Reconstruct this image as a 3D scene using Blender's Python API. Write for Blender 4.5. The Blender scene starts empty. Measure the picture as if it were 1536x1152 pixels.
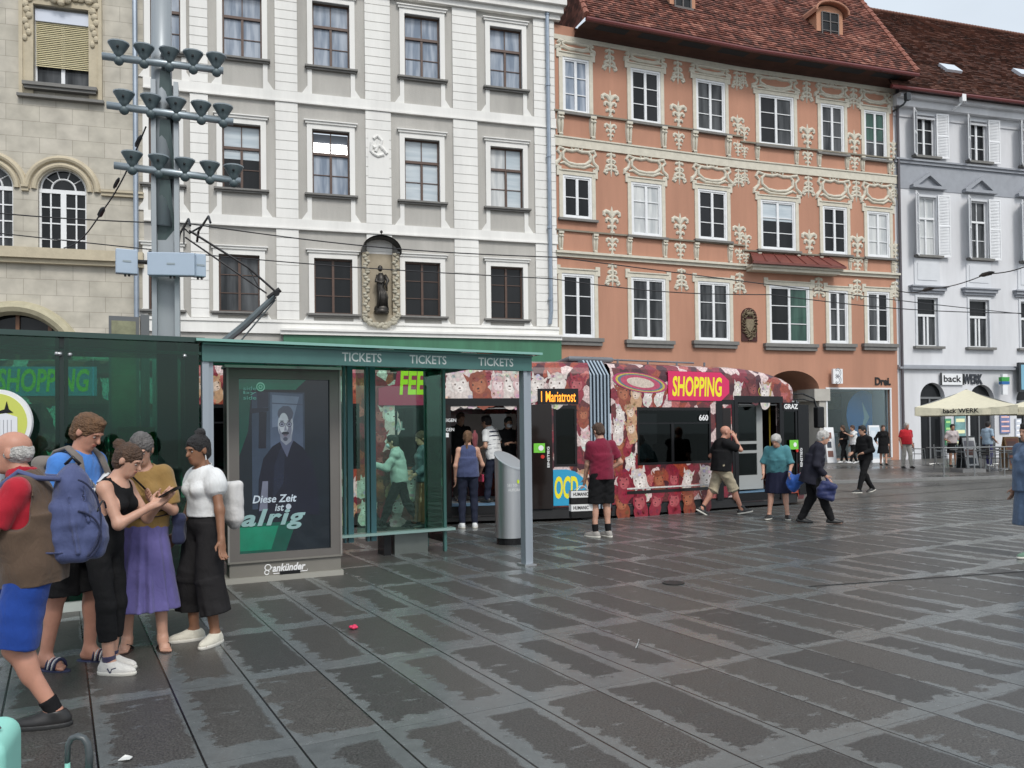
import bpy, math, random
import numpy as np
from mathutils import Vector
R = math.radians
random.seed(7)
# ------------------------------------------------------------------ camera, sky, sun, exposure
F_PX, PITCH, ROLL, CY0, CAM_H = 1230.0, 0.0135, 0.012, 632.4, 1.65
sc = bpy.context.scene
COL = sc.collection
_R0 = np.array([1, 0, 0.]); _U0 = np.array([0, -math.sin(PITCH), math.cos(PITCH)]); CF = np.array([0, math.cos(PITCH), math.sin(PITCH)])
CR = _R0 * math.cos(ROLL) - _U0 * math.sin(ROLL); CU = _U0 * math.cos(ROLL) + _R0 * math.sin(ROLL)
CAM = np.array([0, 0, CAM_H])
cam = bpy.data.objects.new('camera', bpy.data.cameras.new('camera')); COL.objects.link(cam)
from mathutils import Matrix
cam.matrix_world = Matrix(((CR[0], CU[0], -CF[0], 0), (CR[1], CU[1], -CF[1], 0), (CR[2], CU[2], -CF[2], CAM_H), (0, 0, 0, 1)))
cam.data.sensor_width = 36; cam.data.lens = F_PX / 1536 * 36
cam.data.shift_y = (CY0 - 576) / 1536
cam.data.clip_start = 0.05; cam.data.clip_end = 2000
sc.camera = cam
SUN_EL, SUN_AZ = R(48), R(158)        # azimuth clockwise from +Y: behind the camera, to the right
w = bpy.data.worlds.new("World"); sc.world = w; w.use_nodes = True
nt = w.node_tree; nt.nodes.clear()
sky = nt.nodes.new('ShaderNodeTexSky'); sky.sky_type = 'NISHITA'; sky.sun_disc = False
sky.sun_elevation = SUN_EL; sky.sun_rotation = SUN_AZ; sky.dust_density = 4; sky.air_density = 1.0
hsv = nt.nodes.new('ShaderNodeHueSaturation'); hsv.inputs['Saturation'].default_value = 0.32
bg = nt.nodes.new('ShaderNodeBackground'); bg.inputs[1].default_value = 0.15
wo = nt.nodes.new('ShaderNodeOutputWorld')
nt.links.new(sky.outputs[0], hsv.inputs['Color'])
# thin overcast: a pale cloud veil mixed over the clear sky
wtc = nt.nodes.new('ShaderNodeTexCoord'); wmp = nt.nodes.new('ShaderNodeMapping'); wmp.inputs['Scale'].default_value = (1, 1, 2.6); wns = nt.nodes.new('ShaderNodeTexNoise'); wns.inputs['Scale'].default_value = 2.3; wns.inputs['Detail'].default_value = 7
wr_ = nt.nodes.new('ShaderNodeMapRange'); wr_.inputs[1].default_value = .3; wr_.inputs[2].default_value = .7; wr_.inputs[3].default_value = .45; wr_.inputs[4].default_value = .85
wmx = nt.nodes.new('ShaderNodeMix'); wmx.data_type = 'RGBA'; wmx.inputs[7].default_value = (4.7, 5.3, 5.9, 1)
nt.links.new(wtc.outputs['Generated'], wmp.inputs[0]); nt.links.new(wmp.outputs[0], wns.inputs['Vector']); nt.links.new(wns.outputs[0], wr_.inputs[0]); nt.links.new(wr_.outputs[0], wmx.inputs[0]); nt.links.new(hsv.outputs[0], wmx.inputs[6]); nt.links.new(wmx.outputs[2], bg.inputs[0]); nt.links.new(bg.outputs[0], wo.inputs[0])
sun = bpy.data.objects.new('sun', bpy.data.lights.new('sun', 'SUN')); COL.objects.link(sun)
sun.data.energy = 1.5; sun.data.angle = R(15); sun.data.color = (1.0, 0.965, 0.91)
sd = Vector((math.sin(SUN_AZ) * math.cos(SUN_EL), math.cos(SUN_AZ) * math.cos(SUN_EL), math.sin(SUN_EL)))
sun.rotation_euler = sd.to_track_quat('Z', 'Y').to_euler()
sun.location = (0, -10, 40)
vs = sc.view_settings; vs.view_transform = 'Standard'; vs.look = 'None'; vs.gamma = 1; vs.exposure = 0.32
sc.cycles.max_bounces = 8; sc.cycles.transparent_max_bounces = 16
# ------------------------------------------------------------------ projection helpers
def ray(px, py):
    d = CF * F_PX + CR * (px - 768) + CU * (CY0 - py); return d / np.linalg.norm(d)
def G(px, py, z=0.0):
    d = ray(px, py); k = (z - CAM_H) / d[2]; p = CAM + d * k; return p
def AT(px, py, Y):                       # point on the pixel's ray at depth Y
    d = ray(px, py); return CAM + d * (Y / d[1])
class Pl:                                # a vertical plane: u along it, v up, w out towards the camera
    def __init__(s, o, t, w=0.0):
        t = np.array([t[0], t[1], 0.]); s.t = t / np.linalg.norm(t); s.n = np.array([s.t[1], -s.t[0], 0.]); s.o = np.array([o[0], o[1], 0.]) + s.n * w
    def P(s, u, v, w=0.0): return s.o + s.t * u + s.n * w + np.array([0, 0, v])
    def UV(s, px, py, w=0.0):
        d = ray(px, py); k = np.dot(s.o + s.n * w - CAM, s.n) / np.dot(d, s.n); p = CAM + d * k
        return float(np.dot(p - s.o, s.t)), float(p[2])
    def rect(s, x0, y0, x1, y1, w=0.0):
        a = s.UV(x0, y0, w); b = s.UV(x1, y1, w); c = s.UV((x0 + x1) / 2, y0, w); e = s.UV((x0 + x1) / 2, y1, w)
        return a[0], e[1], b[0], c[1]    # u0, v0, u1, v1
# ------------------------------------------------------------------ materials
MATS = {}
def nd(t, k, **kw):
    n = t.nodes.new(k)
    for a, b in kw.items(): setattr(n, a, b)
    return n
def mat(name, col, rough=.6, metal=0., var=0., vscale=2., bump=0., bscale=30., spec=.5, coat=0., emit=None, estr=0., attr=False, streak=False, sheen=0., crease=0.):
    if name in MATS: return MATS[name]
    m = bpy.data.materials.new(name); m.use_nodes = True; t = m.node_tree; b = t.nodes['Principled BSDF']; L = t.links.new
    b.inputs['Base Color'].default_value = (*col, 1); b.inputs['Roughness'].default_value = rough; b.inputs['Metallic'].default_value = metal
    b.inputs['Specular IOR Level'].default_value = spec; b.inputs['Coat Weight'].default_value = coat; b.inputs['Coat Roughness'].default_value = .05
    if sheen: b.inputs['Sheen Weight'].default_value = sheen
    src = None
    if attr:
        a = nd(t, 'ShaderNodeVertexColor', layer_name='Col'); src = a.outputs[0]
    tc = nd(t, 'ShaderNodeTexCoord')
    if var:
        n = nd(t, 'ShaderNodeTexNoise'); n.inputs['Scale'].default_value = vscale; n.inputs['Detail'].default_value = 8; n.inputs['Roughness'].default_value = .65
        if streak:
            mp = nd(t, 'ShaderNodeMapping'); mp.inputs['Scale'].default_value = (1, 1, .15); L(tc.outputs['Object'], mp.inputs[0]); L(mp.outputs[0], n.inputs['Vector'])
        else: L(tc.outputs['Object'], n.inputs['Vector'])
        mr = nd(t, 'ShaderNodeMapRange'); mr.inputs[1].default_value = .25; mr.inputs[2].default_value = .75; mr.inputs[3].default_value = 1 - var; mr.inputs[4].default_value = 1 + var * .6
        L(n.outputs[0], mr.inputs[0])
        mx = nd(t, 'ShaderNodeMix', data_type='RGBA', blend_type='MULTIPLY'); mx.inputs[0].default_value = 1
        if src: L(src, mx.inputs[6])
        else: mx.inputs[6].default_value = (*col, 1)
        L(mr.outputs[0], mx.inputs[7]); src = mx.outputs[2]
    if src: L(src, b.inputs['Base Color'])
    if bump:
        n = nd(t, 'ShaderNodeTexNoise'); n.inputs['Scale'].default_value = bscale; n.inputs['Detail'].default_value = 5; L(tc.outputs['Object'], n.inputs['Vector'])
        bp = nd(t, 'ShaderNodeBump'); bp.inputs['Strength'].default_value = bump; bp.inputs['Distance'].default_value = .02; L(n.outputs[0], bp.inputs['Height']); L(bp.outputs[0], b.inputs['Normal'])
    if crease:
        n3 = nd(t, 'ShaderNodeTexNoise'); n3.inputs['Scale'].default_value = 11; n3.inputs['Detail'].default_value = 4; n3.inputs['Distortion'].default_value = 1.6; mp3 = nd(t, 'ShaderNodeMapping'); mp3.inputs['Scale'].default_value = (1, 1, .55); mp3.inputs['Rotation'].default_value = (.5, .4, 0); L(tc.outputs['Object'], mp3.inputs[0]); L(mp3.outputs[0], n3.inputs['Vector'])
        bp3 = nd(t, 'ShaderNodeBump'); bp3.inputs['Strength'].default_value = crease; bp3.inputs['Distance'].default_value = .035; L(n3.outputs[0], bp3.inputs['Height'])
        if bump: L(bp3.outputs[0], bp.inputs['Normal'])
        else: L(bp3.outputs[0], b.inputs['Normal'])
    if emit:
        b.inputs['Emission Color'].default_value = (*emit, 1); b.inputs['Emission Strength'].default_value = estr
        if attr: L(src, b.inputs['Emission Color'])
    MATS[name] = m; return m
def tint_glass(name, tint, gloss=.12, rough=.02, coltop=None):
    m = bpy.data.materials.new(name); m.use_nodes = True; t = m.node_tree; t.nodes.clear(); L = t.links.new
    o = nd(t, 'ShaderNodeOutputMaterial'); mx = nd(t, 'ShaderNodeMixShader'); tr = nd(t, 'ShaderNodeBsdfTransparent'); gl = nd(t, 'ShaderNodeBsdfGlossy')
    fr = nd(t, 'ShaderNodeFresnel'); fr.inputs[0].default_value = 1.45
    tr.inputs[0].default_value = (*tint, 1); gl.inputs['Roughness'].default_value = rough; gl.inputs[0].default_value = (.9, 1, .95, 1)
    ad = nd(t, 'ShaderNodeMath', operation='ADD'); ad.inputs[1].default_value = gloss - .04; ad.use_clamp = True
    L(fr.outputs[0], ad.inputs[0]); L(ad.outputs[0], mx.inputs[0]); L(tr.outputs[0], mx.inputs[1]); L(gl.outputs[0], mx.inputs[2]); L(mx.outputs[0], o.inputs[0])
    MATS[name] = m; return m
def lin(r, g, b):
    f = lambda c: (c / 255 / 12.92) if c / 255 <= .04045 else ((c / 255 + .055) / 1.055) ** 2.4
    return f(r), f(g), f(b)
# ------------------------------------------------------------------ mesh helpers
ORG = {}
def mesh_from(name, V, Fs, mats, midx=None, cols=None, uvs=None, smooth=False):
    me = bpy.data.meshes.new(name)
    me.from_pydata([tuple(map(float, v)) for v in V], [], [tuple(map(int, f)) for f in Fs])
    for m in mats: me.materials.append(m)
    if midx is not None and len(mats) > 1: me.polygons.foreach_set('material_index', midx)
    if cols is not None:
        a = me.color_attributes.new('Col', 'FLOAT_COLOR', 'CORNER')
        arr = np.ones((len(me.loops), 4), 'f4'); k = 0
        for f, c in zip(Fs, cols): arr[k:k + len(f), :3] = c; k += len(f)
        a.data.foreach_set('color', arr.ravel())
    if uvs is not None:
        l = me.uv_layers.new(name='UV'); vi = np.empty(len(me.loops), 'i4'); me.loops.foreach_get('vertex_index', vi)
        l.data.foreach_set('uv', np.array(uvs, 'f4')[vi].ravel())
    if smooth: me.polygons.foreach_set('use_smooth', [True] * len(me.polygons))
    me.update(); return me
def link(name, data, parent=None, loc=None):
    o = bpy.data.objects.new(name, data); COL.objects.link(o)
    if parent: o.parent = parent
    if loc is not None: o.location = loc
    return o
def root(name, loc, label, cat, group=None, rz=0):
    o = link(name, None); o.location = tuple(map(float, loc)); o.rotation_euler = (0, 0, rz); o.empty_display_size = .2
    o['label'] = label; o['category'] = cat
    if group: o['group'] = group
    ORG[o.name] = np.array(loc, float) if rz == 0 else None
    return o
def tag(o, label, cat, group=None):
    o['label'] = label; o['category'] = cat
    if group: o['group'] = group
    return o
def setting(o, kind='structure'):
    o['kind'] = kind; return o
class MB:
    def __init__(s): s.V = []; s.F = []; s.mi = []; s.C = []; s.U = []; s.m = 0; s.c = (1, 1, 1)
    def add(s, V, Fs, uv=None):
        k = len(s.V); s.V += [np.array(v, float) for v in V]; s.U += uv if uv else [(0, 0)] * len(V)
        for f in Fs: s.F.append([i + k for i in f]); s.mi.append(s.m); s.C.append(s.c)
        return s
    def quad(s, a, b, c, d, uv=None): return s.add([a, b, c, d], [(0, 1, 2, 3)], uv)
    def poly(s, pts): return s.add(pts, [tuple(range(len(pts)))])
    def box8(s, p): return s.add(p, [(0, 3, 2, 1), (4, 5, 6, 7), (0, 1, 5, 4), (1, 2, 6, 5), (2, 3, 7, 6), (3, 0, 4, 7)])
    def pb(s, pl, u0, u1, v0, v1, w0, w1):   # box on a plane
        P = pl.P; return s.box8([P(u0, v0, w1), P(u1, v0, w1), P(u1, v0, w0), P(u0, v0, w0), P(u0, v1, w1), P(u1, v1, w1), P(u1, v1, w0), P(u0, v1, w0)])
    def box(s, x0, x1, y0, y1, z0, z1):
        return s.box8([(x0, y0, z0), (x1, y0, z0), (x1, y1, z0), (x0, y1, z0), (x0, y0, z1), (x1, y0, z1), (x1, y1, z1), (x0, y1, z1)])
    def prism(s, pts, off):                  # polygon pts swept by vector off
        n = len(pts); off = np.array(off, float); A = [np.array(p, float) for p in pts]
        return s.add(A + [a + off for a in A], [tuple(range(n - 1, -1, -1)), tuple(range(n, 2 * n))] + [(i, (i + 1) % n, n + (i + 1) % n, n + i) for i in range(n)])
    def tube(s, pts, r, n=8, caps=True, flat=1.0):
        pts = [np.array(p, float) for p in pts]; k = len(pts); rs = r if hasattr(r, '__len__') else [r] * k; V = []
        up = None
        for i in range(k):
            d = pts[min(i + 1, k - 1)] - pts[max(i - 1, 0)]; d = d / (np.linalg.norm(d) + 1e-9)
            if up is None: up = np.array([0, 0, 1.]) if abs(d[2]) < .9 else np.array([1., 0, 0])
            a = np.cross(d, up); a /= np.linalg.norm(a) + 1e-9; b = np.cross(a, d); up = b
            for j in range(n):
                q = 2 * math.pi * j / n; V.append(pts[i] + (a * math.cos(q) + b * math.sin(q) * flat) * rs[i])
        Fs = [(i * n + j, i * n + (j + 1) % n, (i + 1) * n + (j + 1) % n, (i + 1) * n + j) for i in range(k - 1) for j in range(n)]
        if caps: Fs += [tuple(range(n - 1, -1, -1)), tuple(range((k - 1) * n, k * n))]
        return s.add(V, Fs)
    def lathe(s, c, prof, n=24, axis=None):  # prof: (r, z)
        V = []; c = np.array(c, float)
        for r, z in prof:
            for j in range(n):
                q = 2 * math.pi * j / n; V.append(c + np.array([r * math.cos(q), r * math.sin(q), z]))
        k = len(prof); Fs = [(i * n + j, i * n + (j + 1) % n, (i + 1) * n + (j + 1) % n, (i + 1) * n + j) for i in range(k - 1) for j in range(n)]
        Fs += [tuple(range(n - 1, -1, -1)), tuple(range((k - 1) * n, k * n))]
        return s.add(V, Fs)
    def ball(s, c, r, n=10):
        r = np.array(r if hasattr(r, '__len__') else [r] * 3, float)
        V = []
        for i in range(n + 1):
            a = math.pi * i / n
            for j in range(2 * n):
                q = math.pi * j / n; V.append(np.array(c) + r * np.array([math.sin(a) * math.cos(q), math.sin(a) * math.sin(q), -math.cos(a)]))
        m = 2 * n
        return s.add(V, [(i * m + j, i * m + (j + 1) % m, (i + 1) * m + (j + 1) % m, (i + 1) * m + j) for i in range(n) for j in range(m)])
    def ribbon(s, pl, pts, wid, h, w0=0.):   # half-round moulding along 2-D points on a plane
        k = len(pts); ws = wid if hasattr(wid, '__len__') else [wid] * k; V = []
        for i in range(k):
            a = np.array(pts[min(i + 1, k - 1)]) - np.array(pts[max(i - 1, 0)]); a = a / (np.linalg.norm(a) + 1e-9); nx, ny = -a[1], a[0]; u, v = pts[i]; q = ws[i] / 2
            for e, hh in ((-1, 0), (-.6, .75), (0, 1), (.6, .75), (1, 0)): V.append(pl.P(u + nx * q * e, v + ny * q * e, w0 + h * hh * min(1, ws[i] / max(ws)) ** .5))
        Fs = [(i * 5 + j, i * 5 + j + 1, i * 5 + j + 6, i * 5 + j + 5) for i in range(k - 1) for j in range(4)]
        return s.add(V, [f[::-1] for f in Fs])
    def build(s, name, m, parent=None, smooth=False, org=None, bevel=0, cols=False, uv=False, par_root=None):
        if not s.V: return None
        m = m if isinstance(m, (list, tuple)) else [m]
        r = parent
        while r is not None and r.parent: r = r.parent
        o3 = np.zeros(3)
        if r is not None and ORG.get(r.name) is not None: o3 = ORG[r.name]
        if parent is None and org is not None: o3 = np.array(org, float)
        V = np.array(s.V) - o3
        me = mesh_from(name, V, s.F, m, s.mi, s.C if cols else None, s.U if uv else None, smooth)
        ob = link(name, me, parent)
        if parent is None and org is not None: ob.location = tuple(map(float, org))
        if bevel:
            md = ob.modifiers.new('bevel', 'BEVEL'); md.width = bevel; md.segments = 2; md.limit_method = 'ANGLE'; md.angle_limit = R(40)
        return ob
def wall(mb, pl, u0, u1, v0, v1, holes, w=0., depth=.25, reveal=True):
    us = sorted({u0, u1, *[min(max(h[i], u0), u1) for h in holes for i in (0, 2)]}); vv = sorted({v0, v1, *[min(max(h[i], v0), v1) for h in holes for i in (1, 3)]})
    for i in range(len(us) - 1):
        run = None
        for j in range(len(vv) - 1):
            cu, cv = (us[i] + us[i + 1]) / 2, (vv[j] + vv[j + 1]) / 2
            hit = any(h[0] < cu < h[2] and h[1] < cv < h[3] for h in holes)
            if not hit and run is None: run = vv[j]
            if hit and run is not None: mb.quad(pl.P(us[i], run, w), pl.P(us[i + 1], run, w), pl.P(us[i + 1], vv[j], w), pl.P(us[i], vv[j], w)); run = None
        if run is not None: mb.quad(pl.P(us[i], run, w), pl.P(us[i + 1], run, w), pl.P(us[i + 1], v1, w), pl.P(us[i], v1, w))
    if reveal:
        for h in holes:
            a, b, c, d = h; w2 = w - depth; P = pl.P
            mb.quad(P(a, b, w), P(c, b, w), P(c, b, w2), P(a, b, w2)); mb.quad(P(a, d, w2), P(c, d, w2), P(c, d, w), P(a, d, w))
            mb.quad(P(a, b, w2), P(a, d, w2), P(a, d, w), P(a, b, w)); mb.quad(P(c, b, w), P(c, d, w), P(c, d, w2), P(c, b, w2))
_tc = {}
def text_geo(s, bold=0., shear=0., extr=0., spacing=1.):
    key = (s, bold, shear, extr, spacing)
    if key in _tc: return _tc[key]
    c = bpy.data.curves.new('lettering', 'FONT'); c.body = s; c.size = 1; c.shear = shear; c.offset = bold; c.extrude = extr; c.resolution_u = 3; c.space_character = spacing; c.align_x = 'LEFT'
    o = bpy.data.objects.new('lettering', c); COL.objects.link(o)
    dg = bpy.context.evaluated_depsgraph_get(); me = o.evaluated_get(dg).to_mesh()
    V = [tuple(v.co) for v in me.vertices]; Fs = [tuple(p.vertices) for p in me.polygons]
    o.evaluated_get(dg).to_mesh_clear(); bpy.data.objects.remove(o); bpy.data.curves.remove(c)
    A = np.array(V); A[:, 0] -= A[:, 0].min(); A[:, 1] -= A[:, 1].min(); _tc[key] = (A, Fs); return _tc[key]
def letters(mb, pl, s, u0, v0, u1, v1, w, bold=0., shear=0., extr=0., rot=0, fit=True, spacing=1.):
    """text filling the rectangle u0..u1 x v0..v1 of a plane"""
    A, Fs = text_geo(s, bold, shear, extr, spacing); W, H = A[:, 0].max(), A[:, 1].max()
    if rot: X, Y = (1 - A[:, 1] / H) * (u1 - u0), A[:, 0] / W * (v1 - v0)
    else: X, Y = A[:, 0] / W * (u1 - u0), A[:, 1] / H * (v1 - v0)
    mb.add([pl.P(u0 + x, v0 + y, w + (z * (v1 - v0))) for x, y, z in zip(X, Y, A[:, 2])], Fs)
def copy_tree(o, parent=None):
    c = o.copy(); COL.objects.link(c); c.parent = parent
    for ch in list(o.children): copy_tree(ch, c)
    return c
def arc(cx, cy, rx, ry, a0, a1, n=12): return [(cx + rx * math.cos(R(a0 + (a1 - a0) * i / n)), cy + ry * math.sin(R(a0 + (a1 - a0) * i / n))) for i in range(n + 1)]
# key directions
T = np.array([.875, .484]); T /= np.linalg.norm(T); D = np.array([-T[1], T[0]])     # along tram and shelter / along the paving joints
def on_line(px, o, t):                   # plan point where the pixel column's ray meets the line o + k t
    d = ray(px, 650)[:2]; A = np.array([[d[0], -t[0]], [d[1], -t[1]]]); k = np.linalg.solve(A, np.array(o)); return d * k[0]
# ------------------------------------------------------------------ ground
def paving_material():
    m = bpy.data.materials.new('wet_granite_paving'); m.use_nodes = True; t = m.node_tree; b = t.nodes['Principled BSDF']; L = t.links.new
    tc = nd(t, 'ShaderNodeTexCoord'); P = tc.outputs['Object']
    def math_(op, a, bb=None, c=None):
        n = nd(t, 'ShaderNodeMath', operation=op)
        for i, x in enumerate((a, bb, c)):
            if x is None: continue
            if isinstance(x, (int, float)): n.inputs[i].default_value = x
            else: L(x, n.inputs[i])
        return n.outputs[0]
    def dot(v):
        n = nd(t, 'ShaderNodeVectorMath', operation='DOT_PRODUCT'); L(P, n.inputs[0]); n.inputs[1].default_value = (v[0], v[1], 0); return n.outputs['Value']
    def comb(x, y, z=0.):
        n = nd(t, 'ShaderNodeCombineXYZ')
        for i, q in enumerate((x, y, z)):
            if isinstance(q, (int, float)): n.inputs[i].default_value = q
            else: L(q, n.inputs[i])
        return n.outputs[0]
    def noise(vec, scale, detail=5, rough=.6):
        n = nd(t, 'ShaderNodeTexNoise'); n.inputs['Scale'].default_value = scale; n.inputs['Detail'].default_value = detail; n.inputs['Roughness'].default_value = rough; L(vec, n.inputs['Vector']); return n.outputs[0]
    WA, WB = .472, 1.37
    ga, gb = G(147.6, 1151)[:2] @ T, G(475, 1004)[:2] @ D
    a = math_('DIVIDE', math_('SUBTRACT', dot(T), float(ga)), WA); bb = math_('DIVIDE', math_('SUBTRACT', dot(D), float(gb)), WB)
    fa, fb = math_('FRACT', a), math_('FRACT', bb); ca, cb = math_('FLOOR', a), math_('FLOOR', bb)
    wn = nd(t, 'ShaderNodeTexWhiteNoise', noise_dimensions='2D'); L(comb(ca, cb), wn.inputs['Vector']); rnd = wn.outputs['Value']
    wn2 = nd(t, 'ShaderNodeTexWhiteNoise', noise_dimensions='2D'); L(comb(cb, ca), wn2.inputs['Vector']); rnd2 = wn2.outputs['Value']
    x, y = math_('MULTIPLY', fa, WA), math_('MULTIPLY', fb, WB)          # metres from the left joint / from the near edge
    xr, yt = math_('SUBTRACT', WA, x), math_('SUBTRACT', WB, y)
    sv = comb(math_('MULTIPLY', dot(T), 1.25), math_('MULTIPLY', dot(D), 1.9), math_('MULTIPLY', rnd, 9.))
    n1 = noise(sv, 5.5, 9, .66); n2 = noise(P, .55, 3)
    e1 = math_('MULTIPLY', math_('SUBTRACT', n1, .5), .36)
    wet = math_('MULTIPLY', math_('SUBTRACT', n2, .5), .36)
    rr = math_('MULTIPLY', math_('SUBTRACT', rnd2, .5), .12)
    m1 = math_('ADD', math_('SUBTRACT', x, .075), e1); m2 = math_('ADD', math_('SUBTRACT', y, .15), math_('MULTIPLY', e1, 1.1))
    m3 = math_('ADD', math_('SUBTRACT', xr, .022), math_('MULTIPLY', e1, .22)); m4 = math_('ADD', math_('SUBTRACT', yt, .06), math_('MULTIPLY', e1, .18))
    mm = math_('ADD', math_('ADD', math_('MINIMUM', math_('MINIMUM', m1, m2), math_('MINIMUM', m3, m4)), math_('MULTIPLY', wet, .5)), rr)
    n4 = noise(comb(math_('MULTIPLY', dot(T), .55), math_('MULTIPLY', dot(D), 1.5), math_('MULTIPLY', rnd2, 5.)), 6.5, 5, .6)
    mm = math_('MINIMUM', mm, math_('MULTIPLY', math_('SUBTRACT', .685, n4), .35))
    mr = nd(t, 'ShaderNodeMapRange', interpolation_type='SMOOTHSTEP'); mr.inputs[1].default_value = -.010; mr.inputs[2].default_value = .016; L(mm, mr.inputs[0]); dark = mr.outputs[0]
    sp = noise(P, 85, 3, .8); sp2 = noise(P, 11, 6, .7)
    def mix(f, c1, c2, bt='MIX'):
        n = nd(t, 'ShaderNodeMix', data_type='RGBA', blend_type=bt)
        for i, q in ((0, f), (6, c1), (7, c2)):
            if isinstance(q, (int, float)): n.inputs[i].default_value = q
            elif isinstance(q, tuple): n.inputs[i].default_value = (*q, 1)
            else: L(q, n.inputs[i])
        return n.outputs[2]
    dk = mix(rnd, PAVE_DARK[0], PAVE_DARK[1]); lt = mix(rnd2, PAVE_LIGHT[0], PAVE_LIGHT[1])
    c = mix(dark, lt, dk)
    k = nd(t, 'ShaderNodeMapRange'); k.inputs[1].default_value = .38; k.inputs[2].default_value = .64; k.inputs[3].default_value = .1; k.inputs[4].default_value = 2.3; L(sp, k.inputs[0])
    fk = math_('MULTIPLY', dark, .80); fk = math_('ADD', fk, .08)
    c = mix(fk, c, mix(1., c, k.outputs[0], 'MULTIPLY'))
    k2 = nd(t, 'ShaderNodeMapRange'); k2.inputs[1].default_value = .3; k2.inputs[2].default_value = .7; k2.inputs[3].default_value = .86; k2.inputs[4].default_value = 1.12; L(sp2, k2.inputs[0])
    c = mix(1., c, k2.outputs[0], 'MULTIPLY')
    j1 = math_('MINIMUM', x, xr); ja = nd(t, 'ShaderNodeMapRange'); ja.inputs[1].default_value = .0045; ja.inputs[2].default_value = .0075; L(j1, ja.inputs[0])
    j2 = math_('MINIMUM', y, yt); jb = nd(t, 'ShaderNodeMapRange'); jb.inputs[1].default_value = .0015; jb.inputs[2].default_value = .004; jb.inputs[3].default_value = .55; L(j2, jb.inputs[0])
    jj = math_('MULTIPLY', ja.outputs[0], jb.outputs[0])
    c = mix(jj, (.004, .004, .004), c); L(c, b.inputs['Base Color'])
    r = nd(t, 'ShaderNodeMapRange'); r.inputs[3].default_value = .24; r.inputs[4].default_value = .42; L(dark, r.inputs[0])
    rv = math_('ADD', r.outputs[0], math_('MULTIPLY', math_('SUBTRACT', sp2, .5), .25)); L(rv, b.inputs['Roughness'])
    b.inputs['Specular IOR Level'].default_value = .45
    h = math_('ADD', math_('MULTIPLY', jj, 1.), math_('MULTIPLY', math_('MULTIPLY', sp, dark), .35))
    bp = nd(t, 'ShaderNodeBump'); bp.inputs['Strength'].default_value = .35; bp.inputs['Distance'].default_value = .004; L(h, bp.inputs['Height']); L(bp.outputs[0], b.inputs['Normal'])
    return m
PAVE_DARK = ((.038, .0375, .036), (.060, .056, .051)); PAVE_LIGHT = ((.108, .117, .118), (.130, .139, .139))
mb = MB(); N = 24
xs = [-400, -200, -100, -50, -25, 0, 25, 50, 100, 200, 400]; ys = [-300, -100, -40, -10, 0, 10, 20, 40, 80, 160, 400, 900]
for i in range(len(xs) - 1):
    for j in range(len(ys) - 1): mb.quad((xs[i], ys[j], 0), (xs[i + 1], ys[j], 0), (xs[i + 1], ys[j + 1], 0), (xs[i], ys[j + 1], 0))
setting(mb.build('plaza_paving', paving_material()))
def sett_material(name, c1, c2, mort, scale, rough, ang, w=.5, h=.25):
    m = bpy.data.materials.new(name); m.use_nodes = True; t = m.node_tree; b = t.nodes['Principled BSDF']; L = t.links.new
    tc = nd(t, 'ShaderNodeTexCoord'); mp = nd(t, 'ShaderNodeMapping'); mp.inputs['Rotation'].default_value = (0, 0, ang); L(tc.outputs['Object'], mp.inputs[0])
    br = nd(t, 'ShaderNodeTexBrick'); br.inputs['Color1'].default_value = (*c1, 1); br.inputs['Color2'].default_value = (*c2, 1); br.inputs['Mortar'].default_value = (*mort, 1)
    br.inputs['Scale'].default_value = scale; br.inputs['Mortar Size'].default_value = .015; br.inputs['Brick Width'].default_value = w; br.inputs['Row Height'].default_value = h; L(mp.outputs[0], br.inputs['Vector'])
    n = nd(t, 'ShaderNodeTexNoise'); n.inputs['Scale'].default_value = .35; n.inputs['Detail'].default_value = 6; L(tc.outputs['Object'], n.inputs['Vector'])
    mr = nd(t, 'ShaderNodeMapRange'); mr.inputs[1].default_value = .3; mr.inputs[2].default_value = .7; mr.inputs[3].default_value = .6; mr.inputs[4].default_value = 1.4; L(n.outputs[0], mr.inputs[0])
    mx = nd(t, 'ShaderNodeMix', data_type='RGBA', blend_type='MULTIPLY'); mx.inputs[0].default_value = 1; L(br.outputs[0], mx.inputs[6]); L(mr.outputs[0], mx.inputs[7]); L(mx.outputs[2], b.inputs['Base Color'])
    r2 = nd(t, 'ShaderNodeMapRange'); r2.inputs[1].default_value = .35; r2.inputs[2].default_value = .65; r2.inputs[3].default_value = rough - .12; r2.inputs[4].default_value = rough + .15; L(n.outputs[0], r2.inputs[0]); L(r2.outputs[0], b.inputs['Roughness'])
    bp = nd(t, 'ShaderNodeBump'); bp.inputs['Strength'].default_value = .25; bp.inputs['Distance'].default_value = .006; L(br.outputs['Fac'], bp.inputs['Height']); bp.invert = True; L(bp.outputs[0], b.inputs['Normal'])
    return m
KA, KB = G(1235, 726)[:2], G(1510, 718)[:2]; kt = (KB - KA) / np.linalg.norm(KB - KA); kn = np.array([-kt[1], kt[0]])
kang = -math.atan2(kt[1], kt[0])
RA, RB = G(1372, 753)[:2], G(1521, 749.5)[:2]; rt = (RB - RA) / np.linalg.norm(RB - RA)
e = lambda p, z: (p[0], p[1], z)
mb = MB(); mb.poly([e(RA - rt * 45, .004), e(RA + rt * 60, .004), e(KA + kt * 60, .004), e(KA - kt * 45, .004)])
setting(mb.build('road', sett_material('granite_setts', (.075, .072, .066), (.10, .096, .088), (.03, .03, .03), 4., .36, kang)))
mb = MB(); mb.prism([e(KA - kt * 60, 0), e(KA + kt * 70, 0), e(KA + kt * 70 + kn * .28, 0), e(KA - kt * 60 + kn * .28, 0)], (0, 0, .09))
setting(mb.build('kerb', mat('kerb_granite', (.20, .20, .195), .5, var=.25, vscale=4)))
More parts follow.
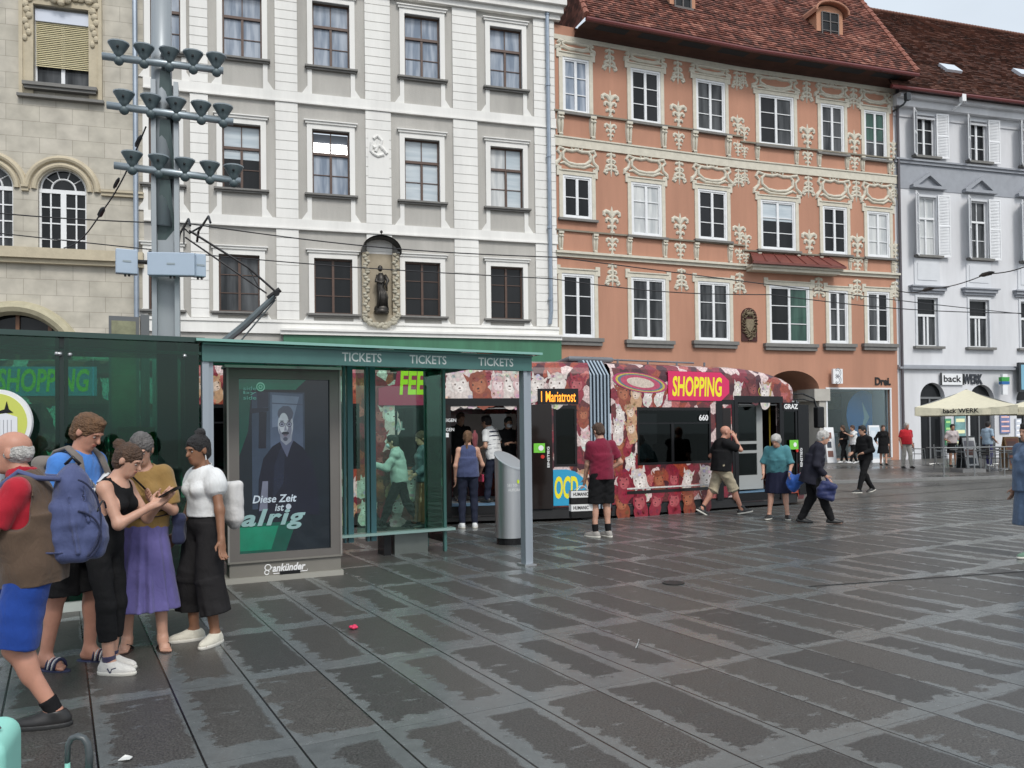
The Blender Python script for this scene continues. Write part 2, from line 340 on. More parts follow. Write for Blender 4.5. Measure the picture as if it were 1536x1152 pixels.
mb = MB(); mb.prism([e(KA - kt * 60 + kn * .28, 0), e(KA + kt * 70 + kn * .28, 0), e(KA + kt * 70 + kn * 34, 0), e(KA - kt * 60 + kn * 34, 0)], (0, 0, .088))
setting(mb.build('pavement', sett_material('pavement_slabs', (.095, .09, .083), (.125, .118, .11), (.05, .05, .048), 1.1, .30, kang)))
PAV = .088
# channel across the plaza
CA, CB = G(1264, 877)[:2], G(1536, 858)[:2]; ct = (CB - CA) / np.linalg.norm(CB - CA); cn = np.array([-ct[1], ct[0]])
mb = MB(); mb.poly([e(CA - ct * .4, .004), e(CA + ct * 14, .004), e(CA + ct * 14 + cn * .035, .004), e(CA - ct * .4 + cn * .035, .004)])
setting(mb.build('drain_slot', mat('dark_slot', (.008, .008, .008), .6)))

# ------------------------------------------------------------------ facade planes
B3 = np.array([.4733 * 40.6 + .06, 40.6]); X1300 = np.array([17.3, 40.])
tW, tL, tR, tG = (3.36, 1), (2.587, 1), (3.115, 1), (3.45, 1)
o1117 = on_line(1117, X1300, tR); o1348 = on_line(1348, X1300, tR); o836 = on_line(836, o1117, tL); o218 = on_line(218, o836, tW)
plR = Pl(o1117, tR); plL = Pl(o836, tL); plW = Pl(o218, tW); plB = Pl(o218, tW); plG = Pl(o1348, tG)
uW1 = plW.UV(836, 400)[0]; uL1 = plL.UV(1117, 400)[0]; uR1 = plR.UV(1348, 400)[0]
# ------------------------------------------------------------------ window builder
def pane_mat(name, c1, c2, scale, rough=.08, horiz=False):
    m = bpy.data.materials.new(name); m.use_nodes = True; t = m.node_tree; b = t.nodes['Principled BSDF']; L = t.links.new
    tc = nd(t, 'ShaderNodeTexCoord'); mp = nd(t, 'ShaderNodeMapping'); mp.inputs['Scale'].default_value = (.3, .3, 3) if horiz else (1, 1, .12); L(tc.outputs['Object'], mp.inputs[0])
    n = nd(t, 'ShaderNodeTexNoise'); n.inputs['Scale'].default_value = scale; n.inputs['Detail'].default_value = 3; L(mp.outputs[0], n.inputs['Vector'])
    r = nd(t, 'ShaderNodeValToRGB'); r.color_ramp.elements[0].position = .36; r.color_ramp.elements[1].position = .64
    r.color_ramp.elements[0].color = (*c1, 1); r.color_ramp.elements[1].color = (*c2, 1); L(n.outputs[0], r.inputs[0]); L(r.outputs[0], b.inputs['Base Color'])
    b.inputs['Roughness'].default_value = .7; b.inputs['Specular IOR Level'].default_value = 0; b.inputs['Coat Weight'].default_value = .45 if 'dark' in name or 'dim' in name else .75; b.inputs['Coat Roughness'].default_value = .03; b.inputs['Coat IOR'].default_value = 1.5
    MATS[name] = m; return m
pane_mat('dark_pane', (.010, .011, .012), (.022, .023, .025), 1.2)
pane_mat('curtain_pane', (.16, .20, .26), (.36, .40, .46), 5)  # pale sky reflection painted into the pane colour, with curtain-like folds
pane_mat('white_curtain_pane', (.40, .42, .43), (.60, .61, .60), 5)
pane_mat('blind_pane', (.40, .46, .50), (.52, .57, .60), 2, horiz=True)
pane_mat('dim_pane', (.02, .022, .024), (.10, .105, .11), 3)
pane_mat('green_pane', (.02, .05, .04), (.05, .11, .085), 3)
WOOD = mat('brown_window_wood', (.085, .045, .03), .45, var=.3, vscale=8); WHITEP = mat('white_window_paint', (.72, .73, .74), .45, var=.08, vscale=6)
def window(pl, parent, r, style, panes, sill=None, wood=None, w0=-.20, surround=None):
    """r: u0,v0,u1,v1 of the opening. frame object > pane (one mesh, two casements), sill, surround"""
    u0, v0, u1, v1 = r; fw = .06; f = MB(); g = MB(); wood = wood or WHITEP; H = v1 - v0; W = u1 - u0; um = (u0 + u1) / 2
    wf, wb = w0 + .06, w0 - .02
    f.pb(pl, u0, u0 + fw, v0, v1, wb, wf); f.pb(pl, u1 - fw, u1, v0, v1, wb, wf); f.pb(pl, u0 + fw, u1 - fw, v0, v0 + fw * 1.3, wb, wf); f.pb(pl, u0 + fw, u1 - fw, v1 - fw, v1, wb, wf)
    def bar_h(v, a, b, t=.03, d=.012): f.pb(pl, a, b, v - t / 2, v + t / 2, wb, wf - .01 - d)
    if style == 'brown':
        vt = v0 + H * .64
        f.pb(pl, u0 + fw, u1 - fw, vt - .05, vt + .05, wb, wf + .03); f.pb(pl, um - .045, um + .045, v0 + fw * 1.3, vt - .05, wb, wf + .01); f.pb(pl, um - .018, um + .018, vt + .05, v1 - fw, wb, wf - .01)
        bar_h(v0 + H * .32, u0 + fw, um - .045); bar_h(v0 + H * .32, um + .045, u1 - fw)
    elif style == 'brown_low':
        f.pb(pl, um - .045, um + .045, v0 + fw * 1.3, v1 - fw, wb, wf + .01)
        for q in (.34, .66): bar_h(v0 + H * q, u0 + fw, um - .045); bar_h(v0 + H * q, um + .045, u1 - fw)
    elif style == 'white':
        f.pb(pl, um - .06, um + .06, v0 + fw * 1.3, v1 - fw, wb, wf + .012)
        for q in (.34, .665): bar_h(v0 + H * q, u0 + fw, um - .06, .035, .004); bar_h(v0 + H * q, um + .06, u1 - fw, .035, .004)
    elif style == 'white4':
        f.pb(pl, um - .06, um + .06, v0 + fw * 1.3, v1 - fw, wb, wf + .012); bar_h(v0 + H * .5, u0 + fw, um - .06, .035, .004); bar_h(v0 + H * .5, um + .06, u1 - fw, .035, .004)
    elif style == 'tee':
        vt = v0 + H * .64; f.pb(pl, u0 + fw, u1 - fw, vt - .06, vt + .06, wb, wf + .02)
        for q in (-.11, .11): f.pb(pl, um + q - .05, um + q + .05, v0 + fw, vt - .06, wb, wf)
    fo = f.build('window', wood, parent)
    names = panes if isinstance(panes, tuple) else (panes, panes)
    if isinstance(panes, dict):             # lower and upper part differ
        k = v0 + H * panes['cut']; parts = [(v0 + .05, k, panes['low']), (k, v1 - .05, panes['up'])]
        for a, b, nme in parts:
            if nme is None: continue
            q = MB(); q.pb(pl, u0 + .05, u1 - .05, a, b, w0 - .012, w0 + .008); q.build('pane', MATS[nme], fo)
    else:
        for a, b, nme in ((u0 + .05, um, names[0]), (um, u1 - .05, names[1])):
            q = MB(); q.pb(pl, a, b, v0 + .05, v1 - .05, w0 - .012, w0 + .008); q.build('pane', MATS[nme], fo)
    if sill: q = MB(); sill(q); q.build('sill', SILL, fo)
    if surround: q = MB(); surround(q); q.build('surround', surround.m, fo)
    return fo
SILL = mat('grey_stone_sill', (.17, .165, .155), .7, var=.2, vscale=5, bump=.2)
# ------------------------------------------------------------------ white building
WB = root('white_building', plW.P(0, 0), 'white and grey four storey town house with brown wooden windows and grooved white pilasters', 'building')
WWALL = mat('grey_roughcast', (.43, .415, .385), .9, var=.24, vscale=.9, bump=.5, bscale=45, streak=True); WTRIM = mat('white_stucco', (.73, .72, .69), .75, var=.16, vscale=1.1, bump=.12, bscale=18, streak=True)
rows = {0: [(225, -15, 271, 80), (333, -10, 393, 87), (468, 3, 524.5, 102), (606, 22, 660, 117.5), (734, 42, 783, 134)],
        1: [(223, 178, 267, 278), (333, 187, 391.5, 284), (468, 195, 525, 292), (606.5, 208.5, 660, 302.5), (735, 221.5, 785, 313)],
        2: [(223, 378, 267, 466), (328, 383, 390, 468.5), (471, 388.5, 529, 471), (607, 392.5, 661, 474), (735.5, 400, 785, 479)]}
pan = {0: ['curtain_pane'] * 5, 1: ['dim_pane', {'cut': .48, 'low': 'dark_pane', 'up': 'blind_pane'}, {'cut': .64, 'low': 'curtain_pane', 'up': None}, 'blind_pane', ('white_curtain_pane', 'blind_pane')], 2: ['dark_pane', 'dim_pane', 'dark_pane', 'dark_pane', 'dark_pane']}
rowV = {}
for k in rows:
    rr = [plW.rect(*q) for q in rows[k]]; rows[k] = rr
    rowV[k] = (np.mean([q[1] for q in rr]), np.mean([q[3] for q in rr]))
    rows[k] = [(q[0], .5 * q[1] + .5 * rowV[k][0], q[2], .5 * q[3] + .5 * rowV[k][1]) for q in rr]
VW_TOP = rowV[0][1] + 4.5
holes = [q for k in rows for q in rows[k]]
uA, uB = plW.UV(425, 520)[0], plW.UV(838, 520)[0]
fas0, fas1 = plW.UV(600, 545)[1], plW.UV(600, 507)[1]
mb = MB(); wall(mb, plW, 0, uW1, fas0 - .05, VW_TOP, holes); mb.quad(plW.P(uW1, 0), plW.P(uW1, 0, -8), plW.P(uW1, VW_TOP, -8), plW.P(uW1, VW_TOP))
mb.build('wall', WWALL, WB)
def wsur(r, vb):
    u0, v0, u1, v1 = r
    def f(q):
        a = .20; q.pb(plW, u0 - a, u0, v0, v1 + a, .0, .07); q.pb(plW, u1, u1 + a, v0, v1 + a, 0, .07); q.pb(plW, u0, u1, v1, v1 + a, 0, .07)
        q.pb(plW, u0 - a - .06, u1 + a + .06, v1 + a, v1 + a + .09, 0, .12); q.pb(plW, u0 - a - .11, u1 + a + .11, v1 + a + .09, v1 + a + .13, 0, .17)
        if vb is not None:
            for s, uu in ((-1, u0 - a), (1, u1 + a)):
                q.pb(plW, min(uu, uu - s * .17), max(uu, uu - s * .17), vb, v0 - .14, 0, .05)
                q.prism([plW.P(uu, vb, 0), plW.P(uu + s * .22, vb, 0), plW.P(uu, vb + .32, 0)][::-s], plW.n * .048)
    f.m = WTRIM; return f
def wsill(r):
    u0, v0, u1, v1 = r
    def f(q): q.pb(plW, u0 - .30, u1 + .30, v0 - .07, v0, -.14, .20); q.pb(plW, u0 - .24, u1 + .24, v0 - .14, v0 - .07, 0, .13)
    return f
bands = [(plW.UV(400, 150.5)[1] * .5 + plW.UV(804, 192)[1] * .5, plW.UV(400, 134)[1] * .5 + plW.UV(804, 177)[1] * .5), (plW.UV(400, 340.6)[1] * .5 + plW.UV(804, 367)[1] * .5, plW.UV(400, 325)[1] * .5 + plW.UV(804, 352)[1] * .5)]
base_v = plW.UV(600, 489)[1]
vb = {0: bands[0][1], 1: bands[1][1], 2: base_v + .12}
for k in rows:
    for i, r in enumerate(rows[k]):
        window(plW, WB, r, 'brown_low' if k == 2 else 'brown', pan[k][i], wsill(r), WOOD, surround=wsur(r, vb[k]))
# added upper pane, its tilt and strong coating shaped to throw the sun's glint
r = rows[1][2]; vt = r[1] + (r[3] - r[1]) * .64; tc_ = plW.P((r[0] + r[2]) / 2, (vt + r[3]) / 2, -.30); dv = tc_ - CAM; dv /= np.linalg.norm(dv); tn = np.array(sd) - dv; tn /= np.linalg.norm(tn); tr_ = np.cross(np.array([0, 0, 1.]), tn); tr_ /= np.linalg.norm(tr_); tu = np.cross(tn, tr_)
GLINT = mat('solar_control_glass', (.30, .33, .38), .6, coat=1.); GLINT.node_tree.nodes['Principled BSDF'].inputs['Coat IOR'].default_value = 2.0; GLINT.node_tree.nodes['Principled BSDF'].inputs['Coat Roughness'].default_value = .02
hw_, hh_ = (r[2] - r[0]) / 2 - .05, (r[3] - vt) / 2 - .02; q = MB(); q.box8([tc_ + tr_ * x + tu * y + tn * z for y, z in ((-hh_, 0), (hh_, 0)) for x, z in ((-hw_, .01), (hw_, .01), (hw_, -.01), (-hw_, -.01))]); q.build('tilted_pane', GLINT, WB)
TOPB = plW.UV(600, -12)[1]
for a, b in bands:
    q = MB(); q.pb(plW, 0, uW1, a + .06, b, 0, .09); q.pb(plW, 0, uW1, a, a + .06, 0, .13); q.build('band_course', WTRIM, WB)
q = MB(); v = plW.UV(810, 22)[1]; q.pb(plW, 0, uW1 + .3, v, v + .3, 0, .35); q.pb(plW, 0, uW1 + .2, v - .22, v, 0, .2); q.pb(plW, 0, uW1 + .4, v + .3, VW_TOP, -.05, .5); q.build('cornice', WTRIM, WB)
pil = [(286, 313), (414, 447.5), (549, 587), (680.5, 716.5), (802, 833)]
segs = [(base_v + .12, bands[1][0]), (bands[1][1], bands[0][0]), (bands[0][1], v - .22)]
for x0, x1 in pil:
    a, b = plW.UV(x0, 300)[0], plW.UV(x1, 300)[0]; q = MB()
    for s0, s1 in segs:
        n = max(2, round((s1 - s0) / .36)); st = (s1 - s0) / n
        q.pb(plW, a, b, s0, s1, 0, .055)
        for i in range(n): q.pb(plW, a, b, s0 + i * st + .014, s0 + (i + 1) * st - .014, .055, .082)
    q.build('pilaster', WTRIM, WB)
# base cornice, grey skirting band and green fascia over the shop
q = MB(); q.pb(plW, 0, uW1, base_v, base_v + .1, 0, .16); q.pb(plW, 0, uW1, base_v - .42, base_v, 0, .11); q.build('base_course', WTRIM, WB)
q = MB(); q.pb(plW, uA - .1, uB, fas1, fas1 + .14, 0, .45); q.pb(plW, uA - .1, uB, fas1 + .14, fas1 + .22, 0, .52); q.build('fascia_cornice', WTRIM, WB)
q = MB(); q.pb(plW, uA, uB, fas0, fas1, 0, .35); q.build('green_fascia', mat('green_fascia', lin(58, 112, 84), .45, var=.3, vscale=1.5, streak=True), WB)
# relief plaque
q = MB(); a = plW.rect(556, 205, 579, 238); cu, cv = (a[0] + a[2]) / 2, (a[1] + a[3]) / 2
pv = lambda pts: [(cu + x * .4, cv + y * .5) for x, y in pts]
for pts in ([(-.5, .6), (-.1, .85), (.3, .5), (.2, .1), (.6, -.3), (.8, -.5)], [(-.8, .1), (-.4, -.1), (.1, .1), (.4, -.2)], [(-.6, -.55), (-.1, -.75), (.5, -.6)], [(-.7, .3), (-.75, -.4), (-.5, -.6)], [(.0, .5), (-.1, .0), (-.3, -.4)]):
    q.ribbon(plW, pv(pts), .16, .09, .08)
q.pb(plW, a[0] - .12, a[2] + .12, a[1] - .8, a[3] + .2, 0, .10); q.build('relief_plaque', WTRIM, WB)
# statue niche
NI = plW.rect(543.5, 378, 597, 490); nu, nw = (NI[0] + NI[2]) / 2, (NI[2] - NI[0]) / 2; n0, n1 = NI[1], NI[3] - .1
STONE = mat('cream_niche_stone', (.42, .39, .31), .8, var=.3, vscale=4, bump=.6, bscale=25); IRON = mat('dark_bronze', (.045, .04, .035), .42, metal=.55, var=.4, vscale=9)
q = MB(); q.pb(plW, nu - nw * .7, nu + nw * .7, n0 + .3, n1, .02, .09)
for s in (-1, 1): q.pb(plW, nu + s * nw * .86 - .14, nu + s * nw * .86 + .14, n0 + .35, n1, .02, .3)
q.prism([plW.P(u, v2, .02) for u, v2 in arc(nu, n0 + .45, nw, .5, 180, 360, 14)], plW.n * .22)
nic = q.build('niche', mat('niche_back', (.36, .31, .23), .85, var=.2, vscale=3), WB)
q = MB(); rnd = random.Random(3)
for s in (-1, 1):
    vv = n0 + .4
    while vv < n1: q.ball(plW.P(nu + s * nw * (.84 + .1 * math.sin(vv * 17)), vv, .31), (.075 + .04 * rnd.random(), .06, .07), 5); vv += .105
for i in range(34):
    an = 180 + 180 * i / 33; rr_ = rnd.uniform(.75, 1.0); q.ball(plW.P(nu + nw * rr_ * math.cos(R(an)), n0 + .45 + .5 * rr_ * math.sin(R(an)), .26), (.1, .07, .085), 5)
q.build('carved_garland', STONE, nic, smooth=True)
q = MB(); A = arc(nu, n1 - .05, nw * 1.12, .62, 0, 180, 14); q.add([plW.P(u, v2, w) for u, v2 in A for w in (.02, .62)], [(2 * i, 2 * i + 1, 2 * i + 3, 2 * i + 2) for i in range(14)])
q.add([plW.P(u, v2 + .06, w) for u, v2 in A for w in (.02, .66)], [(2 * i, 2 * i + 2, 2 * i + 3, 2 * i + 1) for i in range(14)]); q.ball(plW.P(nu, n1 + .78, .5), .06, 5); q.tube([plW.P(nu, n1 + .56, .5), plW.P(nu, n1 + .8, .5)], .02, 5)
q.build('canopy_hood', mat('dark_sheet_metal', (.05, .045, .04), .5, metal=.4, var=.3), nic)
sb = n0 + .55
q = MB(); q.lathe(plW.P(nu, sb - .1, .32), [(.26, 0), (.30, .1), (.22, .22), (.1, .28)], 14)
q.ball(plW.P(nu, sb + .1, .32), (.3, .22, .2), 8)
q.tube([plW.P(nu + a, sb + b, .32 + c) for a, b, c in ((.0, .2, 0), (.05, .55, .03), (-.03, .95, .02), (-.02, 1.25, .04), (-.03, 1.5, .06))], [.20, .22, .16, .17, .09], 12)
q.tube([plW.P(nu + a, sb + b, .4 + c) for a, b, c in ((-.14, 1.4, 0), (-.22, 1.15, .06), (-.02, 1.1, .14), (.12, 1.22, .1))], [.075, .065, .05, .04], 8)
q.tube([plW.P(nu + a, sb + b, .4 + c) for a, b, c in ((.12, 1.42, 0), (.24, 1.2, .05), (.16, 1.05, .12), (.20, .8, .06))], [.075, .07, .06, .03], 8)
q.ball(plW.P(nu - .05, sb + 1.68, .4), (.10, .10, .125), 8)
for k in range(5): q.tube([plW.P(nu - .16 + .09 * k, sb + .12, .46), plW.P(nu - .1 + .07 * k, sb + .6, .52), plW.P(nu - .06 + .03 * k, sb + .95, .46)], [.05, .045, .03], 6)
q.build('statue', IRON, nic, smooth=True)
# down pipe with lantern box
q = MB(); PIPE = mat('zinc_pipe', lin(150, 160, 172), .4, metal=.6, var=.2)
a, b = plW.UV(818, 10), plW.UV(823, 487); q.tube([plW.P(a[0], a[1] + 1, .2), plW.P(a[0] + .02, b[1] + .5, .2), plW.P(b[0], b[1], .16)], .085, 8)
for k in range(5): q.tube([plW.P(a[0], b[1] + 1 + k * 3, .2), plW.P(a[0], b[1] + 1.1 + k * 3, .2)], .11, 8)
q.build('downpipe', PIPE, WB)
# shop front behind the tram
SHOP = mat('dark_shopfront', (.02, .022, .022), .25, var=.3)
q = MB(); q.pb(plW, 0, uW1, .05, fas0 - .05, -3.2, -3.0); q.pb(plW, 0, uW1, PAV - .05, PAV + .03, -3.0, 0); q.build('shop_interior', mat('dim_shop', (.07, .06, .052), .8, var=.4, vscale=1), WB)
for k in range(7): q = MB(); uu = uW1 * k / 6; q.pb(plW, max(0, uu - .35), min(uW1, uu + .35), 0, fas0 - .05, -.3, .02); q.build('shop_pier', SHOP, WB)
# ------------------------------------------------------------------ beige building on the left
BB = root('beige_building', plB.P(0, 0), 'beige sandstone building with arched windows and a roller blind at the left edge', 'building')
def stone_mat():
    m = mat('sandstone_blocks', lin(196, 182, 155), .85); t = m.node_tree; b = t.nodes['Principled BSDF']; L = t.links.new
    uv = nd(t, 'ShaderNodeUVMap'); br = nd(t, 'ShaderNodeTexBrick'); br.inputs['Scale'].default_value = 1; br.inputs['Brick Width'].default_value = 1.05; br.inputs['Row Height'].default_value = .56; br.inputs['Mortar Size'].default_value = .008
    br.inputs['Color1'].default_value = (.45, .42, .355, 1); br.inputs['Color2'].default_value = (.50, .465, .40, 1); br.inputs['Mortar'].default_value = (.28, .255, .21, 1); br.inputs['Bias'].default_value = -.2; L(uv.outputs[0], br.inputs['Vector'])
    n = nd(t, 'ShaderNodeTexNoise'); n.inputs['Scale'].default_value = 1.6; n.inputs['Detail'].default_value = 9; L(uv.outputs[0], n.inputs['Vector'])
    mr = nd(t, 'ShaderNodeMapRange'); mr.inputs[1].default_value = .3; mr.inputs[2].default_value = .7; mr.inputs[3].default_value = .78; mr.inputs[4].default_value = 1.12; L(n.outputs[0], mr.inputs[0])
    mx = nd(t, 'ShaderNodeMix', data_type='RGBA', blend_type='MULTIPLY'); mx.inputs[0].default_value = 1; L(br.outputs[0], mx.inputs[6]); L(mr.outputs[0], mx.inputs[7]); L(mx.outputs[2], b.inputs['Base Color']); return m
BST = stone_mat(); BTRIM = mat('sandstone_trim', lin(184, 173, 150), .85, var=.18, vscale=2.5, bump=.3, bscale=20)
uB0 = plB.UV(-120, 300)[0]
wr = plB.rect(50.5, 12, 134, 131); ar = plB.rect(57, 290, 130, 382); ac, arad = (ar[0] + ar[2]) / 2, (ar[2] - ar[0]) / 2; a_spring = plB.UV(93, 286)[1]; ar = (ar[0], ar[1], ar[2], a_spring)
dx_ = ac - plB.UV(-18, 300)[0]; ar2 = (ar[0] - dx_, ar[1], ar[2] - dx_, ar[3])
led = (plB.UV(100, 398)[1], plB.UV(100, 376)[1])
lc_u, lc_v, lr = plB.UV(24, 560)[0], plB.UV(24, 556)[1], 0
lr_u = plB.UV(112, 510)[0] - lc_u; arch_top = plB.UV(24, 466)[1]
big = (lc_u - lr_u * 1.06, 0, lc_u + lr_u * 1.06, lc_v)
mb = MB()
def wall_uv(mb, pl, *a, **k):
    n0_ = len(mb.V); wall(mb, pl, *a, **k)
    for i in range(n0_, len(mb.V)): d = mb.V[i] - pl.o; mb.U[i] = (float(d @ pl.t) + 100, float(mb.V[i][2]))
ah = []
wall_uv(mb, plB, uB0, 0, 0, plB.UV(100, -120)[1], [wr, (ar[0], ar[1], ar[2], a_spring + arad), (ar2[0], ar2[1], ar2[2], a_spring + arad), (big[0], 0, big[2], arch_top)], depth=.35)
def spandrel(mb, pl, cu, cv, ru, rv, top, n=16, w=0.):
    k0 = len(mb.V)
    for s in (-1, 1):
        A = arc(cu, cv, ru, rv, 90, 90 - s * 90, n)
        for i in range(n): mb.quad(pl.P(*A[i], w), pl.P(*A[i + 1], w), pl.P(A[i + 1][0], top, w), pl.P(A[i][0], top, w)) if s < 0 else mb.quad(pl.P(A[i][0], top, w), pl.P(A[i + 1][0], top, w), pl.P(*A[i + 1], w), pl.P(*A[i], w))
        for i in range(n): mb.quad(pl.P(*A[i], w), pl.P(*A[i + 1], w), pl.P(*A[i + 1], w - .35), pl.P(*A[i], w - .35))
    for i in range(k0, len(mb.V)): d = mb.V[i] - pl.o; mb.U[i] = (float(d @ pl.t) + 100, float(mb.V[i][2]))
for c in (ac, ac - dx_): spandrel(mb, plB, c, a_spring, arad, arad, a_spring + arad)
spandrel(mb, plB, lc_u, lc_v, lr_u * 1.06, arch_top - lc_v, arch_top)
mb.build('wall', BST, BB, uv=True)
for r_, c in ((ar, ac), (ar2, ac - dx_)):
    q = MB()
    for rr_, ww, hh in ((arad + .12, .2, .1), (arad + .36, .24, .14)): q.ribbon(plB, arc(c, a_spring, rr_, rr_, 0, 180, 24), ww, hh)
    q.build('arch_moulding', BTRIM, BB)
    f = MB(); u0, v0, u1, v1 = r_
    f.pb(plB, u0, u0 + .07, v0, v1, -.26, -.18); f.pb(plB, u1 - .07, u1, v0, v1, -.26, -.18); f.pb(plB, u0, u1, v0, v0 + .08, -.26, -.175); f.pb(plB, u0, u1, v1 - .07, v1 + .07, -.26, -.17); f.pb(plB, c - .09, c + .09, v0 + .08, v1 - .07, -.26, -.16)
    for s in (-1, 1):
        uu = c + s * (arad * .53); f.pb(plB, uu - .025, uu + .025, v0 + .08, v1 - .07, -.25, -.19)
        for qv in (.25, .5, .75): a_, b_ = sorted((c + s * .09, c + s * (arad - .07))); f.pb(plB, a_, b_, v0 + (v1 - v0) * qv - .022, v0 + (v1 - v0) * qv + .022, -.25, -.192)
    for rr_ in (arad - .05, arad * .5): f.ribbon(plB, arc(c, a_spring + .07, rr_, rr_, 0, 180, 18), .07, .05, -.22)
    for an in (36, 72, 108, 144): f.ribbon(plB, [(c + arad * .5 * math.cos(R(an)), a_spring + .07 + arad * .5 * math.sin(R(an))), (c + arad * math.cos(R(an)), a_spring + .07 + arad * math.sin(R(an)))], .04, .04, -.22)
    fo = f.build('arched_window', WHITEP, BB)
    q = MB(); q.prism([plB.P(u, v2, -.25) for u, v2 in [(u0, v0), (u1, v0)] + arc(c, v1, arad, arad, 0, 180, 16)], plB.n * .02); q.build('pane', MATS['dark_pane'] if c == ac else MATS['dim_pane'], fo)
# blind window
def bsur(q):
    u0, v0, u1, v1 = wr; a = .38
    for (i0, j0, i1, j1) in ((u0 - a, v0 - .35, u0, v1 + .3), (u1, v0 - .35, u1 + a, v1 + .3), (u0, v1, u1, v1 + .3)): q.pb(plB, i0, i1, j0, j1, 0, .10)
    for s, uu in ((-1, u0 - a), (1, u1 + a)): q.pb(plB, uu - .06, uu + .06, v0 - .45, v1 + .6, 0, .16)
    for s, uu in ((-1, u0 - a * .5), (1, u1 + a * .5)):
        for i in range(9): q.ball(plB.P(uu + .07 * math.sin(i * 2.1), v1 + .35 - i * .2, .12), (.15 - .008 * i, .07, .13), 5)
    for i in range(26):
        x = -1 + 2 * i / 25; q.ball(plB.P((u0 + u1) / 2 + x * (u1 - u0 + a) / 2, v1 + .42 + .12 * math.sin(i * 2.4), .14), (.15, .09, .13), 5)
    for i in range(8): q.ball(plB.P((u0 + u1) / 2 + .3 * math.cos(i * .8), v1 + .4 + .3 * math.sin(i * .8), .2), (.13, .1, .13), 5)
bsur.m = BTRIM
def bsill(q):
    u0, v0, u1, v1 = wr; q.pb(plB, u0 - .3, u1 + .3, v0 - .12, v0, -.2, .34); q.pb(plB, u0 - .26, u1 + .26, v0 - .22, v0 - .12, 0, .27); q.pb(plB, u0 - .5, u1 + .5, v0 - .5, v0 - .4, 0, .22)
wo_ = window(plB, BB, wr, 'white', 'dim_pane', bsill, surround=bsur, w0=-.27)
q = MB(); u0, v0, u1, v1 = wr; vb_ = plB.UV(93, 101)[1]; vt_ = plB.UV(93, 34)[1]; n = 24
for i in range(n): st = (vt_ - vb_) / n; q.add([plB.P(u0 + .04, vb_ + i * st, -.10), plB.P(u1 - .04, vb_ + i * st, -.10), plB.P(u1 - .04, vb_ + (i + 1) * st - .012, -.135), plB.P(u0 + .04, vb_ + (i + 1) * st - .012, -.135)], [(0, 1, 2, 3)])
q.build('roller_blind', mat('tan_blind', lin(196, 186, 150), .55, var=.1), wo_)
q = MB(); q.pb(plB, u0 + .03, u1 - .03, vt_, vt_ + .42, -.2, -.06); q.build('blind_box', mat('blind_box_metal', lin(196, 202, 214), .4), wo_)
q = MB(); q.pb(plB, uB0, 0, led[0], led[0] + .16, 0, .22); q.pb(plB, uB0, 0, led[0] + .16, led[1], 0, .36); q.build('ledge', BTRIM, BB)
q = MB(); v_ = a_spring - .1
for a_, b_ in ((uB0, ar2[0] - .5), (ar2[2] + .5, ar[0] - .5), (ar[2] + .5, 0)): q = MB(); q.pb(plB, a_, b_, v_, v_ + .12, 0, .12); q.pb(plB, a_, b_, v_ + .12, v_ + .2, 0, .18); q.build('impost_course', BTRIM, BB)
q = MB(); q.ribbon(plB, arc(lc_u, lc_v, lr_u * 1.1, arch_top - lc_v + .1, 0, 180, 30), .5, .3); q.build('portal_arch', mat('portal_stone', lin(172, 165, 140), .8, var=.2, vscale=4, bump=.3), BB)
q = MB(); q.prism([plB.P(u, v2, -.33) for u, v2 in [(big[0], 0), (big[2], 0)] + arc(lc_u, lc_v, lr_u * 1.06, arch_top - lc_v, 0, 180, 16)], plB.n * .03); q.build('portal_pane', MATS['dark_pane'], BB)
q = MB()
for k in (-.55, .0, .55): q.pb(plB, lc_u + k * lr_u - .06, lc_u + k * lr_u + .06, 0, lc_v + (arch_top - lc_v) * (1 - k * k) ** .5 - .05, -.3, -.2)
q.ribbon(plB, arc(lc_u, lc_v, lr_u * 1.02, (arch_top - lc_v) * .98, 0, 180, 30), .1, .1, -.3); q.build('portal_frame', mat('brown_portal_wood', (.16, .07, .03), .45, var=.3), BB)
q = MB(); q.tube([plB.P(-.25, 0, .15), plB.P(-.25, plB.UV(100, -100)[1], .15)], .09, 8); q.build('downpipe', PIPE, BB)
# ------------------------------------------------------------------ orange building (two facade planes meeting at a corner)
OB = root('orange_building', plL.P(0, 0), 'orange baroque town house with cream stucco ornaments and a patched red tile roof', 'building')
OWALL = mat('orange_render', (.44, .225, .15), .88, var=.22, vscale=.7, bump=.25, bscale=30, streak=True); CREAM = mat('cream_stucco', (.585, .55, .46), .82, var=.16, vscale=4, bump=.3, bscale=25)
OSILL = mat('weathered_sill', (.22, .195, .15), .75, var=.25, vscale=5)
WL = {0: [(843, 88, 884, 171), (945, 105, 991, 185.5), (1043, 121, 1088, 199)], 1: [(843.5, 264, 888, 329), (946, 275, 993, 355), (1046, 285, 1091, 361)], 2: [(842, 411, 892, 507), (946, 417, 999, 511), (1046, 423, 1095, 512)]}
WR = {0: [(1137, 143.5, 1191, 220), (1230, 157, 1266.5, 231), (1295, 166.5, 1330, 240)], 1: [(1140, 301, 1193.6, 376), (1233, 310, 1271, 382), (1299.5, 317.5, 1335, 387)], 2: [(1153, 429, 1215, 516), (1242, 436, 1272.6, 516), (1299.5, 437.5, 1335, 516)]}
PL_ = {0: ['curtain_pane', 'dark_pane', 'dim_pane'], 1: ['dark_pane', 'white_curtain_pane', 'dark_pane'], 2: ['dark_pane', 'dim_pane', 'dim_pane']}
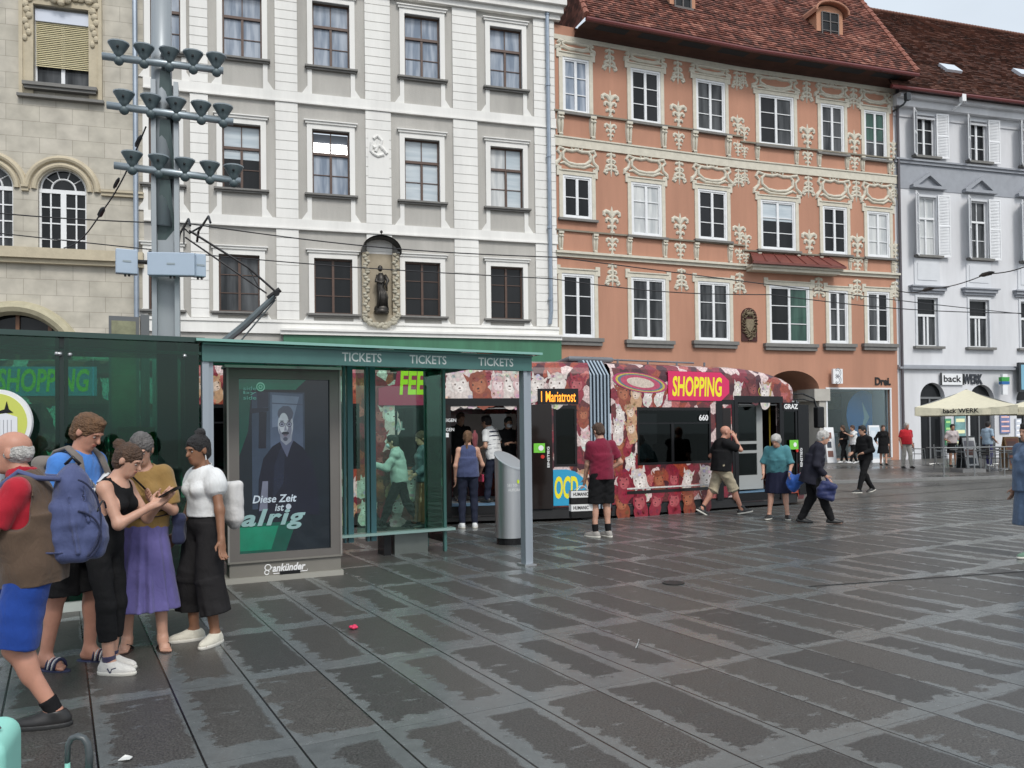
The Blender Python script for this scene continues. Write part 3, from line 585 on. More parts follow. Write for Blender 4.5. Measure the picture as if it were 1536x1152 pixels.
PR_ = {0: ['dark_pane', 'dim_pane', {'cut': .4, 'low': 'dim_pane', 'up': 'green_pane'}], 1: [{'cut': .6, 'low': 'dark_pane', 'up': 'blind_pane'}, 'dark_pane', 'white_curtain_pane'], 2: [('dark_pane', 'green_pane'), 'dim_pane', ('dim_pane', 'dark_pane')]}
def rows_of(pl, W):
    out = {}
    for k, v in W.items(): out[k] = [pl.rect(*q) for q in v]
    return out
RL, RR = rows_of(plL, WL), rows_of(plR, WR)
def level(pl, pts): return float(np.mean([pl.UV(*p)[1] for p in pts]))
# levels: band bottoms, sill courses
bA = level(plL, [(837, 215), (1119, 252)]); bA2 = level(plR, [(1160, 260.7), (1346, 279)]); b2 = level(plL, [(840, 381), (1114, 402)]); b2R = level(plR, [(1250, 415), (1348, 421.6)])
sA = level(plL, [(835, 167), (1119, 208)]); s2 = level(plL, [(837, 345), (1119, 371)]); sAR = level(plR, [(1160, 218), (1348, 242)]); s2R = level(plR, [(1228, 384), (1346, 392)])
eL = level(plL, [(840, 50), (1117, 97)]); eR = level(plR, [(1120, 105), (1345, 137)])
bA = (bA + bA2) / 2; b2 = (b2 + b2R) / 2; eL = eR = (eL + eR) / 2
DBG = dict(bA=bA, b2=b2, sA=sA, s2=s2, eL=eL)
aX0, aX1 = plR.UV(1150, 600)[0], plR.UV(1229, 600)[0]; aC, aRad = (aX0 + aX1) / 2, (aX1 - aX0) / 2; aSp = plR.UV(1229, 584)[1]; aTop = plR.UV(1190, 556)[1]
sh = plR.rect(1240, 584, 1336, 686)
hl = [q for k in RL for q in RL[k]]; hr = [q for k in RR for q in RR[k]]
mb = MB(); wall(mb, plL, 0, uL1, 0, eL + .4, hl + [(.6, 0, uL1 - 1.2, 3.6)], depth=.12); wall(mb, plR, 0, uR1, 0, eR + .4, hr + [(aX0, 0, aX1, aTop), (sh[0], PAV + .12, sh[2], sh[3])], depth=.12)
k0 = len(mb.V)
for s in (-1, 1):
    A = arc(aC, aSp, aRad, aTop - aSp, 90, 90 - s * 90, 14)
    for i in range(14):
        mb.quad(plR.P(*A[i]), plR.P(*A[i + 1]), plR.P(A[i + 1][0], aTop), plR.P(A[i][0], aTop)); mb.quad(plR.P(*A[i]), plR.P(*A[i + 1]), plR.P(*A[i + 1], -6), plR.P(*A[i], -6))
mb.quad(plR.P(uR1, 0), plR.P(uR1, 0, -9), plR.P(uR1, eR, -9), plR.P(uR1, eR)); mb.quad(plL.P(0, 0), plL.P(0, 0, -9), plL.P(0, eL, -9), plL.P(0, eL))
mb.build('wall', OWALL, OB)
q = MB()
for s, uu in ((0, aX0), (0, aX1)): q.quad(plR.P(uu, 0, -.1), plR.P(uu, 0, -8), plR.P(uu, aSp, -8), plR.P(uu, aSp, -.1))
q.pb(plR, aX0 - 1, aX1 + 1, 0, aTop + .3, -8.3, -8); q.pb(plR, aX1 - .35, aX1 + .55, aSp - .55, aSp + .02, -1.2, .10)
q.pb(plR, aX1 - .02, aX1 + .35, 0, aSp - .55, -1.2, .02)
q.build('passage_lining', mat('passage_render', (.42, .40, .36), .85, var=.15), OB)
def osur(pl, r, lowsill, plain):
    u0, v0, u1, v1 = r
    def f(q):
        a = .17; q.pb(pl, u0 - a, u0, v0 - .02, v1 + a, 0, .05); q.pb(pl, u1, u1 + a, v0 - .02, v1 + a, 0, .05); q.pb(pl, u0, u1, v1, v1 + a, 0, .05)
        for s, uu in ((-1, u0 - a), (1, u1 + a)): q.pb(pl, uu - .11, uu + .11, v1 - .05, v1 + .34, .0, .058)
        q.pb(pl, u0 - a, u1 + a, v1 + a, v1 + a + .05, 0, .09)
    f.m = CREAM; return f
def osill(pl, r, low):
    u0, v0, u1, v1 = r
    def f(q):
        if low: q.pb(pl, u0 - .3, u1 + .3, v0 - .32, v0 - .16, 0, .16); q.pb(pl, u0 - .36, u1 + .36, v0 - .16, v0, -.04, .22)
        else: q.pb(pl, u0 - .24, u1 + .24, v0 - .1, v0, -.04, .17)
    return f
def casing(pl, fo, r):      # white outer casing flush with the wall
    u0, v0, u1, v1 = r; q = MB(); a = .09
    q.pb(pl, u0, u0 + a, v0, v1, -.1, .02); q.pb(pl, u1 - a, u1, v0, v1, -.1, .02); q.pb(pl, u0 + a, u1 - a, v1 - a, v1, -.1, .02); q.pb(pl, u0 + a, u1 - a, v0, v0 + a, -.1, .03)
    q.build('casing', WHITEP, fo)
def opened(pl, fo, r):      # the casement that stands open: black gap
    pass
for pl, RW, PN in ((plL, RL, PL_), (plR, RR, PR_)):
    for k in RW:
        for i, r in enumerate(RW[k]):
            st = 'white4' if (pl is plL and k == 1 and i == 0) else 'white'
            a = .09; ri = (r[0] + a, r[1] + a, r[2] - a, r[3] - a)
            if pl is plR and k == 0 and i == 0: PN[k][i] = ('dark_pane', 'dim_pane')
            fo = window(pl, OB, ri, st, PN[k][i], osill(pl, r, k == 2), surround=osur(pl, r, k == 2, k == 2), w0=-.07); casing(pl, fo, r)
# string courses
vc = (lambda pl: level(pl, []))
for pl, u1 in ((plL, uL1), (plR, uR1)):
    q = MB(); q.pb(pl, 0, u1, bA, bA + .36, 0, .07); q.pb(pl, 0, u1, bA + .36, bA + .42, 0, .11); q.build('string_course', CREAM, OB)
    q = MB(); q.pb(pl, 0, u1, b2, b2 + .14, 0, .10); q.pb(pl, 0, u1, b2 + .14, b2 + .24, 0, .2); q.build('string_course', CREAM, OB)
    for s_ in ((sA, s2) if pl is plL else (sAR, s2R)): q = MB(); q.pb(pl, 0, u1, s_, s_ + .07, 0, .09); q.build('sill_course', OSILL, OB)
    q = MB(); q.pb(pl, 0, u1, eL - .22, eL - .02, 0, .05); q.build('frieze_band', CREAM, OB)
# ornament templates (drawn in metres around their own origin on the plane, shared mesh data)
class Fat(MB):
    def ribbon(s, pl, pts, wid, h, w0=0.): MB.ribbon(s, pl, pts, [x * 1.45 for x in wid] if hasattr(wid, '__len__') else wid * 1.45, h * 1.0, w0)
def orn_mesh(pl, draw, name):
    p0 = Pl((0, 0), pl.t[:2]); q = Fat(); draw(q, p0); return mesh_from(name, q.V, q.F, [CREAM], smooth=False)
def curl(x, y, r, a0, a1, n=9, shrink=.55): return [(x + r * (1 - shrink * i / n) * math.cos(R(a0 + (a1 - a0) * i / n)), y + r * (1 - shrink * i / n) * math.sin(R(a0 + (a1 - a0) * i / n))) for i in range(n + 1)]
def palmette(q, p, sc_=1., inv=1):
    f = lambda pts: [(x * sc_, y * sc_ * inv) for x, y in pts]
    q.ribbon(p, f([(0, -.55), (0, -.1), (0, .5), (0, .72)]), [.10, .12, .09, .02], .07)
    for s in (-1, 1):
        for (y, L_, w_, up) in ((-.38, .2, .11, .12), (-.1, .30, .13, .2), (.2, .42, .16, .26)):
            q.ribbon(p, f([(s * .02, y), (s * L_ * .35, y + up * .8), (s * L_ * .75, y + up), (s * L_, y + up * .75), (s * L_ * 1.02, y + up * .3), (s * L_ * .82, y + up * .12)]), [w_ * .7, w_, w_, w_ * .9, w_ * .8, w_ * .5], .08)
    q.ribbon(p, f([(-.12, -.56), (0, -.62), (.12, -.56)]), .1, .07)
def drop(q, p):
    q.ribbon(p, [(0, .6), (0, .1), (0, -.35), (0, -.72)], [.10, .13, .10, .02], .07)
    for s in (-1, 1):
        for (y, L_, w_, dn) in ((.5, .22, .12, .06), (.22, .22, .12, .14), (-.05, .28, .13, .2), (-.3, .38, .14, .2)):
            q.ribbon(p, [(s * .03, y), (s * L_ * .5, y - dn * .2), (s * L_ * .95, y - dn * .5), (s * L_ * 1.05, y - dn), (s * L_ * .8, y - dn * 1.35), (s * L_ * .55, y - dn * .9)], [w_ * .6, w_ * .9, w_, w_, w_ * .8, w_ * .5], .08)
def bracket(q, p):
    q.pb(p, -.13, .13, .32, .42, 0, .16)
    for s in (-.07, .07): q.ribbon(p, [(s, .34), (s, 0), (s * .8, -.4)], [.10, .11, .07], .14)
    q.ribbon(p, [(-.12, .2), (.12, .2)], .12, .17); q.ribbon(p, [(-.09, -.42), (.09, -.42)], .12, .12)
def cartouche(hw, hh):
    def d(q, p):
        a, b = hw, hh
        q.ribbon(p, [(0, -b * .72), (-a * .45, -b * .6), (-a * .72, -b * .15), (-a * .74, b * .4), (-a * .6, b * .75), (-a * .25, b * .7), (0, b * .85), (a * .25, b * .7), (a * .6, b * .75), (a * .74, b * .4), (a * .72, -b * .15), (a * .45, -b * .6), (0, -b * .72)], .11, .08)
        for s in (-1, 1):
            q.ribbon(p, [(s * a * .62, b * .78), (s * a * .92, b * .92), (s * a * 1.0, b * .55), (s * a * .86, b * .2), (s * a * .9, -b * .3), (s * a * 1.08, -b * .7), (s * a * 1.12, -b * 1.0), (s * a * .95, -b * 1.02)], [.09, .13, .12, .09, .1, .14, .12, .07], .09)
            q.ribbon(p, [(0, -b * .95), (s * a * .35, -b * .95), (s * a * .7, -b * .6), (s * a * .9, -b * .75)], [.07, .1, .1, .05], .07)
            q.ribbon(p, curl(s * a * .2, b * .98, .12, 90 + s * 90, 90 - s * 160), .06, .06)
    return d
cache = {}
def place(pl, nm, draw, key, u, v, sc_=1.):
    kk = (key, id(pl))
    if kk not in cache: cache[kk] = orn_mesh(pl, draw, nm)
    o = link(nm, cache[kk], OB); p = pl.P(u, v, .0) - ORG[OB.name]; o.location = tuple(map(float, p)); o.scale = (sc_, sc_, sc_)
for pl, RW, u1 in ((plL, RL, uL1), (plR, RR, uR1)):
    for k in (0, 1):
        bot = {0: bA + .42, 1: b2 + .24}[k]; top_ = {0: eL - .22, 1: bA}[k]; sc_l = ({0: sA, 1: s2} if pl is plL else {0: sAR, 1: s2R})[k]
        for i, r in enumerate(RW[k]):
            u0, v0, uu1, v1 = r; uc, hw = (u0 + uu1) / 2, (uu1 - u0) / 2 + .2
            hh = (RW[k][1][3] + .30, top_); cvv = (hh[0] + hh[1]) / 2
            place(pl, 'cartouche', cartouche(hw / 1.0, (hh[1] - hh[0]) / 2 * .92), ('c', k, i), uc, cvv)
            for s in (-1, 1): place(pl, 'bracket', bracket, 'b', uc + s * hw * .92, (bot + sc_l) / 2 + .02, (sc_l - bot) / .95)
            if k == 0 or pl is plL or i > 0:
                pass
        gaps = [((RW[k][i][2] + RW[k][i + 1][0]) / 2, 1.) for i in range(2)] + ([(uL1 - .28, .85)] if pl is plL else [(.22, .7), (uR1 - .22, .8)])
        for u, s_ in gaps:
            place(pl, 'palmette', palmette, 'p', u, sc_l + .62 * s_, .88 * s_); place(pl, 'palmette', palmette, 'p', u, (bot + sc_l) / 2 - .02, s_ * .62)
            place(pl, 'drop_ornament', drop, 'd', u, top_ - .5 * s_, .8 * s_)
    for u in [((RW[2][i][2] + RW[2][i + 1][0]) / 2) for i in range(2)] + ([uL1 - .3] if pl is plL else [uR1 - .25]):
        place(pl, 'drop_ornament', drop, 'd', u, b2 - .62, .8)
# red lean-to canopy over the middle window
q = MB(); ca = plR.UV(1116, 395)[0]; cb = plR.UV(1251, 405)[0]; cv0, cv1 = level(plR, [(1116, 393), (1250, 408)]), level(plR, [(1125, 378), (1240, 396)])
q.add([plR.P(ca, cv0, .75), plR.P(cb, cv0, .75), plR.P(cb - .35, cv1 + .15, .03), plR.P(ca + .35, cv1 + .15, .03)], [(0, 1, 2, 3)])
for k in range(8): f_ = k / 7; q.tube([plR.P(ca + (cb - ca) * f_, cv0 + .02, .75), plR.P(ca + .35 + (cb - ca - .7) * f_, cv1 + .17, .03)], .03, 5)
q.pb(plR, ca - .05, cb + .05, cv0 - .1, cv0 + .0, .72, .82)
cn_ = q.build('canopy_roof', mat('red_sheet_roof', (.16, .045, .035), .45, var=.3, vscale=3), OB)
q = MB(); q.pb(plR, ca + .1, cb - .1, cv0 - .34, cv0 - .1, 0, .55); q.pb(plR, ca, cb, cv0 - .2, cv0 - .1, .0, .66); q.build('canopy_cornice', CREAM, cn_)
# coat of arms
ca4 = plR.rect(1107, 461, 1139, 512) if False else plL.rect(1107, 461, 1117, 512)
cu_, cv_ = plR.UV(1123, 487); q = MB(); hw_, hh_ = .42, .78
q.prism([plR.P(cu_ + x, cv_ + y, 0) for x, y in [(-hw_, -hh_), (hw_, -hh_)] + arc(0, hh_ - hw_, hw_, hw_, 0, 180, 10)], plR.n * .05); cr = q.build('coat_of_arms', mat('dark_red_niche', (.05, .014, .012), .8), OB)
q = MB(); rnd = random.Random(5)
q.prism([plR.P(cu_ + x, cv_ + y, .05) for x, y in [(-.2, .25), (-.2, -.1), (0, -.38), (.2, -.1), (.2, .25)]], plR.n * .06)
for i in range(26):
    a_ = i / 26 * 360; rr_ = rnd.uniform(.75, 1.); x, y = cu_ + .33 * rr_ * math.cos(R(a_)), cv_ + .62 * rr_ * math.sin(R(a_))
    q.ribbon(plR, curl(x, y, .13, a_, a_ + 250, 7), .055, .07, .05)
for i in range(5): q.ball(plR.P(cu_ - .12 + .06 * i, cv_ + .5, .12), (.05, .04, .07), 4)
q.build('crest_carving', mat('crest_stone', (.20, .16, .10), .7, var=.45, vscale=14), cr)
# roof --------------------------------------------------------------
def tile_mat(name, cols, moss):
    m = bpy.data.materials.new(name); m.use_nodes = True; t = m.node_tree; b = t.nodes['Principled BSDF']; L = t.links.new
    uv = nd(t, 'ShaderNodeUVMap'); sep = nd(t, 'ShaderNodeSeparateXYZ'); L(uv.outputs[0], sep.inputs[0])
    fl = []
    for i, s_ in ((0, 1 / .19), (1, 1 / .21)):
        a = nd(t, 'ShaderNodeMath', operation='MULTIPLY'); a.inputs[1].default_value = s_; L(sep.outputs[i], a.inputs[0]); f_ = nd(t, 'ShaderNodeMath', operation='FLOOR'); L(a.outputs[0], f_.inputs[0]); fl.append((a, f_))
    cb_ = nd(t, 'ShaderNodeCombineXYZ'); L(fl[0][1].outputs[0], cb_.inputs[0]); L(fl[1][1].outputs[0], cb_.inputs[1])
    wn = nd(t, 'ShaderNodeTexWhiteNoise', noise_dimensions='2D'); L(cb_.outputs[0], wn.inputs['Vector'])
    n = nd(t, 'ShaderNodeTexNoise'); n.inputs['Scale'].default_value = .55; n.inputs['Detail'].default_value = 6; L(uv.outputs[0], n.inputs['Vector'])
    mx0 = nd(t, 'ShaderNodeMix', data_type='FLOAT'); mx0.inputs[0].default_value = .66; L(wn.outputs['Value'], mx0.inputs[2]); L(n.outputs[0], mx0.inputs[3])
    r = nd(t, 'ShaderNodeValToRGB'); r.color_ramp.interpolation = 'LINEAR'
    while len(r.color_ramp.elements) < len(cols): r.color_ramp.elements.new(.5)
    for e_, (p_, c_) in zip(r.color_ramp.elements, cols): e_.position = p_; e_.color = (*c_, 1)
    L(mx0.outputs[0], r.inputs[0]); L(r.outputs[0], b.inputs['Base Color']); b.inputs['Roughness'].default_value = .85
    return m
TILE = tile_mat('patched_red_tiles', [(.2, (.040, .022, .018)), (.42, (.11, .043, .032)), (.54, (.19, .068, .048)), (.66, (.29, .115, .082)), (.8, (.42, .23, .17))], 0)
TILEB = tile_mat('brown_tiles', [(.2, (.028, .014, .010)), (.45, (.095, .040, .027)), (.6, (.135, .055, .036)), (.8, (.19, .085, .055))], 0)
def roof(mb, e0, e1, r0, r1, row=.21, tw=.19, uo=0., seed=1):
    """tile courses between the eaves line e0-e1 and the upper line r0-r1: every course a stepped strip"""
    e0, e1, r0, r1 = [np.array(x, float) for x in (e0, e1, r0, r1)]; n = max(2, int(np.linalg.norm(r0 - e0) / row)); rnd = random.Random(seed)
    nrm = np.cross(e1 - e0, r0 - e0); nrm /= np.linalg.norm(nrm); nrm = nrm if nrm[2] > 0 else -nrm; tdir = (e1 - e0) / np.linalg.norm(e1 - e0)
    mb.add([p - nrm * .03 for p in (e0, e1, r1, r0)], [(0, 1, 2, 3)], [(.02, .02), (.1, .02), (.1, .1), (.02, .1)])
    for i in range(n):
        a, b_ = i / n, (i + 1) / n; A0, A1, B0, B1 = e0 + (r0 - e0) * a, e1 + (r1 - e1) * a, e0 + (r0 - e0) * b_, e1 + (r1 - e1) * b_
        m_ = max(1, int(np.linalg.norm(A1 - A0) / (tw * 2)))
        ua, ub = (A0 - e0) @ tdir + uo, (A1 - e0) @ tdir + uo
        for j in range(m_):
            p, s_ = j / m_, (j + 1) / m_; lift = .035 + rnd.uniform(0, .03); P0, P1, Q1, Q0 = A0 + (A1 - A0) * p + nrm * lift, A0 + (A1 - A0) * s_ + nrm * lift, B0 + (B1 - B0) * s_, B0 + (B1 - B0) * p
            u_, v_ = ua + (ub - ua) * p, ua + (ub - ua) * s_
            mb.add([P0, P1, Q1, Q0, P0 - nrm * lift, P1 - nrm * lift], [(0, 1, 2, 3), (4, 5, 1, 0)], [(u_, i * .21 + .02), (v_, i * .21 + .02), (v_, i * .21 + .19), (u_, i * .21 + .19), (u_, i * .21 + .02), (v_, i * .21 + .02)])
OV = 1.25; evL, evR = plL.UV(1000, 46, OV)[1], plR.UV(1270, 93, OV)[1]; ev = (evL + evR) / 2
DBG.update(evL=evL, evR=evR)
uE0, uE1 = plL.UV(880, 22, OV)[0], plR.UV(1377, 115, OV)[0]
corner = on_line(1117, X1300, tR); cE = None
# outer eaves corner = intersection of the two offset lines
A_ = np.array([[plL.t[0], -plR.t[0]], [plL.t[1], -plR.t[1]]]); pl0, pr0 = plL.P(0, 0, OV)[:2], plR.P(0, 0, OV)[:2]; kk = np.linalg.solve(A_, pr0 - pl0); cE = pl0 + plL.t[:2] * kk[0]
E0, EC, E1 = np.array([*plL.P(uE0, 0, OV)[:2], ev]), np.array([*cE, ev]), np.array([*plR.P(uE1, 0, OV)[:2], ev])
rz, run = 8.0, 6.2
bk = -(plL.n + plR.n) / 2
Rr0 = np.array([*plL.P(uE0 + 1.2, 0, OV - run)[:2], ev + rz]); RC = np.array([*(cE + bk[:2] * run), ev + rz]); Rr1 = np.array([*plR.P(plR.UV(1266, 6, OV - run)[0], 0, OV - run)[:2], ev + rz])
hip = AT(1262, 4, plR.P(uE1 - 3, 0, OV - run)[1]); mb = MB(); roof(mb, E0, EC, Rr0, RC, seed=2); roof(mb, EC, E1, RC, Rr1, uo=9, seed=3)
E2 = E1 - plR.n * 9 + plR.t * .0; mb.add([E1, E2, Rr1], [(0, 1, 2)], [(0, 0), (8, 0), (4, 8)])
mb.add([E0, np.array([*(E0[:2] - plL.n[:2] * 9), ev]), Rr0], [(0, 1, 2)], [(0, 0), (8, 0), (4, 8)])
RF = mb.build('roof', TILE, OB, uv=True)
for a, b_ in ((E1, Rr1), (E0, Rr0)):
    q = MB()
    for i in range(22): p = a + (b_ - a) * (i / 22); p2 = a + (b_ - a) * ((i + 1.1) / 22); q.tube([p + np.array([0, 0, .05]), p2 + np.array([0, 0, .02])], [.14, .11], 7)
    q.build('hip_ridge', TILE, RF)
q = MB(); gdn = np.array([0, 0, -.12])
for a, b_ in ((E0, EC), (EC, E1)):
    d_ = (b_ - a) / np.linalg.norm(b_ - a); q.tube([a + gdn - d_ * .02, b_ + gdn + d_ * .02], .10, 8)
q.build('gutter', mat('red_gutter', (.13, .028, .026), .4, var=.2), OB)
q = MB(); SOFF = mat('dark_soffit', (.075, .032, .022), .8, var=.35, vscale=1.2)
def cove(q, pl, a, b_, wtop):
    prof = [(0.02, eL - .02), (.12, eL + .1), (.45, eL + .22), (OV - .1, ev - .16)]
    for i in range(3):
        (w_, v_), (w2, v2) = prof[i], prof[i + 1]; q.quad(pl.P(a, v_, w_), pl.P(b_, v_, w_), pl.P(b_, v2, w2), pl.P(a, v2, w2))
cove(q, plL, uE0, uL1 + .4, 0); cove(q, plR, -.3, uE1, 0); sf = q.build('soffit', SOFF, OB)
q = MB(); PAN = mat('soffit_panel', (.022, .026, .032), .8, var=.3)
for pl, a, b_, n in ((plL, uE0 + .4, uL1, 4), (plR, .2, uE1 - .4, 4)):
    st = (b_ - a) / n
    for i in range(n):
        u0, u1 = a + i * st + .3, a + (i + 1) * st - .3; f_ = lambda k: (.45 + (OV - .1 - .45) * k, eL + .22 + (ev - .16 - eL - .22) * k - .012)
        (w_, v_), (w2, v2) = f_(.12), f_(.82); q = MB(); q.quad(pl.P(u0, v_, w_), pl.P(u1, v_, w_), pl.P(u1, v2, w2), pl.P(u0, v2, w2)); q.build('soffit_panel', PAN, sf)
# dormers
def dormer(pl, px, pyb, pyt, wpx, roundtop):
    W_ = OV - 1.7; u, vb_ = pl.UV(px, pyb, W_); vt_ = pl.UV(px, pyt, W_)[1]; hw = abs(pl.UV(px + wpx / 2, pyb, W_)[0] - u); q = MB()
    A = [(u - hw, vb_ - .4), (u + hw, vb_ - .4), (u + hw, vt_)] + (arc(u, vt_, hw, hw * .45, 0, 180, 10)[1:-1]) + [(u - hw, vt_)]
    q.prism([pl.P(x, y, W_) for x, y in A], -pl.n * 4.2); d_ = q.build('dormer', mat('dormer_render', (.46, .23, .14), .85, var=.15), RF)
    q = MB(); A2 = arc(u, vt_ + .02, hw * 1.22, hw * .62, -8, 188, 12); q.add([pl.P(x, y, w_) for x, y in A2 for w_ in (W_ + .28, W_ - 4.2)], [(2 * i, 2 * i + 2, 2 * i + 3, 2 * i + 1) for i in range(12)])
    q.add([pl.P(x, y - .08, w_) for x, y in A2 for w_ in (W_ + .28, W_ - 4.2)], [(2 * i, 2 * i + 1, 2 * i + 3, 2 * i + 2) for i in range(12)]); q.ribbon(pl, [(x, y - .04) for x, y in A2], .12, .05, W_ + .26); q.build('dormer_hood', mat('dormer_hood', (.38, .18, .115), .8, var=.2), d_)
    q = MB(); h0, h1 = vb_ + .05, vt_ - .0; q.pb(pl, u - hw * .62, u + hw * .62, h0, h1, W_, W_ + .02); q.build('pane', MATS['dark_pane'], d_)
    q = MB()
    for x in (-.62, 0, .62): q.pb(pl, u + hw * x - .035, u + hw * x + .035, h0, h1, W_ + .02, W_ + .06)
    for y in (0, .35, .68, 1.): q.pb(pl, u - hw * .62, u + hw * .62, h0 + (h1 - h0) * y - .02, h0 + (h1 - h0) * y + .02, W_ + .02, W_ + .055)
    q.pb(pl, u - hw * .75, u + hw * .75, h0 - .1, h0, W_, W_ + .14); q.build('dormer_window', mat('dark_window_frame', (.10, .09, .085), .5), d_)
dormer(plR, 1245, 63, 20, 39, True); dormer(plL, 1024, 14, -30, 38, True)
# shop "Drei": recessed display window
q = MB(); u0, v0, u1, v1 = sh; v0 = PAV + .12; P = plR.P
q.pb(plR, u0 - .08, u0, v0, v1, -.2, .05); q.pb(plR, u1, u1 + .08, v0, v1, -.2, .05); q.pb(plR, u0 - .08, u1 + .08, v1, v1 + .08, -.2, .06); q.build('shop_window_frame', WHITEP, OB)
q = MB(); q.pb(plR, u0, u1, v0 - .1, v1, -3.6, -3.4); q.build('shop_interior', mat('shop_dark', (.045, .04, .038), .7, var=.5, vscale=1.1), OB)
q = MB(); q.quad(P(u1 - .02, v0, -.15), P(u1 - .02, v0, -3.4), P(u1 - .02, v1, -3.4), P(u1 - .02, v1, -.15)); q.quad(P(u0, v0 - .02, 0), P(u1, v0 - .02, 0), P(u1, v0 - .02, -3.4), P(u0, v0 - .02, -3.4)); q.quad(P(u1, v1 + .01, 0), P(u0, v1 + .01, 0), P(u0, v1 + .01, -3.4), P(u1, v1 + .01, -3.4)); q.build('shop_lining', mat('shop_white', (.50, .51, .54), .6), OB)
q = MB(); q.pb(plR, u0, u1, v0 - .3, v0 - .03, -.1, .03); q.build('shop_plinth', mat('shop_plinth', (.25, .235, .21), .7, var=.2), OB)
cu_, cv_ = plR.UV(1295, 623, -1.2); q = MB(); q.prism([P(cu_ + 1.05 * math.cos(R(a)), cv_ + 1.25 * math.sin(R(a)), -1.2) for a in range(0, 360, 12)], plR.n * .03); dk = q.build('blue_disc', mat('blue_poster', lin(40, 120, 190), .4), OB)
q = MB(); q.poly([P(cu_ + x, cv_ + y, -1.165) for x, y in ((-.2, -.9), (.35, -.1), (-.1, .7), (.02, -.1))]); q.build('pale_flash', mat('pale_flash', lin(150, 190, 200), .5), dk)
q = MB(); q.pb(plR, u0 + .01, u1 - .04, v0, v1 - .01, -.14, -.12); tint_glass('clear_glass', (.88, .90, .90), .02); q.build('shop_pane', MATS['clear_glass'], OB)
q = MB(); a = plR.rect(1312, 566, 1335.5, 578); letters(q, plR, 'Drei.', a[0], a[1], a[2], a[3], .02, bold=.03, extr=.05); q.build('shop_lettering', mat('black_letters', (.01, .01, .01), .4), OB)
a = plR.rect(1243, 554, 1257.5, 576); q = MB(); q.pb(plR, a[0], a[2], a[1], a[3], .2, .32); lb = q.build('light_box_sign', mat('white_sign', (.75, .76, .77), .4), OB)
q = MB(); mu, mv = (a[0] + a[2]) / 2, (a[1] + a[3]) / 2
for s in (-.25, .25):
    q.ribbon(plR, [(mu + .17 * math.cos(R(t_)) , mv + s * .7 + .2 * math.sin(R(t_))) for t_ in range(150, -151, -20)], .035, .01, .322)
for s in (-.25, .25): q.ribbon(plR, [(mu - .02 + .1 * math.cos(R(t_)), mv + s * .7 + .12 * math.sin(R(t_))) for t_ in range(150, -151, -20)], .03, .01, .322)
q.build('sign_emblem', mat('grey_emblem', (.22, .22, .24), .5), lb)
q = MB(); a_ = plR.UV(1346.5, 130), plR.UV(1349.5, 560); q.tube([plR.P(uR1 - .02, eR + .3, .14), plR.P(uR1 - .02, .1, .14)], .07, 8); q.build('downpipe', mat('dark_pipe', (.10, .09, .10), .45, metal=.4), OB)
# ------------------------------------------------------------------ grey building
GB = root('grey_building', plG.P(0, 0), 'pale grey town house with white louvred shutters under a brown tile roof', 'building')
GW = mat('pale_grey_render', (.64, .645, .665), .85, var=.18, vscale=.8, bump=.2, bscale=30, streak=True); GT = mat('grey_trim', (.30, .315, .345), .8, var=.12, vscale=3); GWH = mat('pale_panel', (.60, .615, .64), .8, var=.07)
g0 = [(1373, 172, 1402, 231), (1453, 183, 1480, 243), (1532, 194, 1559, 254)]; g1 = [(1376, 293, 1405, 382), (1454, 303, 1481.5, 388), (1533, 311, 1560, 394)]; g2 = [(1375, 447, 1407, 519), (1453, 449.5, 1484, 521), (1530, 453, 1561, 524)]
def even(pl, W):
    rr = [pl.rect(*q) for q in W]; a = np.mean([q[1] for q in rr]); b_ = np.mean([q[3] for q in rr]); return [(q[0], float(a), q[2], float(b_)) for q in rr]
g0, g1, g2 = even(plG, g0), even(plG, g1), even(plG, g2)
uG1 = plG.UV(1640, 400)[0]; eG = level(plG, [(1377, 128), (1536, 160)])
am = plG.UV(1400, 551)[1]; ad = [plG.rect(1380, 574, 1419, 684), plG.rect(1454, 577, 1493, 684), plG.rect(1524, 580, 1560, 684)]
mb = MB(); wall(mb, plG, 0, uG1, 0, eG + .3, g0 + g1 + g2 + [(q[0], 0, q[2], q[3]) for q in ad], depth=.3)
for q in ad:
    c_, r_ = (q[0] + q[2]) / 2, (q[2] - q[0]) / 2
    for s in (-1, 1):
        A = arc(c_, q[3] - r_, r_, r_, 90, 90 - s * 90, 12)
        for i in range(12): mb.quad(plG.P(*A[i]), plG.P(*A[i + 1]), plG.P(A[i + 1][0], q[3]), plG.P(A[i][0], q[3])); mb.quad(plG.P(*A[i]), plG.P(*A[i + 1]), plG.P(*A[i + 1], -.3), plG.P(*A[i], -.3))
mb.build('wall', GW, GB)
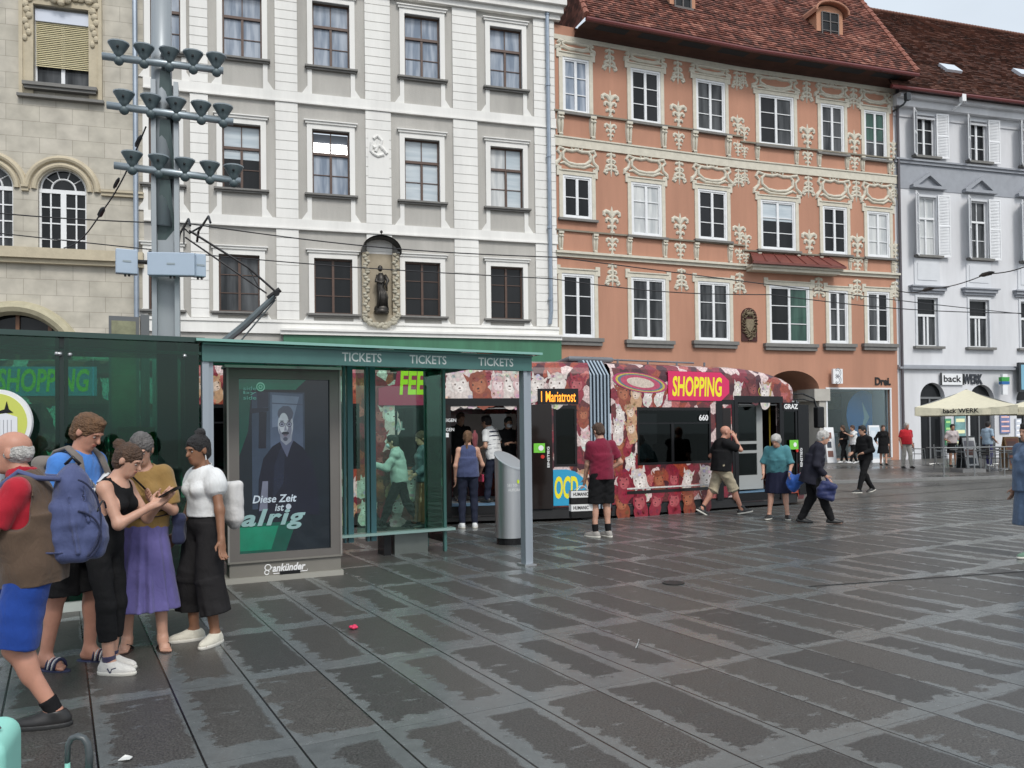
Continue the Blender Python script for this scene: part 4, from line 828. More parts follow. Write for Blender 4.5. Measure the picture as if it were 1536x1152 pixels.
def louvre(q, pl, hinge_u, v0, v1, wd, ang, side):
    d_ = np.array([*(pl.t * side * math.cos(R(ang)) + pl.n * math.sin(R(ang)))]); n_ = np.array([*(pl.n * math.cos(R(ang)) - pl.t * side * math.sin(R(ang)))])
    B = pl.P(hinge_u, 0, .09)
    def bx(a, b_, c_, e_, t0, t1): pts = [B + d_ * x + n_ * w_ + np.array([0, 0, z]) for z in (c_, e_) for x, w_ in ((a, t1), (b_, t1), (b_, t0), (a, t0))]; q.box8(pts)
    bx(0, .06, v0, v1, 0, .045); bx(wd - .06, wd, v0, v1, 0, .045)
    for v in (v0, (v0 + v1) / 2 - .04, v1 - .08): bx(.06, wd - .06, v, v + .08, 0, .045)
    for a, b_ in ((v0 + .08, (v0 + v1) / 2 - .04), ((v0 + v1) / 2 + .04, v1 - .08)):
        n = max(4, int((b_ - a) / .075)); st = (b_ - a) / n
        for i in range(n):
            z = a + i * st; q.add([B + d_ * x + n_ * w_ + np.array([0, 0, zz]) for x, w_, zz in ((.06, .042, z), (wd - .06, .042, z), (wd - .06, .006, z + st * .95), (.06, .006, z + st * .95))], [(0, 1, 2, 3)])
for row, rr in ((0, g0), (1, g1), (2, g2)):
    for i, r in enumerate(rr):
        u0, v0, u1, v1 = r
        def sur(q, r=r, row=row):
            u0, v0, u1, v1 = r; a = .12
            q.pb(plG, u0 - a, u0, v0, v1 + a, 0, .05); q.pb(plG, u1, u1 + a, v0, v1 + a, 0, .05); q.pb(plG, u0, u1, v1, v1 + a, 0, .05)
        sur.m = GWH
        def sill(q, r=r): q.pb(plG, r[0] - .28, r[2] + .28, r[1] - .12, r[1], -.1, .2)
        pn = ['dark_pane', 'dark_pane', 'dark_pane'] if row == 0 else (['white_curtain_pane', 'dim_pane', 'dim_pane'] if row == 1 else ['dim_pane'] * 3)
        fo = window(plG, GB, r, 'white' if row == 0 else ('brown' if row == 1 else 'tee'), pn[i] if row < 2 else {'cut': .66, 'low': 'dim_pane', 'up': 'dark_pane'}, sill, WHITEP, surround=sur, w0=-.16)
        if row < 2:
            wd = (u1 - u0) * .62
            for s, uu, an in ((-1, u0 - .03, 38), (1, u1 + .03, 6)): q = MB(); louvre(q, plG, uu, v0 - .08, v1 + .12, wd, an, s); q.build('shutter', mat('white_shutter', (.72, .73, .745), .5, var=.06), fo)
        if row == 1:
            q = MB(); c_ = (u0 + u1) / 2; hw = (u1 - u0) / 2 + .42; b_ = v1 + .38
            q.prism([plG.P(c_ - hw, b_ + .14, .0), plG.P(c_ + hw, b_ + .14, 0), plG.P(c_, b_ + .78, 0)], plG.n * .10); q.pb(plG, c_ - hw - .05, c_ + hw + .05, b_, b_ + .14, 0, .28)
            for s in (-1, 1): q.prism([plG.P(c_ + s * (hw + .08), b_ + .14, .10), plG.P(c_, b_ + .82, .10), plG.P(c_, b_ + .64, .10), plG.P(c_ + s * (hw - .25), b_ + .14, .10)][::s], plG.n * .18)
            q.build('pediment', GT, fo)
        if row == 2:
            q = MB(); q.pb(plG, u0 - .42, u1 + .42, v1 + .34, v1 + .5, 0, .22); q.pb(plG, u0 - .36, u1 + .36, v1 + .22, v1 + .34, 0, .13); q.pb(plG, u0 - .5, u1 + .5, v1 + .5, v1 + .57, 0, .3); q.build('hood_mould', GT, fo)
            q = MB(); b0, b1 = v1 + .57, g1[i][1] - .16; q.pb(plG, u0 - .15, u1 + .15, b0 + .02, b1, 0, .05); q.pb(plG, u0 + .03, u1 - .03, b0 + .3, b1 - .22, .05, .075); q.build('apron_panel', GWH, fo)
q = MB(); v = level(plG, [(1352, 241), (1530, 266)]); q.pb(plG, 0, uG1, v, v + .14, 0, .12); q.pb(plG, 0, uG1, v + .14, v + .22, 0, .2); q.pb(plG, 0, uG1, v - 1.25, v, 0, .03); q.build('string_course', GT, GB)
q = MB(); q.pb(plG, 0, uG1, am, am + .1, 0, .10); q.pb(plG, 0, uG1, am - .1, am, 0, .2); q.build('shop_cornice', GT, GB)
eo = .85; ez = plG.UV(1450, 140, eo)[1]; Ea, Eb = plG.P(-.8, ez, eo), plG.P(uG1, ez, eo); rd = 9.0
cq = min(eG, ez - .38); q = MB(); q.pb(plG, 0, uG1, cq - .35, cq, 0, .3); q.pb(plG, 0, uG1, cq, cq + .2, 0, .55); q.pb(plG, 0, uG1, cq - .8, cq - .7, 0, .06); q.build('cornice', GW, GB)
ra, rb = plG.UV(1266, 8, eo - rd), plG.UV(1536, 50, eo - rd)
Ra, Rb = plG.P(ra[0], ra[1], eo - rd), plG.P(rb[0], rb[1], eo - rd); Rb = Ra + (Rb - Ra) * 1.35; Rb[2] = plG.UV(1500, 49, eo - rd)[1]
mb = MB(); mid = [.35, .0, .0]
Rm = plG.P(*plG.UV(1400, 33.5, eo - rd), eo - rd); Em = plG.P(plG.UV(1470, 140, eo)[0], ez, eo)
roof(mb, Ea, Eb, Ra, Rb, seed=5)
GR = mb.build('roof', TILEB, GB, uv=True)
q = MB(); q.tube([Ea + gdn, Eb + gdn], .1, 8); q.build('gutter', MATS['red_gutter'], GB)
q = MB()
for i in range(80): q.tube([Ra + (Rb - Ra) * (i / 80), Ra + (Rb - Ra) * ((i + 1.1) / 80)], [.14, .12], 6)
q.build('ridge', TILEB, GR)
for px, py in ((1424, 105), (1534, 112)):
    Rn = np.cross(Eb - Ea, Ra - Ea); Rn /= np.linalg.norm(Rn); Rn = Rn if Rn[2] > 0 else -Rn
    d_ = ray(px, py); p = CAM + d_ * (((Ea - CAM) @ Rn) / (d_ @ Rn)); up_ = np.cross(Rn, plG.t); up_ = up_ if up_[2] > 0 else -up_
    q = MB(); q.box8([p + plG.t * x + up_ * y + Rn * z for z in (.0, .16) for x, y in ((-.5, -.4), (.5, -.4), (.5, .4), (-.5, .4))]); q.build('skylight', mat('skylight_glass', (.55, .6, .66), .08, spec=.9), GR)
# bakery front
for i, r in enumerate(ad):
    c_, r_ = (r[0] + r[2]) / 2, (r[2] - r[0]) / 2; q = MB(); q.prism([plG.P(x, y, -.28) for x, y in [(r[0], PAV), (r[2], PAV)] + arc(c_, r[3] - r_, r_, r_, 0, 180, 12)], plG.n * .02); dr = q.build('shop_door', MATS['dark_pane'], GB)
    q = MB()
    for x in ([r[0] + .05, c_, r[2] - .05]): q.pb(plG, x - .04, x + .04, PAV, r[3] - r_, -.26, -.2)
    q.pb(plG, r[0], r[2], r[3] - r_ - .05, r[3] - r_ + .05, -.26, -.19); q.build('door_frame', mat('grey_door_frame', (.16, .165, .17), .45), dr)
a = plG.rect(1409, 561, 1473, 577.5); GL = mat('black_letters', (.01, .01, .01), .4)
bx_ = a[0] + (a[2] - a[0]) * .5
q = MB(); q.pb(plG, a[0], bx_, a[1], a[3], .03, .10); sgn = q.build('bakery_sign', mat('white_sign', (.75, .76, .77), .4), GB)
q = MB(); q.pb(plG, a[0] - .05, a[0] + .06, a[1] - .02, a[3] + .05, .10, .115); letters(q, plG, 'back', a[0] + .16, a[1] + .14, bx_ - .08, a[3] - .08, .112, bold=.02); q.build('sign_lettering', GL, sgn)
q = MB(); h_ = a[3] - a[1]; letters(q, plG, 'WERK', bx_ + .12, a[1] + .05, a[2], a[3], .03, bold=.03, extr=.06); q.build('sign_lettering', mat('dark_steel_letters', (.06, .065, .075), .35, metal=.5), sgn)
q = MB(); q.pb(plG, bx_ + .02, bx_ + .09, a[1], a[3], .03, .112); q.build('sign_bar', GL, sgn)
# pictures and menu boards on the bakery front
for (x0, y0, x1, y1, c_, nm) in ((1418, 628, 1428, 668, lin(78, 150, 110), 'door_banner'), (1433, 622, 1450, 690, lin(120, 160, 160), 'window_poster'), (1501, 622, 1516, 650, lin(120, 130, 170), 'food_poster'), (1524, 628, 1533, 656, lin(210, 215, 225), 'menu_panel')):
    a = plG.rect(x0, y0, x1, y1, .1); q = MB(); q.pb(plG, a[0], a[2], a[1], a[3], .03, .08); po = q.build(nm, mat(nm, c_, .4, var=.5, vscale=3), GB)
    q = MB(); n = 4
    for k in range(n): vv = a[1] + (a[3] - a[1]) * (k + .35) / n; q.pb(plG, a[0] + .06, a[2] - .06, vv, vv + (a[3] - a[1]) / n * .3, .08, .085)
    q.build('print_block', mat('print_' + nm, tuple(min(1, v * 2 + .1) for v in c_[::-1]), .5), po)
a = plG.rect(1526, 544, 1545, 588, .3); q = MB(); q.pb(plG, a[0], a[2], a[1], a[3], .25, .4); tv = q.build('screen_box', mat('screen_case', (.03, .035, .04), .4), GB)
q = MB(); q.pb(plG, a[0] + .12, a[2] - .1, a[1] + .12, a[3] - .12, .4, .41); q.build('blue_panel', mat('blue_panel', lin(120, 170, 190), .3), tv)
q = MB(); a = plG.rect(1504, 561, 1512, 592, .5); q.pb(plG, a[0], a[2], a[1], a[3], .35, .5); st = q.build('bracket_sign', MATS['white_sign'], GB)
q = MB(); h_ = (a[3] - a[1]); q.pb(plG, a[0] - .08, a[2] + .1, a[3] - h_ * .35, a[3] - h_ * .15, .33, .52); q.build('green_strip', mat('green_strip', lin(60, 150, 70), .4), st)
q = MB(); q.pb(plG, a[0] - .08, a[2] + .1, a[3] - h_ * .5, a[3] - h_ * .36, .33, .52); q.build('blue_strip', mat('blue_strip', lin(40, 100, 160), .4), st)
for px, py in ((1360, 148), (1443, 150)):
    u, v = plG.UV(px, py, .8); q = MB(); q.tube([plG.P(u - .15, v - .35, .05), plG.P(u - .1, v - .25, .7), plG.P(u, v - .05, .8)], .05, 6); q.pb(plG, u - .12, u + .12, v - .1, v + .25, .75, .95); q.build('floodlight', MATS['screen_case'] if px < 1400 else MATS['white_sign'], GB)
# ------------------------------------------------------------------ tram
o_t = np.array([1.88, 15.55]); plF_ = Pl(o_t, T); TW = 2.3
class Bent:                               # side of the articulated tram: front module along T, rear modules along a flatter line
    t, n = plF_.t, plF_.n
    def __init__(s): s.u0 = plF_.UV(885, 650)[0]; s.back = Pl(plF_.P(s.u0, 0)[:2], (5.2, 1))
    def P(s, u, v, w=0.): return s.back.P(u - s.u0, v, w) if u < s.u0 - 1e-6 else plF_.P(u, v, w)
    def UV(s, px, py, w=0.):
        if px > 884.9: return plF_.UV(px, py, w)
        u, v = s.back.UV(px, py, w); return u + s.u0, v
    def rect(s, x0, y0, x1, y1, w=0.): return Pl.rect(s, x0, y0, x1, y1, w)
plT = Bent()
uN0 = plT.UV(1196, 680)[0]; uB0, uB1 = plT.UV(885, 650)[0], plT.UV(917, 650)[0]
vBand = plT.UV(950, 602)[1]; vTop = 2.98; vBot = .14; uLft = plT.UV(-150, 650)[0]
TR = root('tram', plT.P(uB1, 0, -TW / 2), 'articulated tram wrapped in red and cream alpaca pictures, standing with open doors', 'tram')
BLK = mat('tram_black', (.010, .010, .011), .25, spec=.3); DGREY = mat('tram_dark_grey', (.05, .055, .06), .45, var=.2)
def wrap_mat():
    m = bpy.data.materials.new('alpaca_wrap'); m.use_nodes = True; t = m.node_tree; b = t.nodes['Principled BSDF']; L = t.links.new
    tc = nd(t, 'ShaderNodeTexCoord'); n = nd(t, 'ShaderNodeTexNoise'); n.inputs['Scale'].default_value = 5; n.inputs['Detail'].default_value = 4; L(tc.outputs['Object'], n.inputs['Vector'])
    mxv = nd(t, 'ShaderNodeMix', data_type='VECTOR'); mxv.inputs[0].default_value = .12; L(tc.outputs['Object'], mxv.inputs[4]); L(n.outputs['Color'], mxv.inputs[5])
    v = nd(t, 'ShaderNodeTexVoronoi'); v.inputs['Scale'].default_value = 5.5; L(mxv.outputs[1], v.inputs['Vector'])
    sp = nd(t, 'ShaderNodeSeparateColor'); L(v.outputs['Color'], sp.inputs[0])
    r = nd(t, 'ShaderNodeValToRGB'); r.color_ramp.interpolation = 'CONSTANT'
    cols = [(0, (.055, .008, .014)), (.2, (.20, .016, .030)), (.42, (.12, .022, .022)), (.58, (.28, .05, .025)), (.72, (.40, .10, .09)), (.82, (.60, .46, .44))]
    while len(r.color_ramp.elements) < len(cols): r.color_ramp.elements.new(.5)
    for e_, (p_, c_) in zip(r.color_ramp.elements, cols): e_.position = p_; e_.color = (*c_, 1)
    L(sp.outputs[0], r.inputs[0])
    n2 = nd(t, 'ShaderNodeTexNoise'); n2.inputs['Scale'].default_value = 26; n2.inputs['Detail'].default_value = 6; n2.inputs['Roughness'].default_value = .75; L(tc.outputs['Object'], n2.inputs['Vector'])
    mr = nd(t, 'ShaderNodeMapRange'); mr.inputs[1].default_value = .3; mr.inputs[2].default_value = .7; mr.inputs[3].default_value = .35; mr.inputs[4].default_value = 1.5; L(n2.outputs[0], mr.inputs[0])
    mx = nd(t, 'ShaderNodeMix', data_type='RGBA', blend_type='MULTIPLY'); mx.inputs[0].default_value = 1; L(r.outputs[0], mx.inputs[6]); L(mr.outputs[0], mx.inputs[7]); L(mx.outputs[2], b.inputs['Base Color'])
    b.inputs['Roughness'].default_value = .28; b.inputs['Coat Weight'].default_value = .3; MATS['alpaca_wrap'] = m; return m
WRAP = wrap_mat(); PRINT = mat('alpaca_print', (1, 1, 1), .3, attr=True, var=.38, vscale=22, coat=.3)
tint_glass('tram_glass', (.10, .105, .105), .025); tint_glass('tram_door_glass', (.4, .42, .42), .03)
rT = lambda *a: plT.rect(*a)
# openings: doors and windows of the near side
dr1 = rT(676, 609, 777, 764); dr2 = rT(1106, 604, 1171, 757); w1 = rT(830, 608, 866, 700); w2 = rT(955, 611, 1067, 696); w3 = rT(592, 607, 660, 700); w4 = rT(-60, 606, 62, 712); w5 = rT(92, 606, 162, 712); w6 = rT(240, 606, 540, 706); w7 = rT(1173, 613, 1197, 735)
fl = .33
side1 = [(dr1[0], vBot, dr1[2], dr1[3]), w1, w3, w4, w5, w6]; side2 = [(dr2[0], vBot, dr2[2], dr2[3]), w2, w7]
uM = plT.UV(1070, 650)[0]
vU = 2.76
def upper(mb, u0, u1, nose=None, n=8):
    us = list(np.linspace(u0, u1, n + 1)) if nose is None else list(np.linspace(u0, nose[0], 4)[:-1]) + [nose[0] + (nose[1] - nose[0]) * math.sin(math.pi / 2 * i / 14) for i in range(15)]
    secs = []
    for u in us:
        k = 1.0; ins = 0.
        if nose and u > nose[0]: q = (u - nose[0]) / (nose[1] - nose[0]); k = max(0.02, (1 - q ** 2.2) ** .5)
        if nose and u > uN0 - .25: ins = .55 * ((u - uN0 + .25) / (nose[1] - uN0 + .25)) ** 2
        h = (vTop - vBand) * k; c = TW / 2 - ins
        prof = [(c, 0), (c, h * .68), (c - .03, h * .83), (c - .12, h * .95), (c - .28, h * 1.0), (0, h * 1.03)]
        prof = prof + [(-a, b_) for a, b_ in prof[-2::-1]]
        secs.append([plT.P(u, vBand + b_, a - TW / 2) for a, b_ in prof])
    m_ = len(secs[0]); V = [p for s_ in secs for p in s_]
    mb.add(V, [(i * m_ + j + 1, i * m_ + j, (i + 1) * m_ + j, (i + 1) * m_ + j + 1) for i in range(len(secs) - 1) for j in range(m_ - 1)])
for nm, a, b_, hs, ns in (('tram_body', uLft, uB0 - 1e-4, side1, None), ('tram_body', uB1, uN0, side2, (plT.UV(1092, 560)[0], uN0 + .34))):
    q = MB(); wall(q, plT, a, b_ - (1e-4 if ns is None else 0), vBot + .12, vBand, hs, depth=.09); k = len(q.F)
    fh = [(a + (b_ - a) * (i + .08) / 5, 1.0, a + (b_ - a) * (i + .92) / 5, 2.05) for i in range(5)] if ns is None else [(a + .7, 1.0, uM + .4, 2.05)]
    wall(q, plT, a, b_ - (1e-4 if ns is None else 0), vBot + .12, vBand, fh, w=-TW, reveal=False)
    upper(q, a, b_ - (1e-4 if ns is None else 0), ns)
    for uu in ((b_,) if ns is None else (a,)): q.quad(plT.P(uu, vBot, 0), plT.P(uu, vBot, -TW), plT.P(uu, vTop, -TW + .2), plT.P(uu, vTop, -.2))
    body = q.build(nm, WRAP, TR, smooth=False)
    q = MB(); q.pb(plT, a, b_, fl - .12, fl, -TW + .03, -.02); q.pb(plT, a, b_, .06, fl - .14, -TW + .1, -.05); q.build('floor', mat('tram_floor', (.10, .11, .12), .5, var=.2), body)
    q = MB(); q.pb(plT, a, b_, vBand + .02, vBand + .05, -TW + .05, -.06); q.build('ceiling', mat('tram_ceiling', (.35, .36, .36), .5), body)
    q = MB()
    for i, s_ in enumerate(hs): pass
    for i in range(7 if ns is None else 3):
        uu = a + (b_ - a) * (i + .5) / (7 if ns is None else 4.2)
        if any(s_[0] - .25 < uu < s_[2] + .25 and s_[1] < .5 for s_ in hs): continue
        q.box8([plT.P(x, v, w_) for v, sl in ((fl + .40, 0), (fl + 1.05, .06)) for x, w_ in ((uu - .05 - sl, -.35), (uu + .05 - sl, -.35), (uu + .05 - sl, -.85), (uu - .05 - sl, -.85))]); q.pb(plT, uu - .05, uu + .42, fl + .38, fl + .47, -.85, -.35)
    if q.V: q.build('seat_row', mat('seat_fabric', (.02, .05, .045), .8, var=.3, vscale=20), body)
    q = MB()
    for s_ in hs:
        if s_[1] < .3:
            for uu in (s_[0] - .05, s_[2] + .08): q.tube([plT.P(uu, fl, -.35), plT.P(uu, vBand, -.35)], .018, 6)
    q.build('grab_pole', mat('yellow_pole', (.55, .38, .04), .35), body)
    q = MB(); q.pb(plT, a, b_, .05, vBot + .12, -.14, -.02)
    q.build('skirt', mat('black_skirt', (.015, .015, .016), .5, var=.3), body)
    # window glass, black frames
    for s_ in hs:
        if s_[1] > .3:
            q = MB(); q.pb(plT, s_[0], s_[2], s_[1], s_[3], -.03, -.015); g_ = q.build('window', MATS['tram_glass'], body)
            q = MB(); f_ = .045
            q.pb(plT, s_[0], s_[2], s_[3] - f_ * 1.4, s_[3], -.028, .004); q.pb(plT, s_[0], s_[2], s_[1], s_[1] + f_, -.028, .004); q.pb(plT, s_[0], s_[0] + f_, s_[1] + f_, s_[3] - f_ * 1.4, -.028, .004); q.pb(plT, s_[2] - f_, s_[2], s_[1] + f_, s_[3] - f_ * 1.4, -.028, .004)
            if s_[2] - s_[0] > .9: q.pb(plT, s_[0] + f_, s_[2] - f_, s_[3] - .33, s_[3] - .30, -.028, .003)
            if s_ is w2: q.pb(plT, *[plT.UV(x, 650)[0] for x in (1007, 1011)], s_[1], s_[3] - .33, -.028, .003)
            q.build('window_frame', BLK, g_)
# doors --------------------------------------------------------------
for s_, body_i in ((dr1, 0), (dr2, 1)):
    q = MB(); f_ = .07; q.pb(plT, s_[0] - .10, s_[2] + .10, s_[3], s_[3] + .14, -.08, .02); q.pb(plT, s_[0] - .10, s_[0], vBot, s_[3], -.08, .02); q.pb(plT, s_[2], s_[2] + .06, vBot, s_[3], -.08, .02)
    q.pb(plT, s_[0], s_[2], vBot + .04, fl, -.10, -.0); dfr = q.build('door_frame', BLK, TR)
    q = MB(); q.pb(plT, s_[0], s_[2], fl, fl + .012, -.5, .01); q.build('door_step', mat('blue_step', lin(88, 120, 146), .5, var=.2), dfr)
    q = MB(); q.tube([plT.P(s_[0] + .05, s_[3] - .04, -.03), plT.P(s_[2] - .05, s_[3] - .04, -.03)], .015, 6); q.build('door_rail', mat('bright_metal', (.6, .6, .6), .3, metal=.9), dfr)
lf = rT(1113, 612, 1157, 722, ); q = MB(); f_ = .06; lw = -.28
lf = (lf[0], fl + .05, lf[2], dr2[3] - .02)
q.pb(plT, lf[0], lf[0] + f_, lf[1], lf[3], lw, lw + .05); q.pb(plT, lf[2] - .17, lf[2], lf[1], lf[3], lw, lw + .05); q.pb(plT, lf[0] + f_, lf[2] - .17, lf[3] - f_, lf[3], lw, lw + .05); q.pb(plT, lf[0] + f_, lf[2] - .17, lf[1], lf[1] + .3, lw, lw + .05)
for yy in (664, 678): v = plT.UV(1130, yy)[1]; q.pb(plT, lf[0] + f_, lf[2] - .17, v - .03, v + .03, lw, lw + .05)
dl = q.build('door_leaf', mat('light_grey_leaf', lin(150, 152, 150), .4), TR); q = MB(); q.pb(plT, lf[0] + f_, lf[2] - .17, lf[1] + .3, lf[3] - f_, lw + .015, lw + .03); q.build('pane', MATS['tram_door_glass'], dl)
a = rT(1074, 604, 1105, 757); q = MB(); q.pb(plT, a[0], a[2], a[3] - .03, a[3] + .06, 0, .012); q.build('door_surround', BLK, TR)
for x0, x1 in ((1074, 1084), (1098, 1104), (1171, 1174), (1197, 1213)): b2_ = [plT.UV(x, 650)[0] for x in (x0, x1)]; q = MB(); q.pb(plT, b2_[0], b2_[1], vBot + .08, a[3] - .03, -.02, .012); q.build('door_surround', BLK, TR)
q = MB(); a = rT(1084, 612, 1098, 750); q.pb(plT, a[0], a[2], .5, a[3], .0, .006); q.build('door_leaf', MATS['tram_glass'] if False else mat('mirror_black', (.014, .010, .009), .10, spec=.35), TR)
for x0, x1 in ((660, 676), (777, 829)): 
    a = rT(x0, 607, x1, 762); q = MB(); q.pb(plT, a[0], a[2], vBot + .1, a[3], .0, .025); dd = q.build('door_leaf', mat('mirror_black', (.014, .010, .009), .10, spec=.35), TR)
# bellows
q = MB(); n = 6; st = (uB1 - uB0) / n; RB = MB()
for i in range(n):
    for z in (0,):
        u0, u1, um_ = uB0 + i * st, uB0 + (i + 1) * st, uB0 + (i + .5) * st
        for (ua, wa, ub_, wb_) in ((u0, -.14, um_, -.02), (um_, -.02, u1, -.14)):
            q.quad(plT.P(ua, .2, wa), plT.P(ub_, .2, wb_), plT.P(ub_, 2.72, wb_), plT.P(ua, 2.72, wa)); q.quad(plT.P(ua, 2.72, wa), plT.P(ub_, 2.72, wb_), plT.P(ub_, 3.0, wb_ - .25), plT.P(ua, 3.0, wa - .25)); q.quad(plT.P(ua, 3.0, wa - .25), plT.P(ub_, 3.0, wb_ - .25), plT.P(ub_, 3.02, -TW + .2), plT.P(ua, 3.02, -TW + .2))
    RB.tube([plT.P(um_, .2, -.02), plT.P(um_, 2.72, -.02), plT.P(um_, 3.0, -.26)], .022, 5)
bl_ = q.build('bellows', mat('grey_bellows', lin(72, 84, 94), .6, var=.2, vscale=4), TR); RB.build('bellows_rib', mat('light_rib', lin(150, 164, 176), .5), bl_)
# nose
q = MB(); n = 14
def ring(lv): return [[plT.P(uN0 + e_ * math.sin(math.pi * i / n) ** .75, v, -TW / 2 + TW / 2 * ins * math.cos(math.pi * i / n)) for i in range(n + 1)] for v, e_, ins in lv]
def loft(q, R_): 
    m_ = n + 1; q.add([p for r_ in R_ for p in r_], [(i * m_ + j, i * m_ + j + 1, (i + 1) * m_ + j + 1, (i + 1) * m_ + j) for i in range(len(R_) - 1) for j in range(n)])
loft(q, ring([(.12, .6, 1), (.3, .68, 1), (.6, .72, 1), (.9, .72, 1)])); nz = q.build('nose_panel', WRAP, TR, smooth=True)
q = MB(); loft(q, ring([(.9, .72, 1), (1.3, .68, 1), (1.7, .58, 1), (2.0, .48, 1), (vBand, .36, 1), (vBand + .06, .25, .98)])); q.build('windscreen', mat('windscreen', (.01, .012, .013), .05, coat=.5), TR, smooth=True)
# mirror on arms
q = MB(); p0 = plT.P(uN0 - .05, 2.42, -.1); pa = AT(1221, 598, p0[1] + .35); pb_ = AT(1227, 618, p0[1] + .35)
q.tube([p0, (p0 + pa) / 2 + np.array([0, 0, .06]), pa, pb_], .018, 6); q.tube([p0 - np.array([0, 0, .12]), (p0 + pa) / 2 + np.array([0, 0, -.06]), pa - np.array([0, 0, .08]), pb_], .014, 6)
ma = q.build('mirror_arm', BLK, TR); q = MB(); pc = AT(1228.5, 626, pb_[1]); q.box8([pc + plT.t * x * .11 * (1 + z * .0) + plT.n * y * .07 + np.array([0, 0, z * .24]) for z in (-1, 1) for x, y in ((-1, 1), (1, 1), (1, -1), (-1, -1))]); q.build('mirror_head', BLK, ma, bevel=.03)
# roof kit
q = MB(); q.pb(plT, uB0 - .3, uB1 + .35, vTop + .02, vTop + .12, -1.9, -.35); q.build('roof_cover', mat('roof_grey', (.14, .15, .165), .5, var=.2), TR, bevel=.04)
q = MB(); q.tube([plT.P(uB1 + .35, vTop + .08, -.45), plT.P(uM - .1, vTop + .08, -.45)], .02, 6)
for i in range(4): uu = uB1 + .5 + i * .75; q.tube([plT.P(uu, vTop - .03, -.45), plT.P(uu, vTop + .1, -.45)], .022, 6)
q.build('roof_rail', MATS['roof_grey'], TR)
# prints -------------------------------------------------------------
PALS = [((.64, .56, .52), (.72, .66, .62), (.10, .05, .04)), ((.26, .06, .03), (.36, .12, .06), (.03, .010, .01)), ((.26, .022, .04), (.40, .09, .10), (.05, .006, .01)), ((.13, .02, .024), (.22, .05, .045), (.01, .006, .006)), ((.50, .30, .17), (.62, .48, .38), (.07, .03, .02)), ((.60, .40, .40), (.70, .58, .57), (.2, .05, .07))]
lay = [0]
def alpaca(q, pl, u, v, s, pal, tilt, rnd, W0=.002, grey=False):
    s *= rnd.uniform(.85, 1.3); tn = rnd.choice([-.13, -.06, 0, .06, .13])
    c1, c2, c3 = PALS[pal]
    if grey: c1, c2, c3 = [(sum(c) / 3,) * 3 for c in (c1, c2, c3)]
    lay[0] = (lay[0] + 1) % 9; w_ = W0 + lay[0] * .0007; ct_, st_ = math.cos(tilt), math.sin(tilt)
    def P(x, y, k): return pl.P(u + s * (x * ct_ - y * st_), v + s * (x * st_ + y * ct_), w_ + k * .00012)
    def blob(cx, cy, rx, ry, col, k, n=18, jag=0.): q.c = col; q.poly([P(cx + rx * (1 + jag * rnd.uniform(-1, 1)) * math.cos(2 * math.pi * i / n), cy + ry * (1 + jag * rnd.uniform(-1, 1)) * math.sin(2 * math.pi * i / n), k) for i in range(n)])
    blob(0, -.55, .42, .55, c1, 0, 20, .08)
    for sd_ in (-1, 1): q.c = c1; q.poly([P(sd_ * .22, .3, .5), P(sd_ * .48, .62, .5), P(sd_ * .42, .22, .5)][::sd_])
    blob(0, .0, .40, .42, c1, 1, 22, .07); blob(0, -.06, .29, .34, c2, 2, 18, .04); blob(0, .32, .30, .20, tuple(x * .85 for x in c1), 3, 20, .14)
    blob(tn, -.22, .16, .17, tuple(min(1, x * 1.15) for x in c2), 4, 14); q.c = c3
    for sd_ in (-1, 1): blob(sd_ * .19 + tn * .7, .04, .038, .045, c3, 5, 8)
    blob(tn * 1.2, -.17, .06, .035, c3, 6, 8); blob(tn * 1.2, -.29, .07, .012, c3, 6, 8)
    for _ in range(5): blob(rnd.uniform(-.3, .3), rnd.uniform(.2, .5), rnd.uniform(.06, .12), rnd.uniform(.05, .1), tuple(x * rnd.uniform(.7, 1.25) for x in c1), 3.3, 9, .2)
    for _ in range(5): blob(rnd.uniform(-.3, .3), rnd.uniform(-1., -.5), rnd.uniform(.06, .14), rnd.uniform(.06, .14), tuple(x * rnd.uniform(.65, 1.2) for x in c1), .5, 9, .2)
rnd = random.Random(11); q = MB()
def strip(x0, x1, y0, y1, s, n, rows_=1, W0=.002, grey=False):
    a = rT(x0, y0, x1, y1); 
    for j in range(rows_):
        for i in range(n): alpaca(q, plT, a[0] + (a[2] - a[0]) * (i + .5 + rnd.uniform(-.12, .12)) / n, a[1] + (a[3] - a[1]) * (j + .55) / rows_, s, rnd.choice([0, 0, 1, 2, 2, 3, 4, 5, 1]), rnd.uniform(-.4, .4), rnd, W0, grey)
strip(925, 1000, 575, 606, .30, 4); strip(1096, 1160, 566, 602, .30, 3); strip(675, 800, 552, 600, .36, 6); strip(675, 878, 565, 590, .34, 7, W0=.012)
strip(921, 953, 606, 704, .27, 2, 4); strip(920, 1070, 704, 766, .33, 6, 2); strip(868, 884, 612, 690, .20, 1, 4); strip(868, 884, 700, 760, .20, 1, 2); strip(565, 592, 606, 776, .28, 2, 5); strip(590, 660, 704, 776, .3, 4, 2); strip(64, 92, 606, 770, .22, 2, 5); strip(150, 240, 556, 604, .24, 5, grey=True); strip(163, 190, 612, 760, .24, 1, 4); strip(190, 240, 612, 760, .24, 2, 4, grey=True); strip(0, 160, 718, 790, .22, 9, 2); strip(240, 560, 712, 790, .24, 14, 2); strip(240, 560, 556, 602, .24, 14)
